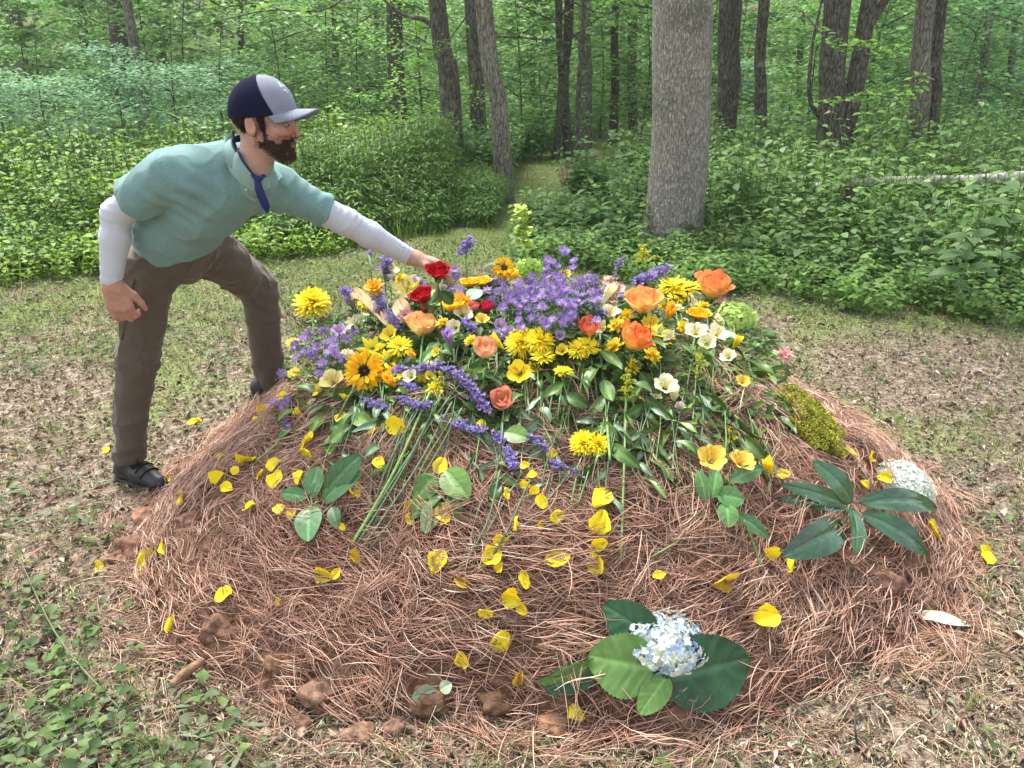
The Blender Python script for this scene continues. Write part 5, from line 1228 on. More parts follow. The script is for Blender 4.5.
def bumps(mb, r, n, rad, h, size, cols, flat=.5):
    k = np.arange(n) + .5; q = np.sqrt(k / n); a = k * 2.39996; P = np.stack([rad * q * np.cos(a), rad * q * np.sin(a), h * (1 - q ** 2 * flat)], -1)
    oc = np.array([[1, 0, 0], [-1, 0, 0], [0, 1, 0], [0, -1, 0], [0, 0, 1], [0, 0, -1.]]); of = np.array([[0, 2, 4], [2, 1, 4], [1, 3, 4], [3, 0, 4], [2, 0, 5], [1, 2, 5], [3, 1, 5], [0, 3, 5]])
    scatter(mb, oc, [of], np.tile(np.eye(3), (n, 1, 1)), P, np.full(n, size) * r.uniform(.7, 1.2, n), pal(cols, n, r, .15))

def mum_mesh(r, cols=YEL):
    mb = ray_mesh(r, [(38, 1.0, 2, 0), (36, .97, 14, .05), (34, .88, 27, .09), (30, .76, 42, .12), (24, .62, 58, .14), (16, .46, 76, .15)], cols, w=.085); bumps(mb, r, 40, .26, .34, .06, [(.75, .55, .02), (.6, .5, .03)]); return mb.mesh('bloom', M['petal'])
def daisy_mesh(r, cols=YEL):
    mb = ray_mesh(r, [(30, 1.0, 4, 0), (28, .94, 14, .03), (22, .72, 30, .05)], cols, w=.095); bumps(mb, r, 60, .28, .16, .045, [(.45, .42, .03), (.6, .5, .02)]); return mb.mesh('bloom', M['petal'])
def sunflower_mesh(r, disc=True):
    mb = ray_mesh(r, [(22, .74, 2, 0), (20, .70, 14, .03), (14, .5, 30, .05)], [(.88, .50, .008), (.90, .60, .015), (.84, .40, .006)], w=.13, r0=.30); return mb.mesh('rays', M['petal'])
def disc_mesh(r, cols):
    mb = MB(); bumps(mb, r, 220, .36, .16, .034, cols); return mb.mesh('disc', M['petal'])
def aster_mesh(r):
    mb = ray_mesh(r, [(17, 1.0, 8, 0), (13, .9, 24, .04)], [(.25, .15, .50), (.36, .24, .60), (.20, .11, .40), (.45, .34, .65)], w=.10, tmpl=leaf_template(w=.11, a=1.1, n=3, curl=.1)); bumps(mb, r, 26, .26, .16, .07, [(.75, .55, .06), (.55, .35, .05)]); return mb.mesh('bloom', M['petal'])
def alstro_mesh(r, c0, c1, streak=(.25, .06, .02)):
    mb = MB(); nu, nv = 9, 7
    for k in range(6):
        outer = k % 2 == 0; W = .42 if outer else .28; L_ = 1.0 if outer else .95
        t, s = np.meshgrid(np.linspace(0, 1, nu), np.linspace(-1, 1, nv), indexing='ij'); w = W * np.sin(math.pi * (.06 + .90 * t) ** 1.25) ** .75
        e = R(66) - R(52) * t ** 1.2; rad = .10 + np.cumsum(np.cos(e[:, :1]) * L_ / nu, 0) * 1.0; z = np.cumsum(np.sin(e[:, :1]) * L_ / nu, 0)
        a = k * math.pi / 3 + r.normal(0, .07); x = rad + 0 * s; y = s * w; zz = z + .10 * s ** 2 * (1 if outer else .4) + .03 * np.sin(t * 9 + s * 4)
        V = np.stack([x * math.cos(a) - y * math.sin(a), x * math.sin(a) + y * math.cos(a), zz], -1).reshape(-1, 3)
        c = np.array(c0) * (1 - t.reshape(-1, 1)) + np.array(c1) * t.reshape(-1, 1)
        if not outer:
            m = ((np.abs(np.sin(s * 6 + .5)) > .7) & (t > .35) & (t < .8) & (r.random(t.shape) < .6)).reshape(-1); c[m] = c[m] * .3 + np.array(streak) * .7
        mb.add(V, [gridf(nu, nv)], np.clip(c, 0, .95))
    for k in range(6): a = k * 1.05 + .3; tube(mb, [(0, 0, .1), (.12 * math.cos(a), .12 * math.sin(a), .6), (.22 * math.cos(a), .22 * math.sin(a), .95)], [.02, .012], (.6, .5, .15), 4, 5)
    return mb.mesh('bloom', M['petal'])

def hydrangea_mesh(r, cols, n=110, flat=.72, fs=.155):
    mb = MB(); th, ph_ = np.meshgrid(np.linspace(0, math.pi, 9), np.arange(14) * math.pi / 7, indexing='ij'); mb.add(np.stack([np.sin(th) * np.cos(ph_), np.sin(th) * np.sin(ph_), flat * np.cos(th)], -1).reshape(-1, 3) * .86 * (1, 1, 1), [gridf(9, 14, True)], np.array(cols[0]) * .75); k = np.arange(n) + .5; ph = np.arccos(1 - 1.25 * k / n); a = k * 2.39996
    D = np.stack([np.sin(ph) * np.cos(a), np.sin(ph) * np.sin(a), np.cos(ph)], -1); P = D * (1, 1, flat) * (1 + .05 * vnoise(D, 3, 2)[:, None] + r.normal(0, .045, (n, 1)))
    tone = (vnoise(P, 1.6, 7)[:, None] * .5 + .5)
    lt = leaf_template(w=.46, a=1.2, n=6, curl=.10, fold=.25)
    base = pal(cols, n, r, .05)
    for i in range(n):
        F0 = zframe(D[i] + r.normal(0, .38, 3), r.random() * 7)
        for q in range(4):
            an = q * math.pi / 2; X = F0[:, 0] * math.cos(an) + F0[:, 1] * math.sin(an) + F0[:, 2] * .12
            c = base[i] * (1 + r.normal(0, .05))
            mb.addT(lt[0] * fs * r.uniform(.9, 1.15), lt[1], np.clip(c, 0, .92), frame(X, F0[:, 2]), P[i])
        mb.addT(np.array([[-.5, 0, 0], [.5, 0, 0], [0, .5, 0], [0, 0, .8], [0, -.5, 0]]) * .035, [np.array([[0, 4, 3], [4, 1, 3], [1, 2, 3], [2, 0, 3]])], (.55, .6, .35), F0, P[i])
    return mb.mesh('bloom', M['petal'])

def wide_leaf(mb, base, tip, up, W, col, curl=.12, fold=.12, vein=None, nu=13, nv=9, a=.85, wave=.02, rs=FR, round_=.62, serr=0.0):
    """a broad leaf from base to tip with midrib, veins and a wavy rim"""
    base, tip = np.asarray(base, float), np.asarray(tip, float); L_ = np.linalg.norm(tip - base); Fm = frame(tip - base, up)
    t, s = np.meshgrid(np.linspace(0, 1, nu), np.linspace(-1, 1, nv), indexing='ij')
    w = W / 2 * np.clip(np.sin(math.pi * np.clip(t ** a, 0, 1)), 0, 1) ** round_; w[0] = .0015; w[-1] = .0008
    if serr: w = w * (1 + serr * ((np.arange(nu) % 2)[:, None]))
    z = curl * L_ * np.sin(t * math.pi * .85) + fold * np.abs(s) * w + wave * L_ * np.sin(t * 9 + s * 2 + rs.random() * 6) * np.abs(s) ** 2
    z = z + .006 * L_ * np.sin(t * 40 - np.abs(s) * 9) * (np.abs(s) < .95) - .012 * L_ * (s == 0)
    V = np.stack([t * L_, s * w, z], -1).reshape(-1, 3) @ Fm.T + base
    c = np.tile(np.array(col, float), (nu * nv, 1)) * (1 + rs.normal(0, .04)); v = np.array(vein if vein is not None else np.array(col) * 1.7 + .03)
    mid = (np.abs(s) < .05).reshape(-1); c[mid] = v
    vm = ((np.sin(t * 30 - np.abs(s) * 7) > .8) & (np.abs(s) > .1)).reshape(-1); c[vm] = c[vm] * .72 + v * .28
    th = Fm[:, 2] * .0007
    mb.add(np.vstack([V, V - th]), [np.vstack([gridf(nu, nv), gridf(nu, nv)[:, ::-1] + nu * nv])], np.clip(np.vstack([c, c * 1.15]), 0, .9))

UPC = np.array([0, -.35, 1.0])
def n_at(p): return surf_n(np.array(p[0]), np.array(p[1]))

def stem_leaves(root, O, spine, n, L_, W, cols, r, kind='leaf', t0=.15, t1=.8, mat='gloss'):
    for k in range(n):
        t = t0 + (t1 - t0) * (k + r.random() * .6) / max(n, 1); i = int(t * (len(spine) - 1)); c = spine[i]; T = norm(spine[min(i + 1, len(spine) - 1)] - spine[max(i - 1, 0)])
        sd = norm(np.cross(T, UPC)) * (1 if k % 2 else -1); d = norm(T * -.5 + sd * r.uniform(.5, 1.0) + np.array([0, 0, .35 * r.random()]) if False else T * r.uniform(.4, 1.1) + sd * r.uniform(.2, .9) + np.array([0, 0, .30 * r.random()]))
        tip = c + d * L_ * r.uniform(.75, 1.2); tip[2] = max(tip[2] - .35 * L_ * r.random(), float(surf(tip[0], tip[1])) + .012)
        mb = MB(); wide_leaf(mb, c, tip, n_at(c) + r.normal(0, .65, 3), W * r.uniform(.7, 1.25), pal(cols, 1, r, .2)[0], curl=r.uniform(-.05, .25), fold=r.uniform(.1, .6), nu=9, nv=5, wave=.03, rs=r, a=.9)
        mb.obj(kind, M[mat], root, c)

GRP = {'rose': 'roses laid on the mound', 'petal': 'yellow petals strewn over the mound', 'chrysanthemum': 'yellow chrysanthemums on the mound'}
def flower(name, label, cat, px, py, lift, size_px, mesh, up=(0, -.35, 1), stem_to=None, calyx=True, extra=(), leaves=0, leaf=(.09, .03), cols=GREEN, group=None, stemcol=(.10, .19, .06), srad=.0028, sq=1.0, seed=None):
    r = np.random.default_rng(seed if seed is not None else int(px * 7 + py * 13))
    hp = on_ray(px, py, lift); zc = hp[1] * CP + (CAMZ - hp[2]) * SP; s = size_px * zc / F_PX / 2 * 1.13
    stem_to = stem_to or (px + r.uniform(-14, 14), py + r.uniform(60, 95)); base = on_ray(stem_to[0], stem_to[1], .012)
    root = thing(name, label, cat, base, group); up = norm(np.asarray(up, float) + r.normal(0, .08, 3)); Z = zframe(up, r.random() * 7)
    hb = hp - up * s * .5                         # foot of the bloom
    o = link('bloom', mesh, root); place(o, Z * s * np.array([1, 1, sq]), hb - base)
    for nm, me in extra: e = link(nm, me, o); 
    if calyx: c = link('calyx', calyx_mesh(r), root); place(c, Z * s, hb - base)
    mid = (hb + base) / 2; mid[2] = max(mid[2], float(surf(mid[0], mid[1])) + .035 + lift * .3) ; q1 = hb - up * min(.05, .3 * np.linalg.norm(hb - base))
    spine = curve_pts([hb, q1, mid, base], 18); g = surf(spine[:, 0], spine[:, 1]) + .008; spine[:, 2] = np.maximum(spine[:, 2], g)
    mb = MB(); tube(mb, spine, [srad, srad * 1.15], np.array(stemcol) * r.uniform(.85, 1.2), 6); mb.obj('stem', M['stem'], root, base)
    stem_leaves(root, base, spine, leaves, leaf[0], leaf[1], cols, r)
    return root, hp, spine

def curve_on(pxs, lift): return np.array([on_ray(a, b, lift) for a, b in pxs])

def statice(label, arc, stems, r, lift=.05, dens=1.0, w_px=9):
    A = curve_pts(curve_on(arc, lift), 30); base = on_ray(*stems[-1], .012); root = thing('statice', label, 'flower', base, 'purple statice sprays')
    zc = A[0][1] * CP + (CAMZ - A[0][2]) * SP; w = w_px * zc / F_PX / 2; L_ = np.linalg.norm(np.diff(A, axis=0), axis=1).sum()
    mb = MB(); n = max(30, int(L_ * 1000 * dens)); t = r.random(n); c = A[(t * 29).astype(int)] + (A[np.minimum((t * 29).astype(int) + 1, 29)] - A[(t * 29).astype(int)]) * ((t * 29) % 1)[:, None]
    P = c + r.normal(0, .42, (n, 3)) * w * (.75 + .7 * r.random(7)[(t * 6.99).astype(int)])[:, None]; keep = vnoise(np.stack([t * L_ * 60, t * 0, t * 0], 1), 1.0, int(arc[0][0])) > -.55; P = P[keep]; n = len(P); cup = []; lt = leaf_template(w=.42, a=.9, n=3, curl=-.15)
    for q in range(5):
        a = q * 1.2566 + r.random(n) * .4; e = .7; X = np.stack([np.cos(a) * math.cos(e), np.sin(a) * math.cos(e), np.full(n, math.sin(e))], -1) + r.normal(0, .15, (n, 3)) + (0, -.15, 0)
        scatter(mb, lt[0], lt[1], frames(X, np.stack([-np.cos(a), -np.sin(a), 0 * a + .8], -1)), P, w * r.uniform(.45, .75, n), pal([(.27, .21, .50), (.36, .29, .60), (.18, .13, .36), (.50, .44, .68)], n, r, .12))
    mb.obj('florets', M['petal'], root, A[0])
    mb = MB(); S = curve_on([arc[len(arc) // 2]] + list(stems[:-1]), lift * .5); S = np.vstack([S, base]); S = curve_pts(S, 16); tube(mb, S, [.0022, .0032], (.15, .23, .13), 6)
    for k in range(0, 30, 3):
        j = S[1 + (k // 3) % 4]; tube(mb, [A[k], (A[k] + j) / 2 + (0, 0, .006), j], [.0009, .0014], (.16, .25, .13), 4, 5)
    mb.obj('stem', M['stem'], root, base)
    return root

def spray_plant(name, label, cat, px, py, lift, h_px, stem_to, r, mode, group=None):
    """goldenrod and snapdragon-like spikes: florets on side branchlets along the upper stem"""
    top = on_ray(px, py, lift); base = on_ray(*stem_to, .012); root = thing(name, label, cat, base, group); mid = (top + base) / 2; mid[2] = max(mid[2], float(surf(mid[0], mid[1])) + .03)
    S = curve_pts([top, mid, base], 24); mb = MB(); tube(mb, S, [.0012, .003], (.12, .2, .06), 6); zc = top[1] * CP + (CAMZ - top[2]) * SP; hl = h_px * zc / F_PX
    L_ = np.linalg.norm(top - base); fl = MB(); oc = np.array([[1, 0, 0], [-1, 0, 0], [0, 1, 0], [0, -1, 0], [0, 0, 1], [0, 0, -1.]]); of = np.array([[0, 2, 4], [2, 1, 4], [1, 3, 4], [3, 0, 4], [2, 0, 5], [1, 2, 5], [3, 1, 5], [0, 3, 5]])
    nb = 16 if mode == 'goldenrod' else 14
    for k in range(nb):
        t = (k + .5) / nb * min(hl / L_, .8); c = S[int(t * 23)]; T = norm(S[0] - S[-1]); a = k * 2.4; sd = norm(np.cross(T, [math.cos(a), math.sin(a), .3])); ln = hl * (.10 + .34 * (k / nb)) * r.uniform(.7, 1.15) if mode == 'goldenrod' else hl * .10
        B = curve_pts([c, c + sd * ln * .5 + T * ln * .4, c + sd * ln + T * ln * .35 - (0, 0, ln * .15)], 8); tube(mb, B, [.0009, .0005], (.14, .22, .06), 4)
        if mode == 'goldenrod':
            m = 26; i = r.integers(1, 8, m); P = B[i] + r.normal(0, .0022, (m, 3)); scatter(fl, oc, [of], np.tile(np.eye(3), (m, 1, 1)), P, r.uniform(.0014, .0032, m), pal([(.50, .56, .03), (.68, .62, .03), (.36, .46, .04)], m, r))
        else:
            cols = {'green': [(.40, .55, .10), (.55, .65, .2), (.30, .45, .08)], 'pink': [(.75, .42, .42), (.8, .6, .55), (.6, .5, .3)]}[mode]
            m = 7; a_ = r.random(m) * 7; X = np.stack([np.cos(a_), np.sin(a_), r.normal(.4, .3, m)], -1); scatter(fl, LM[0] * (1, 1.6, 1), LM[1], frames(X, r.normal(0, .5, (m, 3)) + (0, 0, 1)), np.tile(B[-1], (m, 1)), hl * r.uniform(.12, .2, m), pal(cols, m, r))
    mb.obj('stem', M['stem'], root, base); fl.obj('florets', M['petal'], root, top)
    stem_leaves(root, base, S, 4 if mode != 'goldenrod' else 5, .06, .014, GREEN, r, t0=.4, t1=.95)
    return root

def petal_meshes():
    out = []
    for k in range(7):
        r = np.random.default_rng(200 + k); nu, nv = 9, 8; mb = MB(); t, s = np.meshgrid(np.linspace(0, 1, nu), np.linspace(-1, 1, nv), indexing='ij')
        w = r.uniform(.30, .44) * np.sin(math.pi * (.06 + .84 * t) ** (.7 + .8 * r.random())) ** .7 * (1 + .10 * np.sin(t * 7 + k) + .05 * np.sin(t * 19 + s * 5 + k)); cup = r.uniform(.3, .9); cu = r.uniform(-.3, .45)
        z = cup * (s * w) ** 2 * 1.8 + cu * (t - .4) ** 2 + .04 * np.sin(s * 5 + t * 6 + k) + (.45 * np.clip(s - .2, 0, 1) if k % 3 == 0 else .06 * np.sin(s * 9 + t * 4))
        x = t - .5 - .05 * (1 - s ** 2) * 0 + .07 * (1 - s ** 2) * (t > .8)
        V = np.stack([x, s * w, z], -1).reshape(-1, 3); c = np.array([.92, .76, .03]) * (1 + .10 * vnoise(V, 3, k))[:, None] * np.where(t < .15, .92, 1.0).reshape(-1, 1)
        V2 = V - (0, 0, .012); mb.add(np.vstack([V, V2]), [np.vstack([gridf(nu, nv), gridf(nu, nv)[:, ::-1] + nu * nv])], np.clip(np.vstack([c, c]), 0, .93)); out.append(mb.mesh('petal', M['petal']))
    mb = MB(); V = V * (1, .8, 1.6); c = np.array([.50, .33, .03]) * (1 + .4 * vnoise(V, 5, 3))[:, None]; mb.add(V, [gridf(nu, nv)], c); out.append(mb.mesh('wilted_petal', M['petal']))
    return out

PETALS = [(265,411,14),(307,441,20),(306,453,20),(275,466,16),(276,478,20),(299,477,14),(337,475,13),(395,427,20),(379,463,13),(341,417,13),(440,465,16),(279,508,14),(292,514,11),(355,494,12),(410,506,11),(410,519,13),(342,527,9),(447,512,20),(444,520,14),(438,561,24),(323,575,18),(336,573,12),(355,559,14),(506,493,14),(514,524,14),(501,540,15),(492,556,20),(499,566,11),(510,594,14),(463,583,16),(481,427,14),(525,465,10),(531,475,11),(551,453,11),(525,486,10),(534,491,10),(542,502,14),(557,516,16),(540,524,8),(601,499,25),(600,523,24),(599,545,16),(595,563,22),(557,559,24),(525,580,18),(659,575,12),(721,583,24),(730,434,18),(511,600,18),(521,609,13),(486,613,15),(501,640,24),(461,659,16),(519,678,14),(577,712,18),(767,617,24),(171,623,17),(223,595,18),(145,559,20),(163,547,14),(140,573,12),(99,566,14),(279,601,8),(250,506,14),(194,422,13),(106,450,9),(169,479,9),(219,456,9),(246,460,20),(219,479,15),(226,489,14),(235,470,9),(260,475,13),(182,498,15),(253,393,7),(255,420,9),(769,554,16),(788,566,20),(934,530,20),(988,558,18),(986,551,12),(744,380,16),(807,425,16),(831,420,8),(839,454,11),(850,452,14),(784,474,13),(871,458,12),(865,484,12),(885,478,15),(284,400,12),(374,431,12),(430,505,10)]
WILT = {(519,678),(721,583),(463,583),(355,559)}
MARKS = [('the sunflower', 363, 370), ('the blue white hydrangea', 667, 632), ('the white hydrangea', 910, 480), ('the moss clump', 805, 418), ('the glossy magnolia sprig', 850, 512), ('the variegated leaf sprig', 312, 500), ('the pair of yellow alstroemerias', 726, 460), ('the double chrysanthemum above the vertical petals', 590, 441), ('the pink and cream rosebud', 504, 400), ('the near black shoe', 140, 475), ('the round soil clod', 552, 725), ('the arched purple statice', 480, 435), ('the stone at the left foot of the mound', 150, 515), ('the long grey green stems', 395, 480), ('the cream alstroemeria', 666, 385)]
ORDN = ['nearest', 'second nearest', 'third nearest', 'fourth nearest', 'fifth nearest', 'sixth nearest', 'seventh nearest', 'eighth nearest', 'ninth nearest', 'tenth nearest', 'eleventh nearest', 'twelfth nearest', 'thirteenth nearest', 'fourteenth nearest']
def where_labels(items, kind, MARKS=None):
    MARKS = MARKS or globals()['MARKS']
    """a phrase per item that names the nearest landmark, the side it lies on and its rank there"""
    key = []
    for (x, y) in items:
        d = [math.hypot(x - a, y - b) for _, a, b in MARKS]; k = int(np.argmin(d)); dx, dy = x - MARKS[k][1], y - MARKS[k][2]
        side = ('right of' if dx > 0 else 'left of') if abs(dx) > abs(dy) else ('below' if dy > 0 else 'above'); key.append((k, side, d[k]))
    out = []
    for i, (k, s, d) in enumerate(key):
        rank = sorted(q[2] for q in key if q[:2] == (k, s)).index(d); tot = sum(q[:2] == (k, s) for q in key)
        out.append('%s, %s %s %s' % (kind[i], 'the only one' if tot == 1 else ORDN[rank], s, MARKS[k][0]))
    return out

def petals():
    r = np.random.default_rng(301); ms = petal_meshes(); kinds = ['wilted brownish yellow petal' if (x, y) in WILT else 'large yellow petal' if s >= 20 else 'small yellow petal' if s <= 11 else 'yellow petal' for x, y, s in PETALS]
    # rank within the same kind of words so that the labels stay apart
    labs = [None] * len(PETALS)
    for kd in set(kinds):
        idx = [i for i, k in enumerate(kinds) if k == kd]
        for i, l in zip(idx, where_labels([PETALS[i][:2] for i in idx], [kd] * len(idx))): labs[i] = l
    for i, (x, y, s) in enumerate(PETALS):
        p = on_ray(x, y, .030); zc = p[1] * CP + (CAMZ - p[2]) * SP; sz = s * zc / F_PX * 1.0
        o = link('petal', ms[7] if (x, y) in WILT else ms[i % 7]); n = norm(n_at(p) + r.normal(0, .34, 3) + (0, -.25, .1)); place(o, zframe(n, r.random() * 7) * sz * np.array([1, r.uniform(.85, 1.2), 1]), p)
        tag(o, labs[i], 'petal', 'yellow petals strewn over the mound')

def rs_c(r, name): return r.uniform(.06, .16) if name == 'magnolia_sprig' else r.uniform(.0, .14)
def leaf_thing(name, label, cat, leaves, center, r, stems=(), lift=.035, mat='gloss', group=None, round_=.62, a=.85, serr=0.0, fold=.12):
    """leaves: (base px, tip px, width px, colour, base lift, tip lift, tilt)"""
    c = on_ray(*center, lift); root = thing(name, label, cat, c, group)
    for (b, t, w, col, lb, lt_, tilt) in leaves:
        B, T = on_ray(*b, lb + .015), on_ray(*t, lt_ + .018); zc = B[1] * CP + (CAMZ - B[2]) * SP; mb = MB()
        n0 = norm(n_at(B) + np.array([0, -.5, .2])); sd = np.cross(n0, norm(T - B)); fs = 1.15 if name != 'magnolia_sprig' else 1.0
        wide_leaf(mb, B, T, n0 + sd * tilt, w * zc / F_PX * fs, col, curl=rs_c(r, name), fold=fold, rs=r, round_=round_, a=a, nu=17, nv=11, serr=serr, wave=.012); mb.obj('leaf', M[mat], root, B)
    if stems:
        mb = MB()
        for q in stems: P = curve_on([s_[:2] for s_ in q], lift); tube(mb, P, [.003, .0035], (.12, .2, .07), 6, 10)
        mb.obj('stem', M['stem'], root, c)
    return root, c

def more_stems():
    r = np.random.default_rng(421); L = []
    for k in range(34):
        x = r.uniform(330, 760); y = r.uniform(385, 440) if x < 640 else r.uniform(360, 420); dx = (x - 560) * .12 + r.normal(0, 18); L.append((x, y, x + dx - 8, y + r.uniform(55, 125)))
    kinds = ['slender silvery stem' if k % 3 else 'slender bright green stem' for k in range(len(L))]; labs = [None] * len(L)
    for kd in set(kinds):
        idx = [i for i, k in enumerate(kinds) if k == kd]
        for i, l in zip(idx, where_labels([(L[i][2], L[i][3]) for i in idx], [kd] * len(idx), MARKS2 + MARKS[9:15])): labs[i] = l.replace('stem,', 'stem end,')
    for (a, b, c, d), lab in zip(L, labs):
        P = np.array([on_ray(a, b, .05), on_ray((a + c) / 2 + r.normal(0, 5), (b + d) / 2, .03), on_ray(c, d, .008)]); t = thing('cut_stem', lab, 'flower stem', P[2], 'slender cut stems lying down the straw')
        S = curve_pts(P, 14); mb = MB(); tube(mb, S, [.0017, .0026], pal(SILV if 'silvery' in lab else [(.17, .27, .08), (.13, .22, .06)], 1, r)[0], 6); mb.obj('stem', M['stem'], t, P[2]); stem_leaves(t, P[2], S, int(r.integers(0, 5)), .07, .018, GREEN if 'bright' in lab else SILV, r, t0=.1, t1=.9)

def leafy_stems():
    """green stems and leaves that fill the bouquet between the blooms"""
    r = np.random.default_rng(401); spots = []
    A = [ # head px, foot px, leaves, leaf length, width, lift, colour set, label
     (560, 372, 585, 455, 7, .10, .035, .09, GREEN, 'broad dark leaves under the small yellow chrysanthemum'), (600, 350, 612, 470, 8, .11, .04, .08, GREEN, 'leafy stem below the orange rose on its left'), (640, 372, 655, 475, 8, .10, .035, .07, GREEN, 'upright leafy stem left of the cream alstroemeria'),
     (672, 420, 682, 505, 8, .10, .026, .06, GREEN, 'lance-leaved stem left of the yellow alstroemeria pair'), (720, 330, 745, 420, 8, .12, .05, .09, [(.07, .18, .04), (.10, .24, .05)], 'bright green leafy branch right of the cream blooms'), (762, 335, 772, 410, 7, .13, .055, .07, [(.06, .17, .04), (.09, .22, .05)], 'large fresh leaves at the right shoulder of the bouquet'),
     (748, 360, 760, 430, 7, .12, .05, .06, GREEN, 'dark broad leaves above the moss clump'), (700, 345, 712, 425, 6, .11, .045, .08, GREEN, 'wide leaves under the orange petals on the right'), (540, 385, 545, 470, 7, .08, .025, .06, SILV, 'grey green leaves below the chrysanthemum trio'), (618, 300, 622, 380, 6, .09, .035, .09, GREEN, 'leaf cluster beside the pale pink spike'),
     (460, 300, 470, 370, 8, .09, .035, .08, GREEN, 'leaves beneath the orange freesias at the top'), (438, 335, 442, 395, 8, .10, .04, .08, GREEN, 'dark leaves right of the peach rose'), (420, 350, 410, 420, 7, .09, .03, .06, GREEN, 'leaf cluster under the peach rose'), (400, 300, 395, 360, 6, .08, .03, .07, GREEN, 'leaves between the pale lily and the peach rose'),
     (345, 335, 350, 395, 6, .09, .03, .07, GREEN, 'leaves above the sunflower on its left'), (297, 385, 300, 440, 7, .09, .035, .05, GREEN, 'leaves under the cream bloom left of the sunflower'), (320, 395, 340, 450, 7, .10, .04, .04, GREEN, 'broad leaves just below the sunflower'), (385, 395, 378, 460, 7, .09, .028, .05, SILV, 'silvery leaves below the statice next to the sunflower'),
     (355, 400, 352, 440, 5, .10, .045, .04, GREEN, 'rounded dark leaf group right below the sunflower'), (455, 470, 450, 510, 6, .09, .035, .035, GREEN, 'dark leaf cluster under the arched statice'), (430, 480, 425, 515, 5, .08, .035, .035, GREEN, 'leaf cluster holding a large petal at mid slope'), (495, 460, 500, 490, 5, .08, .03, .04, GREEN, 'dark leaves right of the arched statice'),
     (505, 355, 510, 430, 6, .08, .022, .06, SILV, 'thin-leaved stem under the orange striped rose'), (535, 300, 540, 365, 9, .07, .016, .12, GREEN, 'aster foliage behind the chrysanthemum trio'), (580, 305, 575, 370, 9, .07, .016, .12, GREEN, 'aster foliage at the right of the lavender bunch'), (510, 300, 505, 360, 8, .07, .016, .11, GREEN, 'aster foliage at the left of the lavender bunch'),
     (670, 310, 672, 380, 7, .09, .03, .10, GREEN, 'leaves under the yellow daisies at the right'), (655, 440, 640, 490, 6, .09, .025, .04, GREEN, 'low leaves on the straw below the goldenrod'), (598, 420, 600, 470, 5, .10, .045, .04, GREEN, 'broad leaf pair above the double chrysanthemum'), (520, 410, 522, 470, 5, .07, .02, .05, SILV, 'grey green stem right of the rosebud'),
     (735, 415, 748, 470, 6, .11, .045, .05, GREEN, 'leaf group above the right yellow alstroemeria'), (775, 395, 780, 440, 5, .10, .04, .04, GREEN, 'leaves left of the moss clump'), (312, 318, 314, 350, 8, .045, .022, .08, GREEN, 'lobed leaves under the tall chrysanthemum at the left'), (480, 290, 486, 340, 7, .07, .02, .10, GREEN, 'foliage between the orange and red blooms on top')]
    for (hx, hy, fx, fy, n, ll, lw, lift, cols, lab) in A:
        top = on_ray(hx, hy, lift); base = on_ray(fx, fy, .012); root = thing('leaf_bunch', lab, 'foliage', base, 'leafy green stems in the bouquet'); mid = (top + base) / 2; mid[2] = max(mid[2], float(surf(mid[0], mid[1])) + lift * .6)
        S = curve_pts([top, mid, base], 16); mb = MB(); tube(mb, S, [.0018, .003], (.10, .17, .06), 6); mb.obj('stem', M['stem'], root, base); stem_leaves(root, base, S, n + (2 if fy < 430 else -1), ll, lw, cols, r, t0=.0, t1=.9)

def bare_stems():
    r = np.random.default_rng(411)
    A = [((430, 392), (395, 470), (352, 545), 'thick pale green stem, leftmost of the long bundle'), ((440, 396), (404, 468), (358, 543), 'long grey green stem beside the leftmost of the bundle'), ((452, 402), (415, 470), (363, 547), 'long stem in the middle of the grey green bundle'), ((425, 398), (388, 465), (370, 520), 'shorter stem crossing the grey green bundle'), ((462, 408), (424, 474), (368, 552), 'rightmost long stem of the grey green bundle'),
         ((357, 385), (335, 405), (312, 432), 'thick light green sunflower-like stem left of the sunflower'), ((556, 370), (548, 420), (538, 462), 'upright stem under the small chrysanthemum'), ((572, 372), (562, 420), (556, 468), 'second upright stem under the small chrysanthemum'), ((525, 350), (528, 400), (534, 450), 'straight stem below the chrysanthemum trio'), ((626, 400), (624, 470), (621, 560), 'long straight green stem running down the straw left of centre right'),
         ((610, 460), (606, 410), (604, 372), 'thick woody green stem behind the double chrysanthemum'), ((752, 420), (766, 448), (780, 480), 'thick pale stem running down to the magnolia sprig'), ((290, 430), (272, 448), (255, 462), 'thin dark stem at the left flank of the bouquet'), ((744, 520), (754, 545), (762, 570), 'thin stem lying below the yellow alstroemeria pair'), ((530, 480), (505, 535), (480, 575), 'long grey stem slanting to the lower centre'), ((500, 470), (488, 520), (465, 565), 'thin grey stem left of the slanting one in the lower centre')]
    for a, b, c, lab in A:
        P = np.array([on_ray(*a, .06), on_ray(*b, .035), on_ray(*c, .014)]); mb = MB(); thick = 'thick' in lab; tube(mb, P, [.0028, .0036] if not thick else [.0042, .0055], pal(SILV if 'grey' in lab else [(.17, .27, .08), (.14, .22, .08)], 1, r)[0], 7, 16)
        tag(mb.obj('flower_stem', M['stem'], None, P[2]), lab, 'flower stem', 'bare flower stems on the straw')

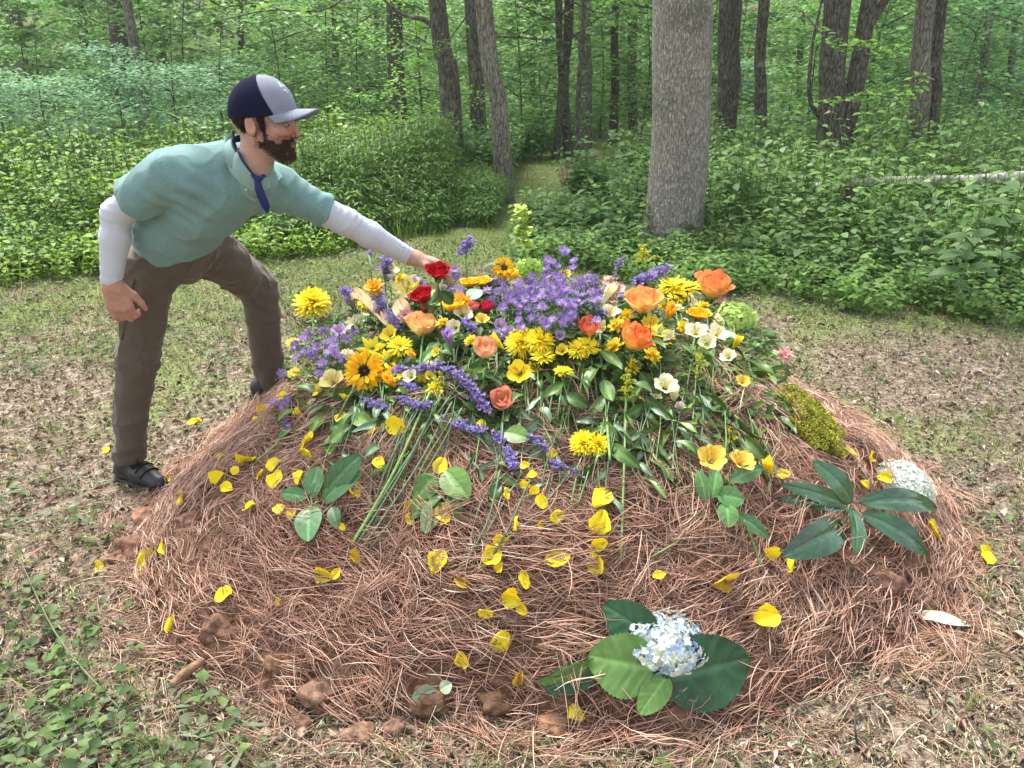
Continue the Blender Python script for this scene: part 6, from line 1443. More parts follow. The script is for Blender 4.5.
def lumpy(r, name, label, cat, p, size, col, mat, sq=(1, 1, .75), rough=.25, group=None, f=2.2):
    n = 22; th, ph = np.meshgrid(np.linspace(0, math.pi, n), np.arange(2 * n) * math.pi / n, indexing='ij'); D = np.stack([np.sin(th) * np.cos(ph), np.sin(th) * np.sin(ph), np.cos(th)], -1).reshape(-1, 3)
    k = r.random(3) * 50; V = D * (1 + rough * fbm(D + k, f, 5, 4))[:, None] * np.array(sq) * size; mb = MB(); mb.add(V + p, [gridf(n, 2 * n, True)], np.clip(np.array(col) * (1 + .25 * vnoise(D + k, 5, 8))[:, None], .01, .9))
    return tag(mb.obj(name, M[mat], None, p), label, cat, group)

def in_poly(x, y, P):
    c = np.zeros(len(x), bool); n = len(P)
    for i in range(n):
        (x1, y1), (x2, y2) = P[i], P[(i + 1) % n]; k = ((y1 > y) != (y2 > y)); xi = (x2 - x1) * (y - y1) / ((y2 - y1) or 1e-9) + x1; c ^= k & (x < xi)
    return c

def greenery():
    r = np.random.default_rng(431)
    POLY = [(283, 372), (300, 345), (345, 318), (400, 300), (460, 292), (540, 285), (640, 300), (720, 318), (775, 345), (785, 400), (770, 445), (735, 450), (700, 440), (660, 455), (600, 430), (540, 440), (470, 425), (400, 425), (330, 440), (285, 430)]
    n = 2600; x = r.uniform(280, 790, n); y = r.uniform(285, 455, n); k = in_poly(x, y, POLY) & (r.random(n) < np.clip(1.3 - (y - 300) / 120, .10, 1)) & (vnoise(xy3(x, y), .03, 5) > -.5); x, y = x[k], y[k]
    P = np.array([on_ray(a, b, .012) for a, b in zip(x, y)]); m = 4; h = r.uniform(.0, 1, (len(P), m)) ** .8 * (.03 + .09 * np.clip((400 - y) / 90, 0, 1))[:, None]
    Q = (P[:, None] + r.normal(0, .022, (len(P), m, 3))); Q[..., 2] = surf(Q[..., 0], Q[..., 1]) + .012 + h; Q = Q.reshape(-1, 3); n = len(Q); a = r.random(n) * 7
    X = np.stack([np.cos(a), np.sin(a) - .2, r.normal(.15, .45, n)], -1); Z = r.normal(0, .55, (n, 3)) + (0, -.4, 1); mb = MB(); lt = leaf_template(w=.2, a=.85, n=5, curl=.3, fold=.2)
    scatter(mb, lt[0], lt[1], frames(X, Z), Q, r.uniform(.025, .065, n), pal(GREEN + [(.10, .16, .07), (.14, .22, .05)], n, r, .2))
    for q in Q[::7]:
        d = np.array([q[0] - MC[0], q[1] - MC[1] - .4, 0]); d = norm(d) * .12 + r.normal(0, .03, 3); e = q + d; e[2] = float(surf(e[0], e[1])) + .015; tube(mb, [q, (q + e) / 2 + (0, 0, .02), e], [.0013, .002], pal([(.13, .2, .06), (.17, .24, .10), (.10, .15, .06)], 1, r)[0], 4, 5, cap=False)
    tag(mb.obj('bouquet_foliage', M['leaf'], None, (.1, 2.8, .6)), 'tangle of small green leaves and stems between the laid flowers', 'foliage', None, 'stuff')

def fillers():
    r = np.random.default_rng(441); K = {'y': ('small yellow freesia', ((.86, .62, .02), (.88, .70, .06))), 'c': ('small cream blossom', ((.78, .74, .35), (.85, .82, .62))), 'o': ('small orange blossom', ((.86, .42, .02), (.87, .52, .05))), 'p': ('small pink blossom', ((.72, .30, .30), (.82, .58, .52))), 'm': ('small mauve blossom', ((.35, .2, .5), (.48, .34, .62)))}
    L = [(392, 268, 'c'), (398, 277, 'y'), (416, 284, 'y'), (372, 284, 'o'), (352, 304, 'm'), (381, 313, 'p'), (353, 322, 'c'), (339, 330, 'm'), (405, 312, 'p'), (436, 301, 'c'), (460, 293, 'm'), (466, 300, 'o'), (497, 273, 'p'), (491, 282, 'm'), (512, 278, 'y'), (503, 292, 'p'), (441, 320, 'y'), (454, 327, 'c'), (469, 338, 'y'), (449, 342, 'm'), (436, 352, 'y'), (412, 352, 'o'), (389, 334, 'y'), (350, 352, 'c'), (392, 384, 'o'), (410, 376, 'c'), (425, 372, 'y'), (318, 390, 'y'), (309, 402, 'c'), (300, 415, 'y'), (345, 396, 'y'), (436, 388, 'y'), (500, 325, 'm'), (510, 333, 'm'), (500, 345, 'y'), (560, 335, 'm'), (571, 322, 'm'), (601, 328, 'c'), (614, 322, 'y'), (605, 298, 'c'), (618, 289, 'p'), (628, 314, 'y'), (655, 296, 'y'), (663, 303, 'y'), (668, 316, 'o'), (650, 322, 'y'), (679, 305, 'c'), (692, 301, 'c'), (704, 303, 'y'), (722, 322, 'c'), (707, 342, 'c'), (684, 325, 'y'), (670, 336, 'c'), (655, 352, 'y'), (735, 345, 'y'), (728, 356, 'c'), (612, 342, 'y'), (562, 350, 'y'), (636, 364, 'y'), (674, 398, 'c'), (656, 396, 'c'), (533, 366, 'y'), (430, 376, 'y'), (787, 352, 'p'), (770, 470, 'y')]
    ms = {}
    for k in K:
        q = np.random.default_rng(ord(k)); c0, c1 = K[k][1]; rag = ray_mesh(q, [(9, 1, 8, 0), (9, .85, 32, .05), (7, .6, 60, .08)], [c0, c1, tuple(np.array(c1) * .85)], w=.24)
        shut = rose_mesh(q, (c1[0] * .8, min(.8, c1[1] * 1.1), c1[2] * .8), c0, c1, rings=[(3, .26, 1.25, .0, 1.2), (3, .40, 1.3, .10, 1.0)], H=1.5)
        ms[k] = [alstro_mesh(q, c0, c1), rag.mesh('bloom', M['petal']), shut]; labs = [None] * len(L)
    for k in K:
        idx = [i for i, q in enumerate(L) if q[2] == k]
        for i, l in zip(idx, where_labels([L[i][:2] for i in idx], [K[k][0]] * len(idx), MARKS2)): labs[i] = l
    for i, (x, y, k) in enumerate(L):
        flower('small_flower', labs[i], 'flower', x, y, .05 + .10 * min(1, max(0, (390 - y) / 90)) * r.uniform(.8, 1.2), r.uniform(12, 22), ms[k][(0, 1, 0, 1, 2)[i % 5]], up=(r.normal(0, .6), r.normal(-.4, .3), .7), stem_to=(x + r.uniform(-8, 8), y + r.uniform(30, 50)), calyx=False, leaves=1, leaf=(.05, .018), group='small blooms filling the bouquet', srad=.0018)

MARKS2 = [('the sunflower', 363, 370), ('the peach rose', 421, 329), ('the two dark red roses', 430, 285), ('the cream and pink striped rose', 485, 352), ('the tall lone chrysanthemum', 312, 297), ('the lavender aster mass', 550, 290), ('the scarlet edged orange rose', 633, 342), ('the tall orange rose', 712, 290), ('the cream alstroemeria above the double chrysanthemum', 666, 385), ('the moss clump', 805, 418), ('the chrysanthemum trio', 532, 342), ('the pink and cream rosebud', 504, 400)]

def build_flowers():
    r = FR
    PE, OR_, RD = ((.80, .60, .10), (.86, .42, .12), (.80, .20, .07)), ((.85, .55, .06), (.86, .30, .06), (.75, .13, .05)), ((.35, .01, .01), (.42, .008, .014), (.32, .006, .012))
    small = [(3, .34, 1.0, .0, 1.3), (4, .60, 1.05, .02, 1.05), (4, .80, 1.0, .06, .85)]; bud = [(3, .30, 1.04, .0, 1.3), (4, .52, 1.10, .01, 1.1), (4, .72, 1.08, .05, .95), (4, .86, .92, .20, .80)]
    R2 = dict(rings=bud, H=1.32)
    def rose(label, px, py, lift, s, cs, up=(0, -.12, 1), rings=None, stem_to=None, leaves=3, H=1.35, seed=0):
        rr = np.random.default_rng(px * 3 + py); up = (up[0], up[1] * .45, up[2]) if py < 380 else up; flower('rose', label, 'rose', px, py, lift, s, rose_mesh(rr, *cs, rings=rings, H=H), up=up, stem_to=stem_to, leaves=leaves, leaf=(.075, .038), group='roses laid on the mound', srad=.0034)
    rose('peach rose with yellow base, nearest to the sunflower', 421, 329, .12, 29, ((.90, .74, .20), (.90, .64, .22), (.86, .36, .20)), (.1, -.45, 1), stem_to=(432, 400), **R2)
    rose('cream and pink striped rose in the middle of the bouquet', 485, 352, .12, 27, ((.86, .74, .30), (.87, .68, .34), (.72, .16, .14)), (-.1, -.5, 1), rings=small, stem_to=(483, 400))
    rose('pink and cream rosebud lying on the straw, lowest of the roses', 504, 401, .05, 27, ((.88, .76, .35), (.86, .58, .34), (.68, .05, .11)), (-.25, -.6, .7), rings=small, stem_to=(500, 445), H=1.3)
    rose('dark red rose touched by the outstretched hand', 438, 273, .31, 23, RD, (0, -.5, 1), H=1.05)
    rose('dark red rose left below the hand', 422, 297, .19, 23, RD, (-.3, -.5, 1), H=1.05)
    rose('small deep red rose on the right of the orange freesia', 487, 309, .12, 15, ((.4, .02, .04), (.55, .03, .08), (.45, .02, .05)), rings=small)
    rose('tiny crimson bud between the peach rose and red rose', 425, 310, .12, 11, ((.4, .02, .04), (.55, .03, .08), (.5, .04, .08)), rings=small)
    rose('pinkish red bud left of the small deep red rose', 474, 308, .12, 12, ((.6, .3, .2), (.7, .2, .2), (.6, .1, .12)), rings=small)
    rose('red tipped orange rose behind the middle chrysanthemum', 589, 330, .13, 25, ((.85, .45, .10), (.80, .22, .10), (.62, .05, .06)), (.1, -.35, 1), rings=small)
    rose('large orange rose with scarlet edge leaning to the right', 633, 342, .14, 32, ((.90, .62, .08), (.89, .45, .08), (.72, .07, .05)), (.35, -.45, .8), **R2)
    rose('wide open soft orange rose behind the scarlet edged one', 643, 305, .15, 33, ((.90, .70, .18), (.90, .57, .15), (.84, .28, .12)), (-.1, -.4, 1), rings=bud, H=1.25)
    rose('tall orange rose at the right end of the bouquet', 712, 290, .19, 34, ((.90, .66, .14), (.89, .50, .12), (.80, .19, .10)), (.1, -.2, 1), stem_to=(705, 360), **R2)
    rose('small pale peach rose right of the purple statice on the left', 361, 297, .12, 13, ((.85, .6, .3), (.85, .5, .25), (.85, .4, .2)), rings=small)
    rose('pale pink fallen rose head behind the green hydrangea', 722, 305, .10, 14, ((.8, .5, .4), (.8, .45, .38), (.8, .5, .4)), rings=small)
    rose('golden yellow rose at the top below the hand', 452, 306, .13, 22, ((.85, .50, .02), (.86, .50, .015), (.86, .58, .03)), H=.9)
    for q, (x, y, s, l) in enumerate([(470, 282, 19, 'golden freesia bloom right of the hand, left one of two'), (482, 281, 18, 'golden freesia bloom right of the hand, right one of two')]): rose(l, x, y, .15, s, ((.85, .42, .01), (.87, .50, .01), (.87, .58, .02)), H=.75)
    rose('orange petalled bloom beneath the tall orange rose', 699, 313, .13, 22, ((.86, .45, .01), (.87, .42, .01), (.87, .50, .02)), H=.7)
    def mum(label, px, py, lift, s, mesh, up, stem_to=None, leaves=3, leaf=(.05, .022)):
        flower('chrysanthemum', label, 'chrysanthemum', px, py, lift, s, mesh, up=up, stem_to=stem_to, leaves=leaves, leaf=leaf, group='yellow chrysanthemums on the mound', srad=.0025)
    R_ = lambda k: np.random.default_rng(k)
    mum('tall dense yellow chrysanthemum standing alone beside the bent knee', 312, 297, .17, 35, mum_mesh(R_(1)), (0, -.45, 1), (314, 342), 7)
    mum('yellow chrysanthemum, left bloom of the middle trio', 520, 339, .13, 29, mum_mesh(R_(2)), (-.2, -.55, .8), (527, 420)); mum('yellow chrysanthemum, right bloom of the middle trio', 542, 337, .13, 28, mum_mesh(R_(3)), (.2, -.45, .9), (536, 430)); mum('yellow chrysanthemum, lowest bloom of the middle trio', 543, 351, .11, 23, daisy_mesh(R_(4)), (.1, -.2, 1), (539, 430))
    mum('yellow chrysanthemum, left of the pair below the red tipped rose', 578, 344, .11, 26, daisy_mesh(R_(5)), (-.1, -.3, 1), (560, 430)); mum('yellow chrysanthemum, right of the pair below the red tipped rose', 589, 341, .12, 24, daisy_mesh(R_(6)), (.2, -.3, 1), (575, 430))
    mum('small yellow chrysanthemum seen edge-on above the upright stems', 564, 367, .10, 18, daisy_mesh(R_(7)), (0, .0, 1), (555, 440))
    mum('dense yellow chrysanthemum, left head of the low double bloom', 583, 440, .06, 27, mum_mesh(R_(8)), (-.2, -.5, 1), (570, 510), 2); mum('dense yellow chrysanthemum, right head of the low double bloom', 600, 442, .06, 25, mum_mesh(R_(9)), (.35, -.5, .8), (578, 505), 1)
    mum('yellow daisy, left one behind the soft orange rose', 672, 280, .17, 27, daisy_mesh(R_(10)), (-.1, -.1, 1), (682, 350)); mum('yellow daisy, right one next to the tall orange rose', 688, 281, .17, 25, daisy_mesh(R_(11)), (.1, -.1, 1), (690, 350)); mum('bright yellow bloom below the two daisies on the right', 681, 294, .15, 22, mum_mesh(R_(12)), (0, -.5, 1), (686, 360))
    mum('yellow daisy between the sunflower and the peach rose', 400, 343, .10, 24, daisy_mesh(R_(13)), (.2, -.5, 1)); mum('yellow bloom just above the sunflower on its right', 372, 345, .10, 26, ray_mesh(R_(14), [(9, 1, 10, 0), (8, .8, 35, .03)], YEL, w=.2).mesh('bloom', M['petal']), (0, -.5, 1)); mum('yellow bloom under the hand side of the pale lily', 366, 288 + 14, .11, 18, mum_mesh(R_(15)), (0, -.4, 1))
    mum('spidery yellow bloom right of the sunflower', 385, 357, .08, 28, ray_mesh(R_(16), [(10, 1, 8, 0), (8, .8, 30, .03)], YEL, w=.14).mesh('bloom', M['petal']), (.1, -.5, 1)); mum('orange yellow bloom hanging at the right of the sunflower', 395, 372, .07, 24, ray_mesh(R_(17), [(10, 1, 5, 0), (8, .8, 25, .03)], [(.86, .48, .01), (.87, .58, .02)], w=.2).mesh('bloom', M['petal']), (.3, -.5, 1))
    mum('pale yellow bloom at the foot of the big yellow cluster on the left', 430, 365, .08, 18, daisy_mesh(R_(18), [(.7, .62, .08), (.6, .6, .12)]), (0, -.4, 1)); mum('small yellow bloom in the aster foliage on the left', 292, 340, .10, 13, daisy_mesh(R_(19)), (0, -.4, 1)); mum('small yellow bloom low at the left of the asters', 293, 371, .07, 13, daisy_mesh(R_(20), [(.75, .6, .08)]), (0, -.4, 1))
    mum('amber bloom with loose petals behind the scarlet edged rose', 660, 327, .10, 34, ray_mesh(R_(21), [(12, 1, 5, 0), (9, .8, 20, .03)], [(.86, .45, .01), (.87, .55, .02)], w=.16).mesh('bloom', M['petal']), (.1, -.2, 1))
    # sunflower and the orange gerbera
    for lab, px, py, lf, s, up, dc in (('sunflower with a dark disc at the left of the bouquet', 363, 370, .11, 38, (.0, -1.0, .42), [(.05, .02, .01), (.09, .04, .015), (.03, .015, .01)]), ('orange gerbera at the top edge of the bouquet, beside the leaf', 506, 266, .17, 22, (.3, -.7, .5), [(.10, .04, .01), (.2, .1, .02)])):
        rr = R_(px); flower('sunflower' if 'sunflower' in lab else 'gerbera', lab, 'flower', px, py, lf, s, sunflower_mesh(rr), up=up, extra=[('disc', disc_mesh(rr, dc))], stem_to=(px - 30, py + 60) if 'sun' in lab else None, leaves=2, leaf=(.07, .035), srad=.004)
    # alstroemerias
    YA, CA = ((.80, .48, .03), (.84, .66, .12)), ((.80, .74, .35), (.84, .82, .62))
    def al(label, px, py, lift, s, cs, up=(0, -.5, 1), stem_to=None, leaves=2): flower('alstroemeria', label, 'flower', px, py, lift, s, alstro_mesh(np.random.default_rng(px + py), *cs), up=up, stem_to=stem_to, calyx=False, leaves=leaves, leaf=(.08, .022), group='alstroemerias on the mound', srad=.0022)
    al('yellow alstroemeria, left bloom of the low pair', 712, 458, .07, 34, YA, (-.1, -.65, .8), (706, 508), 3); al('yellow alstroemeria, right bloom of the low pair', 742, 461, .07, 32, YA, (.2, -.4, 1), (708, 508), 3)
    al('cream alstroemeria above the double chrysanthemum on its right', 666, 385, .10, 30, CA, (.05, -.5, 1), (655, 470), 4); al('cream alstroemeria, left bloom under the orange petals', 696, 331, .13, 27, CA, (-.2, -.5, 1)); al('cream alstroemeria, right bloom near the green hydrangea', 718, 333, .13, 26, CA, (.3, -.4, 1))
    al('pale yellow alstroemeria left of the sunflower', 332, 380, .06, 30, ((.80, .66, .15), (.84, .76, .35)), (-.3, -.5, .9)); al('yellow alstroemeria in front of the middle chrysanthemum trio', 519, 372, .09, 28, ((.85, .58, .02), (.86, .64, .03)), (0, -.6, .6), (522, 440)); al('pale yellow lily-like bloom under the wrist', 406, 287, .14, 34, ((.75, .70, .20), (.85, .80, .45)), (-.2, -.6, .8)); al('yellow bloom hanging below the pale lily-like one', 409, 296, .11, 18, YA, (0, -.9, .3))
    al('cream bloom left of the peach rose', 361, 320, .08, 22, CA, (-.1, -.5, 1)); al('cream bloom right of the golden yellow rose', 463, 313, .11, 24, CA, (.2, -.5, 1)); al('yellow bloom at the feet of the small red rose', 482, 319, .11, 17, YA, (0, -.5, 1)); al('greenish cream bloom under the pale pink spike', 610, 312, .11, 24, CA, (0, -.4, 1)); al('small yellow bloom among the big leaves on the right', 743, 381, .07, 17, YA, (0, -.5, 1)); al('small white and pink bloom fallen under the cream alstroemeria', 680, 408, .04, 16, ((.7, .35, .25), (.84, .8, .75)), (.3, -.5, .6)); al('pale peach bloom in the middle of the left bouquet', 372, 296, .11, 14, ((.8, .5, .3), (.85, .65, .5)), (0, -.5, 1)); al('yellow bloom on top of the lavender aster bunch', 565, 274, .17, 15, YA, (0, -.5, 1)); al('amber bloom on top left of the lavender aster bunch', 528, 281, .16, 13, YA, (0, -.5, 1))
    # asters: sprays with separate blooms
    av = [aster_mesh(R_(500 + k)) for k in range(4)]
    def aster(label, pts, foot, lift, s=11, leaf_n=220):
        base = on_ray(*foot, .012); root = thing('aster_spray', label, 'asters', base, 'purple aster sprays'); rr = R_(int(foot[0])); st, lf = MB(), MB(); hub = []
        ctr = on_ray(float(np.mean([p[0] for p in pts])), float(np.mean([p[1] for p in pts])) + 14, lift * .5)
        tube(st, [base, (base + ctr) / 2 + (0, 0, .01), ctr], .0026, (.09, .13, .06), 6, 8)
        for i, (x, y) in enumerate(pts):
            p = on_ray(x, y, lift * rr.uniform(.8, 1.15)); zc = p[1] * CP + (CAMZ - p[2]) * SP; sz = s * rr.uniform(.85, 1.15) * zc / F_PX / 2; up = norm(np.array([0, -.7, .8]) + rr.normal(0, .35, 3))
            o = link('bloom', av[i % 4], root); place(o, zframe(up, rr.random() * 7) * sz, p - base); j = ctr + (p - ctr) * .35 - (0, 0, .01); tube(st, [p - up * .004, (p + j) / 2 - up * .012, j, ctr], .0011, (.09, .15, .06), 4, 8)
            m = max(3, leaf_n // len(pts)); q = rr.random(m)[:, None]; P = ctr + (p - ctr) * q - (0, 0, .012) + rr.normal(0, .013, (m, 3)); X = rr.normal(0, 1, (m, 3)) + (0, 0, .4); scatter(lf, LN[0], LN[1], frames(X, rr.normal(0, .4, (m, 3)) + (0, -.3, 1)), P, rr.uniform(.012, .03, m), pal([(.05, .10, .035), (.07, .14, .05), (.04, .08, .03)], m, rr))
        st.obj('stem', M['stem'], root, base); lf.obj('leaves', M['leaf'], root, ctr)
    cx = lambda L_: [(260 + a / 3.938, 220 + b / 3.938) for a, b in L_]
    aster('purple aster spray beside the knee, at the left flank of the bouquet', cx([(250, 440), (315, 445), (190, 455), (140, 490), (145, 540), (205, 475), (225, 505), (290, 500), (325, 545), (245, 565), (230, 605), (370, 440), (275, 520), (160, 470), (300, 530), (210, 530), (345, 470), (265, 480), (180, 515), (300, 470)]), (338, 385), .09, 12, 420)
    aster('two purple asters below the left flank spray, near the leaves', cx([(55, 720), (107, 708), (92, 735)]), (287, 425), .05, 12, 60); aster('single purple aster farthest left in the bouquet', cx([(85, 605), (72, 615)]), (298, 395), .06, 12, 30); aster('short purple aster stem hanging below the left leaves', cx([(90, 760), (100, 790), (112, 815)]), (285, 440), .04, 8, 40)
    rr = R_(77)
    for lab, cx0, cy0, sx, sy, n, ft in (('left part of the lavender aster mass at the top', 521, 297, 16, 15, 24, (512, 350)), ('middle part of the lavender aster mass at the top', 549, 288, 16, 13, 26, (545, 350)), ('right part of the lavender aster mass at the top', 580, 293, 18, 12, 24, (575, 350)), ('sparse aster stems hanging under the lavender mass', 548, 318, 32, 10, 14, (556, 355))):
        pts = []
        for k in range(n * 3):
            x, y = cx0 + rr.normal(0, sx * .55), cy0 + rr.normal(0, sy * .55)
            if all(math.hypot(x - a, y - b) > 5 for a, b in pts): pts.append((x, y))
            if len(pts) >= n: break
        aster(lab, pts, ft, .19, 11, 620)
    aster('pair of lavender asters standing above the mass', [(553, 262), (557, 266), (574, 261), (573, 268), (548, 260), (563, 250), (566, 253)], (562, 320), .25, 10, 90); aster('pale aster cluster right of the golden freesias', [(487, 291), (504, 303), (497, 283), (503, 283), (492, 300), (510, 300)], (500, 345), .15, 11, 160)
    aster('purple asters between pale pink spike and soft orange rose', [(620, 297), (625, 300), (628, 296)], (622, 345), .13, 11, 60); aster('lavender blooms beside the red roses at the top', [(444, 289), (449, 292), (453, 288), (441, 293), (457, 277), (452, 274), (455, 270), (417, 279), (423, 284), (428, 290)], (448, 335), .16, 10, 260)
    S = [('purple statice arching from the sunflower towards the rosebud', [(396, 372), (420, 370), (443, 369), (463, 380), (476, 396), (488, 412)], [(440, 410), (400, 470), (356, 540)], .07, 10), ('purple statice arching above the dark leaf cluster at mid slope', [(441, 420), (458, 426), (476, 431), (492, 433), (504, 446), (510, 458), (513, 470)], [(497, 470), (478, 510), (466, 565)], .05, 10), ('short purple statice left of the double chrysanthemum', [(523, 434), (532, 438), (540, 444), (547, 451)], [(530, 460), (505, 500), (480, 545)], .045, 9), ('lowest purple statice sprig below the double chrysanthemum', [(551, 462), (560, 468), (570, 471), (582, 478)], [(556, 490), (530, 520), (500, 545)], .04, 9),
         ('pale violet statice right below the sunflower', [(364, 402), (374, 406), (386, 408)], [(376, 425), (372, 470), (368, 525)], .05, 10), ('small statice just right of the sunflower bloom', [(399, 384), (409, 386), (418, 393)], [(412, 400), (398, 440), (385, 490)], .05, 8), ('violet statice head farthest left above the sleeve cuff', [(366, 252), (371, 255)], [(372, 280), (376, 310), (378, 340)], .22, 8), ('violet statice standing left of the pale lily-like bloom', [(388, 260), (384, 270), (390, 280)], [(386, 295), (390, 320), (392, 350)], .19, 11), ('violet statice above the tan dried leaf', [(380, 290), (376, 300), (381, 310)], [(384, 325), (388, 340), (390, 360)], .14, 10), ('thin violet statice right of the tan dried leaf', [(388, 315), (392, 322), (397, 330)], [(398, 345), (398, 360), (398, 375)], .11, 8),
         ('violet statice standing tallest right of the hand', [(461, 254), (467, 246), (472, 241)], [(466, 265), (468, 290), (470, 330)], .24, 11), ('blue violet statice behind the soft orange rose', [(636, 285), (646, 279), (656, 275), (667, 270)], [(655, 295), (660, 310), (664, 340)], .19, 10), ('small statice right below the lavender aster mass', [(594, 306), (599, 311), (605, 316)], [(600, 330), (600, 350), (598, 375)], .12, 8), ('thin grey violet statice standing left of the pink spike', [(622, 258), (617, 268), (613, 278)], [(614, 290), (612, 310), (612, 340)], .20, 7), ('small violet statice beside the knee side of the aster spray', [(345, 292), (350, 296), (354, 300)], [(352, 310), (354, 325), (356, 345)], .12, 9), ('violet statice under the striped rose on its left', [(464, 322), (470, 327), (476, 331)], [(474, 340), (474, 355), (474, 375)], .10, 9), ('tiny violet statice right of the striped rose', [(494, 333), (498, 337)], [(497, 350), (497, 365), (497, 385)], .11, 8), ('violet statice strands left of the arched one near the leaves', [(395, 400), (408, 402), (420, 408), (430, 405)], [(410, 420), (395, 470), (372, 530)], .05, 8)]
    for k, (lab, arc, st, lf, w) in enumerate(S): statice(lab, arc, st, R_(600 + k), lf, 1.0, w)
    spray_plant('goldenrod', 'yellow green goldenrod spray beside the cream alstroemerias', 'flower', 698, 352, .12, 46, (690, 455), R_(1), 'goldenrod', 'goldenrod sprays'); spray_plant('goldenrod', 'goldenrod spray left of the cream alstroemeria', 'flower', 627, 372, .10, 36, (622, 470), R_(2), 'goldenrod', 'goldenrod sprays'); spray_plant('goldenrod', 'goldenrod standing at the back near the foot of the big tree', 'flower', 643, 248, .27, 34, (655, 330), R_(3), 'goldenrod', 'goldenrod sprays'); spray_plant('goldenrod', 'goldenrod spray under the orange and striped roses', 'flower', 440, 375, .07, 30, (425, 440), R_(4), 'goldenrod', 'goldenrod sprays')
    spray_plant('snapdragon', 'green yellow flower spike standing at the back left of centre', 'flower', 521, 212, .34, 46, (530, 305), R_(5), 'green'); spray_plant('stock_flower', 'pale pink flower spike right of the lavender asters', 'flower', 609, 278, .20, 34, (612, 350), R_(6), 'pink')
    # hydrangeas
    def hyd(label, px, py, lift, s, cols, up, leaves=(), flat=.72, n=110, stem_to=None, fs=.155):
        c = on_ray(px, py, lift); zc = c[1] * CP + (CAMZ - c[2]) * SP; sz = s * zc / F_PX / 2; base = on_ray(*stem_to, .012); root = thing('hydrangea', label, 'hydrangea', base, 'hydrangea heads'); rr = R_(px)
        o = link('bloom', hydrangea_mesh(rr, cols, n, flat, fs), root); place(o, zframe(up, 1.0) * sz, c - norm(up) * sz * .35 - base)
        mb = MB(); foot = c - norm(up) * sz * .5; tube(mb, [c, foot, (foot + base) / 2 + (0, 0, .012), base], [.004, .0048], (.17, .20, .08), 8, 12)
        for k in range(8): a = k * .8; tube(mb, [foot, c + zframe(up)[:, 0] * math.cos(a) * sz * .6 + zframe(up)[:, 1] * math.sin(a) * sz * .6], [.0022, .0016], (.32, .36, .2), 5, 4)
        mb.obj('stem', M['stem'], root, base)
        for (b, t, w, col, lb, lt_, tilt, cu) in leaves:
            B, T = on_ray(*b, lb + .022), on_ray(*t, lt_ + .026); zc = B[1] * CP + (CAMZ - B[2]) * SP; m2 = MB(); n0 = norm(n_at(B) + np.array([0, -.5, .2])); sd = np.cross(n0, norm(T - B))
            wide_leaf(m2, B, T, n0 + sd * tilt, w * zc / F_PX * 1.08, col, curl=cu, fold=.10, rs=rr, round_=.55, a=.78, nu=33, nv=15, serr=.05, wave=.012); m2.obj('leaf', M['gloss'], root, B)
        return root
    DK, LT = (.026, .085, .032), (.15, .29, .07)
    hyd('white and pale blue hydrangea head with big leaves, lowest on the straw', 667, 629, .060, 80, [(.54, .62, .69), (.64, .69, .58), (.42, .55, .70), (.66, .69, .48), (.62, .66, .66), (.33, .47, .68), (.66, .68, .58), (.50, .60, .70)], (.12, -.12, 1), [((655, 640), (603, 604), 40, DK, .03, .02, .1, .05), ((654, 670), (588, 655), 58, LT, .045, .04, .15, .10), ((663, 682), (749, 658), 68, DK, .02, .025, -.1, .04), ((598, 660), (538, 680), 24, (.14, .28, .08), .035, .02, .9, .10), ((596, 668), (545, 690), 28, DK, .02, .01, -.2, .05), ((667, 676), (639, 714), 26, LT, .02, .015, 0, .05), ((655, 660), (625, 695), 30, (.09, .2, .06), .012, .01, 0, .04)], stem_to=(630, 700), n=330, flat=.44, fs=.112)
    hyd('white hydrangea head at the right foot of the mound', 909, 482, .05, 58, [(.74, .79, .71), (.80, .83, .77), (.64, .72, .63)], (.2, -.45, .9), stem_to=(880, 505), n=300, flat=.6, fs=.105)
    hyd('green hydrangea at the right end of the bouquet', 737, 315, .10, 42, [(.42, .58, .14), (.55, .66, .22), (.34, .50, .12)], (.1, -.3, 1), stem_to=(735, 365), n=80, fs=.18); hyd('lime green hydrangea at the back behind the asters', 529, 265, .17, 26, [(.38, .58, .10), (.48, .64, .16)], (0, -.2, 1), stem_to=(528, 320), n=60, fs=.2)
    # sprigs and single leaves
    mg, mg2 = (.018, .065, .024), (.035, .105, .038)
    leaf_thing('magnolia_sprig', 'sprig of seven long glossy dark leaves beside the white hydrangea', 'leaves', [((847, 505), (776, 484), 17, mg2, .03, .05, .2), ((846, 510), (777, 500), 16, mg, .025, .03, -.2), ((852, 503), (810, 462), 25, mg2, .03, .06, .1), ((858, 503), (930, 512), 26, mg, .03, .04, .2), ((862, 513), (924, 556), 27, mg, .025, .03, 0), ((852, 508), (852, 556), 22, mg2, .03, .035, .1), ((843, 526), (778, 558), 34, mg, .03, .03, -.1)], (850, 508), r, stems=[((850, 503), (846, 515), (842, 528))], round_=.6, mat='magnolia')
    leaf_thing('variegated_sprig', 'sprig of shiny green leaves on the straw at the left', 'leaves', [((311, 496), (318, 466), 20, (.10, .22, .08), .02, .06, 0), ((308, 497), (281, 493), 14, (.05, .15, .04), .02, .03, 0), ((311, 505), (309, 543), 24, (.12, .25, .10), .02, .02, 0), ((322, 502), (364, 472), 20, (.06, .16, .05), .02, .05, .1), ((326, 492), (362, 455), 22, (.06, .15, .05), .04, .08, -.2), ((312, 498), (324, 478), 14, (.05, .13, .04), .02, .04, .4), ((332, 506), (338, 528), 12, (.06, .14, .05), .02, .02, 0)], (312, 501), r, stems=[((311, 497), (313, 505), (318, 500))], a=.9)
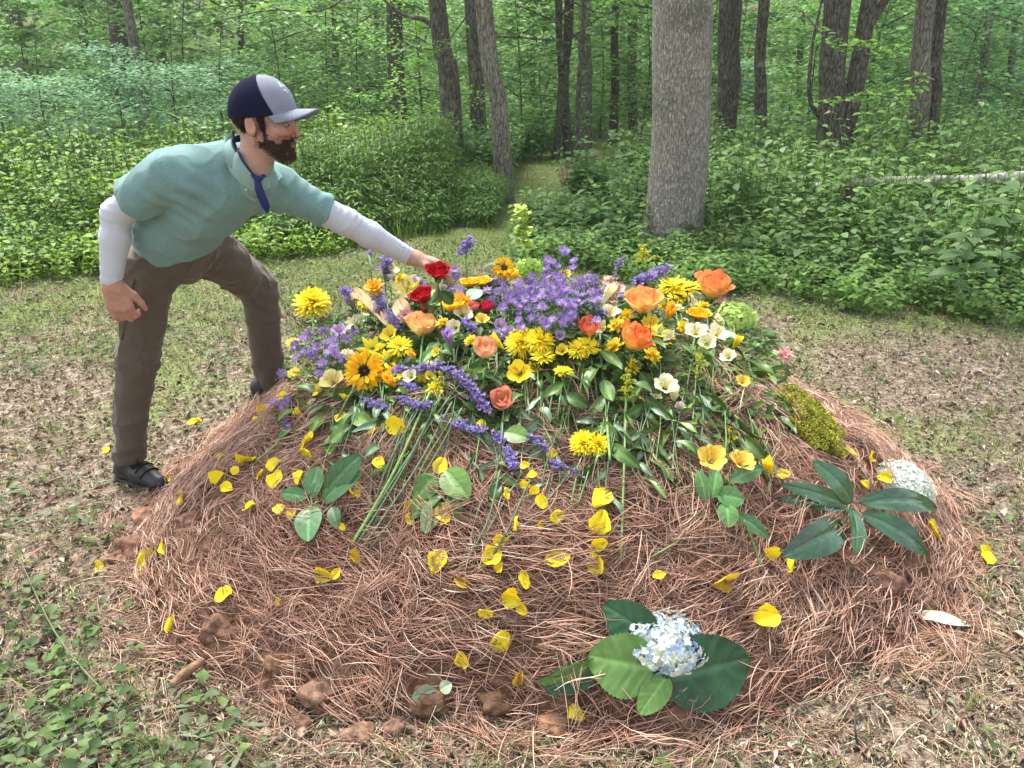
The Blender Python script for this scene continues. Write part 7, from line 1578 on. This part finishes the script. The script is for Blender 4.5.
    leaf_thing('leaf_sprig', 'grey green leaves around a large petal at mid slope', 'leaves', [((437, 498), (425, 534), 18, (.16, .25, .12), .03, .02, 0), ((436, 475), (416, 500), 24, GREEN[0], .04, .03, 0), ((445, 470), (470, 500), 26, GREEN[1], .04, .03, 0), ((450, 490), (462, 510), 14, (.10, .2, .08), .03, .02, 0), ((505, 432), (530, 440), 18, GREEN[1], .03, .03, 0)], (440, 485), r)
    leaf_thing('leafy_sprig', 'bent green stem with drooping leaves under the yellow alstroemeria pair', 'leaves', [((706, 500), (697, 470), 15, (.10, .22, .06), .04, .06, 0), ((712, 498), (716, 470), 14, (.08, .19, .05), .04, .06, .2), ((716, 495), (744, 500), 20, (.09, .21, .06), .05, .05, 0), ((726, 503), (728, 528), 20, (.11, .24, .07), .05, .03, 0), ((738, 515), (768, 538), 14, (.07, .17, .06), .03, .015, 0), ((730, 480), (762, 468), 15, (.08, .18, .06), .05, .05, 0)], (706, 506), r, stems=[((712, 470), (708, 495), (700, 518), (680, 540), (650, 558)), ((740, 475), (715, 498), (706, 506))], lift=.03)
    leaf_thing('dried_leaf', 'broad tan dried leaf between the purple statice and the peach rose', 'leaf', [((395, 330), (358, 316), 16, (.36, .27, .14), .10, .09, .2)], (385, 325), r, lift=.09, mat='gloss'); leaf_thing('dried_leaf', 'upright tan brown leaf left of the peach rose', 'leaf', [((408, 322), (398, 300), 16, (.34, .21, .10), .09, .12, .1)], (405, 318), r, lift=.09)
    leaf_thing('round_leaf', 'round blue green leaf above the golden freesias', 'leaf', [((470, 300), (480, 290), 15, (.16, .26, .17), .13, .15, 0)], (470, 300), r, lift=.12); leaf_thing('round_leaf', 'dark leaf beside the orange gerbera', 'leaf', [((482, 268), (503, 262), 12, (.07, .15, .08), .18, .20, 0)], (484, 270), r, lift=.17)
    leafy_stems(); bare_stems(); petals(); more_stems(); greenery(); fillers()
    # moss clump: cushion of tiny fronds
    c = on_ray(806, 422, .03); root = thing('moss_clump', 'yellow green clump of moss at the right shoulder of the mound', 'moss', c); rr = R_(8); ax = norm(on_ray(830, 452, .03) - on_ray(782, 392, .03)); n0 = norm(n_at(c) + (0, -.3, 0)); Mf = frame(ax, n0)
    k = 9000; q = rr.normal(0, 1, (k, 3)); q = norm(q) * (1 + .28 * vnoise(norm(q), 2.6, 4) + .10 * vnoise(norm(q), 7, 5))[:, None]; q[:, 2] = np.abs(q[:, 2]); P = (q * (.170, .088, .060)) @ Mf.T + c; X = norm(q * (1, 1, 1.5)) @ Mf.T + rr.normal(0, .8, (k, 3))
    mb = MB(); scatter(mb, LN[0] * (1, 1.3, 1), LN[1], frames(X, rr.normal(0, 1, (k, 3))), P - norm(X) * .006, rr.uniform(.007, .016, k), pal([(.30, .34, .04), (.40, .42, .06), (.20, .24, .03), (.46, .44, .09), (.26, .20, .05)], k, rr, .2)); mb.obj('fronds', M['moss'], root, c)
    n = 16; th, ph = np.meshgrid(np.linspace(0, math.pi / 2, n), np.arange(32) * math.pi / 16, indexing='ij'); D = np.stack([np.sin(th) * np.cos(ph), np.sin(th) * np.sin(ph), np.cos(th)], -1).reshape(-1, 3); mb = MB(); mb.add((D * (.155, .074, .045)) @ Mf.T + c - n0 * .004, [gridf(n, 32, True)], (.10, .10, .02)); mb.obj('cushion', M['moss'], root, c)
    # clods, stick, wood chip
    for i, (x, y, s, col, lab) in enumerate(CL):
        p = on_ray(x, y, .004); zc = p[1] * CP + (CAMZ - p[2]) * SP; sz = s * zc / F_PX * .95; p = p - (0, 0, (.45 if 'hid' in lab or 'dark' in lab or 'half' in lab else .12) * sz); lumpy(R_(700 + i), 'soil_clod', lab, 'clod', p, sz, col, 'clod', (1.1, .9, .8), .28, 'clods of soil around the mound', 1.6)
    a, b = on_ray(172, 686, .02), on_ray(204, 660, .03); mb = MB(); tube(mb, [a, (a + b) / 2 + (0, 0, .006), b], [.012, .014, .010], (.24, .14, .09), 9, 12); tag(mb.obj('wood_stick', M['clod'], None, a), 'short red brown stick lying at the lower left of the mound', 'stick')
    a, b = on_ray(917, 615, .012), on_ray(972, 627, .012); mb = MB(); wide_leaf(mb, a, b, (0, -.2, 1), .045, (.46, .44, .33), curl=.05, fold=.2, rs=r, a=.6, round_=.4); tag(mb.obj('bark_chip', M['dry'], None, a), 'pale flat bark chip on the ground right of the mound', 'bark chip')
    for i, (a, b, c_, lab) in enumerate([((490, 715), (492, 690), (493, 660), 'dark upright twig at the bottom right of the hydrangea'), ((856, 700), (855, 725), (857, 745), 'thin dark stub standing in the litter at the bottom right'), ((20, 560), (60, 640), (130, 720), 'long thin green stalk arching in the left foreground'), ((1000, 690), (1003, 660), (998, 690), 'short grey twig at the right border')][1:3]):
        P = [on_ray(*a, .03), on_ray(*b, .05), on_ray(*c_, .012)]; mb = MB(); tube(mb, P, [.002, .0035], (.05, .04, .03) if i == 0 else (.10, .13, .05), 6, 12); tag(mb.obj('twig', M['stem'], None, P[2]), lab, 'twig')
    for i, (x, y, s, lab) in enumerate([(400, 392, 70, 'small curled grey green leaf cluster on the straw at the lower left'), ]):
        leaf_thing('withered_leaf', lab, 'leaf', [((435, 690), (412, 698), 16, (.22, .27, .17), .012, .015, .2), ((438, 695), (428, 712), 16, (.15, .22, .13), .012, .012, .0), ((440, 690), (452, 684), 12, (.25, .3, .2), .012, .02, .3)], (437, 693), r, mat='dry')
# ================================================================ camera, light, world
SKY_S, SUN_S, SUN_A, EXPO = .15, 2.2, 17, 1.70
def camera_and_light():
    sc = bpy.context.scene
    cd = bpy.data.cameras.new('camera'); cam = bpy.data.objects.new('camera', cd); C.objects.link(cam)
    cd.sensor_width = 36; cd.lens = 36 * F_PX / 1024; cd.clip_end = 500; cd.clip_start = .05
    cam.location = (0, 0, CAMZ); cam.rotation_euler = (math.pi / 2 - PITCH, 0, 0); sc.camera = cam
    w = bpy.data.worlds.new('World'); sc.world = w; w.use_nodes = True
    nt = w.node_tree; bg = nt.nodes['Background']
    el_, az = R(60), R(-30)                      # sun high on the left, slightly beyond the man
    sky = nt.nodes.new('ShaderNodeTexSky'); sky.sky_type = 'NISHITA'; sky.sun_disc = False
    sky.sun_elevation = el_; sky.sun_rotation = az; sky.air_density = 1.0; sky.dust_density = 3.0; sky.ozone_density = 1.0
    hs = nt.nodes.new('ShaderNodeHueSaturation'); hs.inputs['Saturation'].default_value = .38
    nt.links.new(sky.outputs[0], hs.inputs['Color']); nt.links.new(hs.outputs[0], bg.inputs[0]); bg.inputs[1].default_value = SKY_S
    ld = bpy.data.lights.new('sun', 'SUN'); ld.energy = SUN_S; ld.angle = R(SUN_A); ld.color = (1, .95, .87)
    lo = bpy.data.objects.new('sun', ld); C.objects.link(lo)
    d = Vector((math.sin(az) * math.cos(el_), math.cos(az) * math.cos(el_), math.sin(el_)))
    lo.rotation_euler = d.to_track_quat('Z', 'Y').to_euler()
    vs = sc.view_settings; vs.view_transform = 'Standard'; vs.look = 'None'; vs.gamma = 1; vs.exposure = EXPO
    cy = sc.cycles; cy.use_denoising = True; cy.max_bounces = 7; cy.diffuse_bounces = 4; cy.glossy_bounces = 2; cy.transmission_bounces = 4; cy.transparent_max_bounces = 4
    try: cy.denoiser = 'OPENIMAGEDENOISE'; cy.denoising_input_passes = 'RGB_ALBEDO_NORMAL'
    except Exception: pass


build_setting()
build_flowers()
build_person()
camera_and_light()
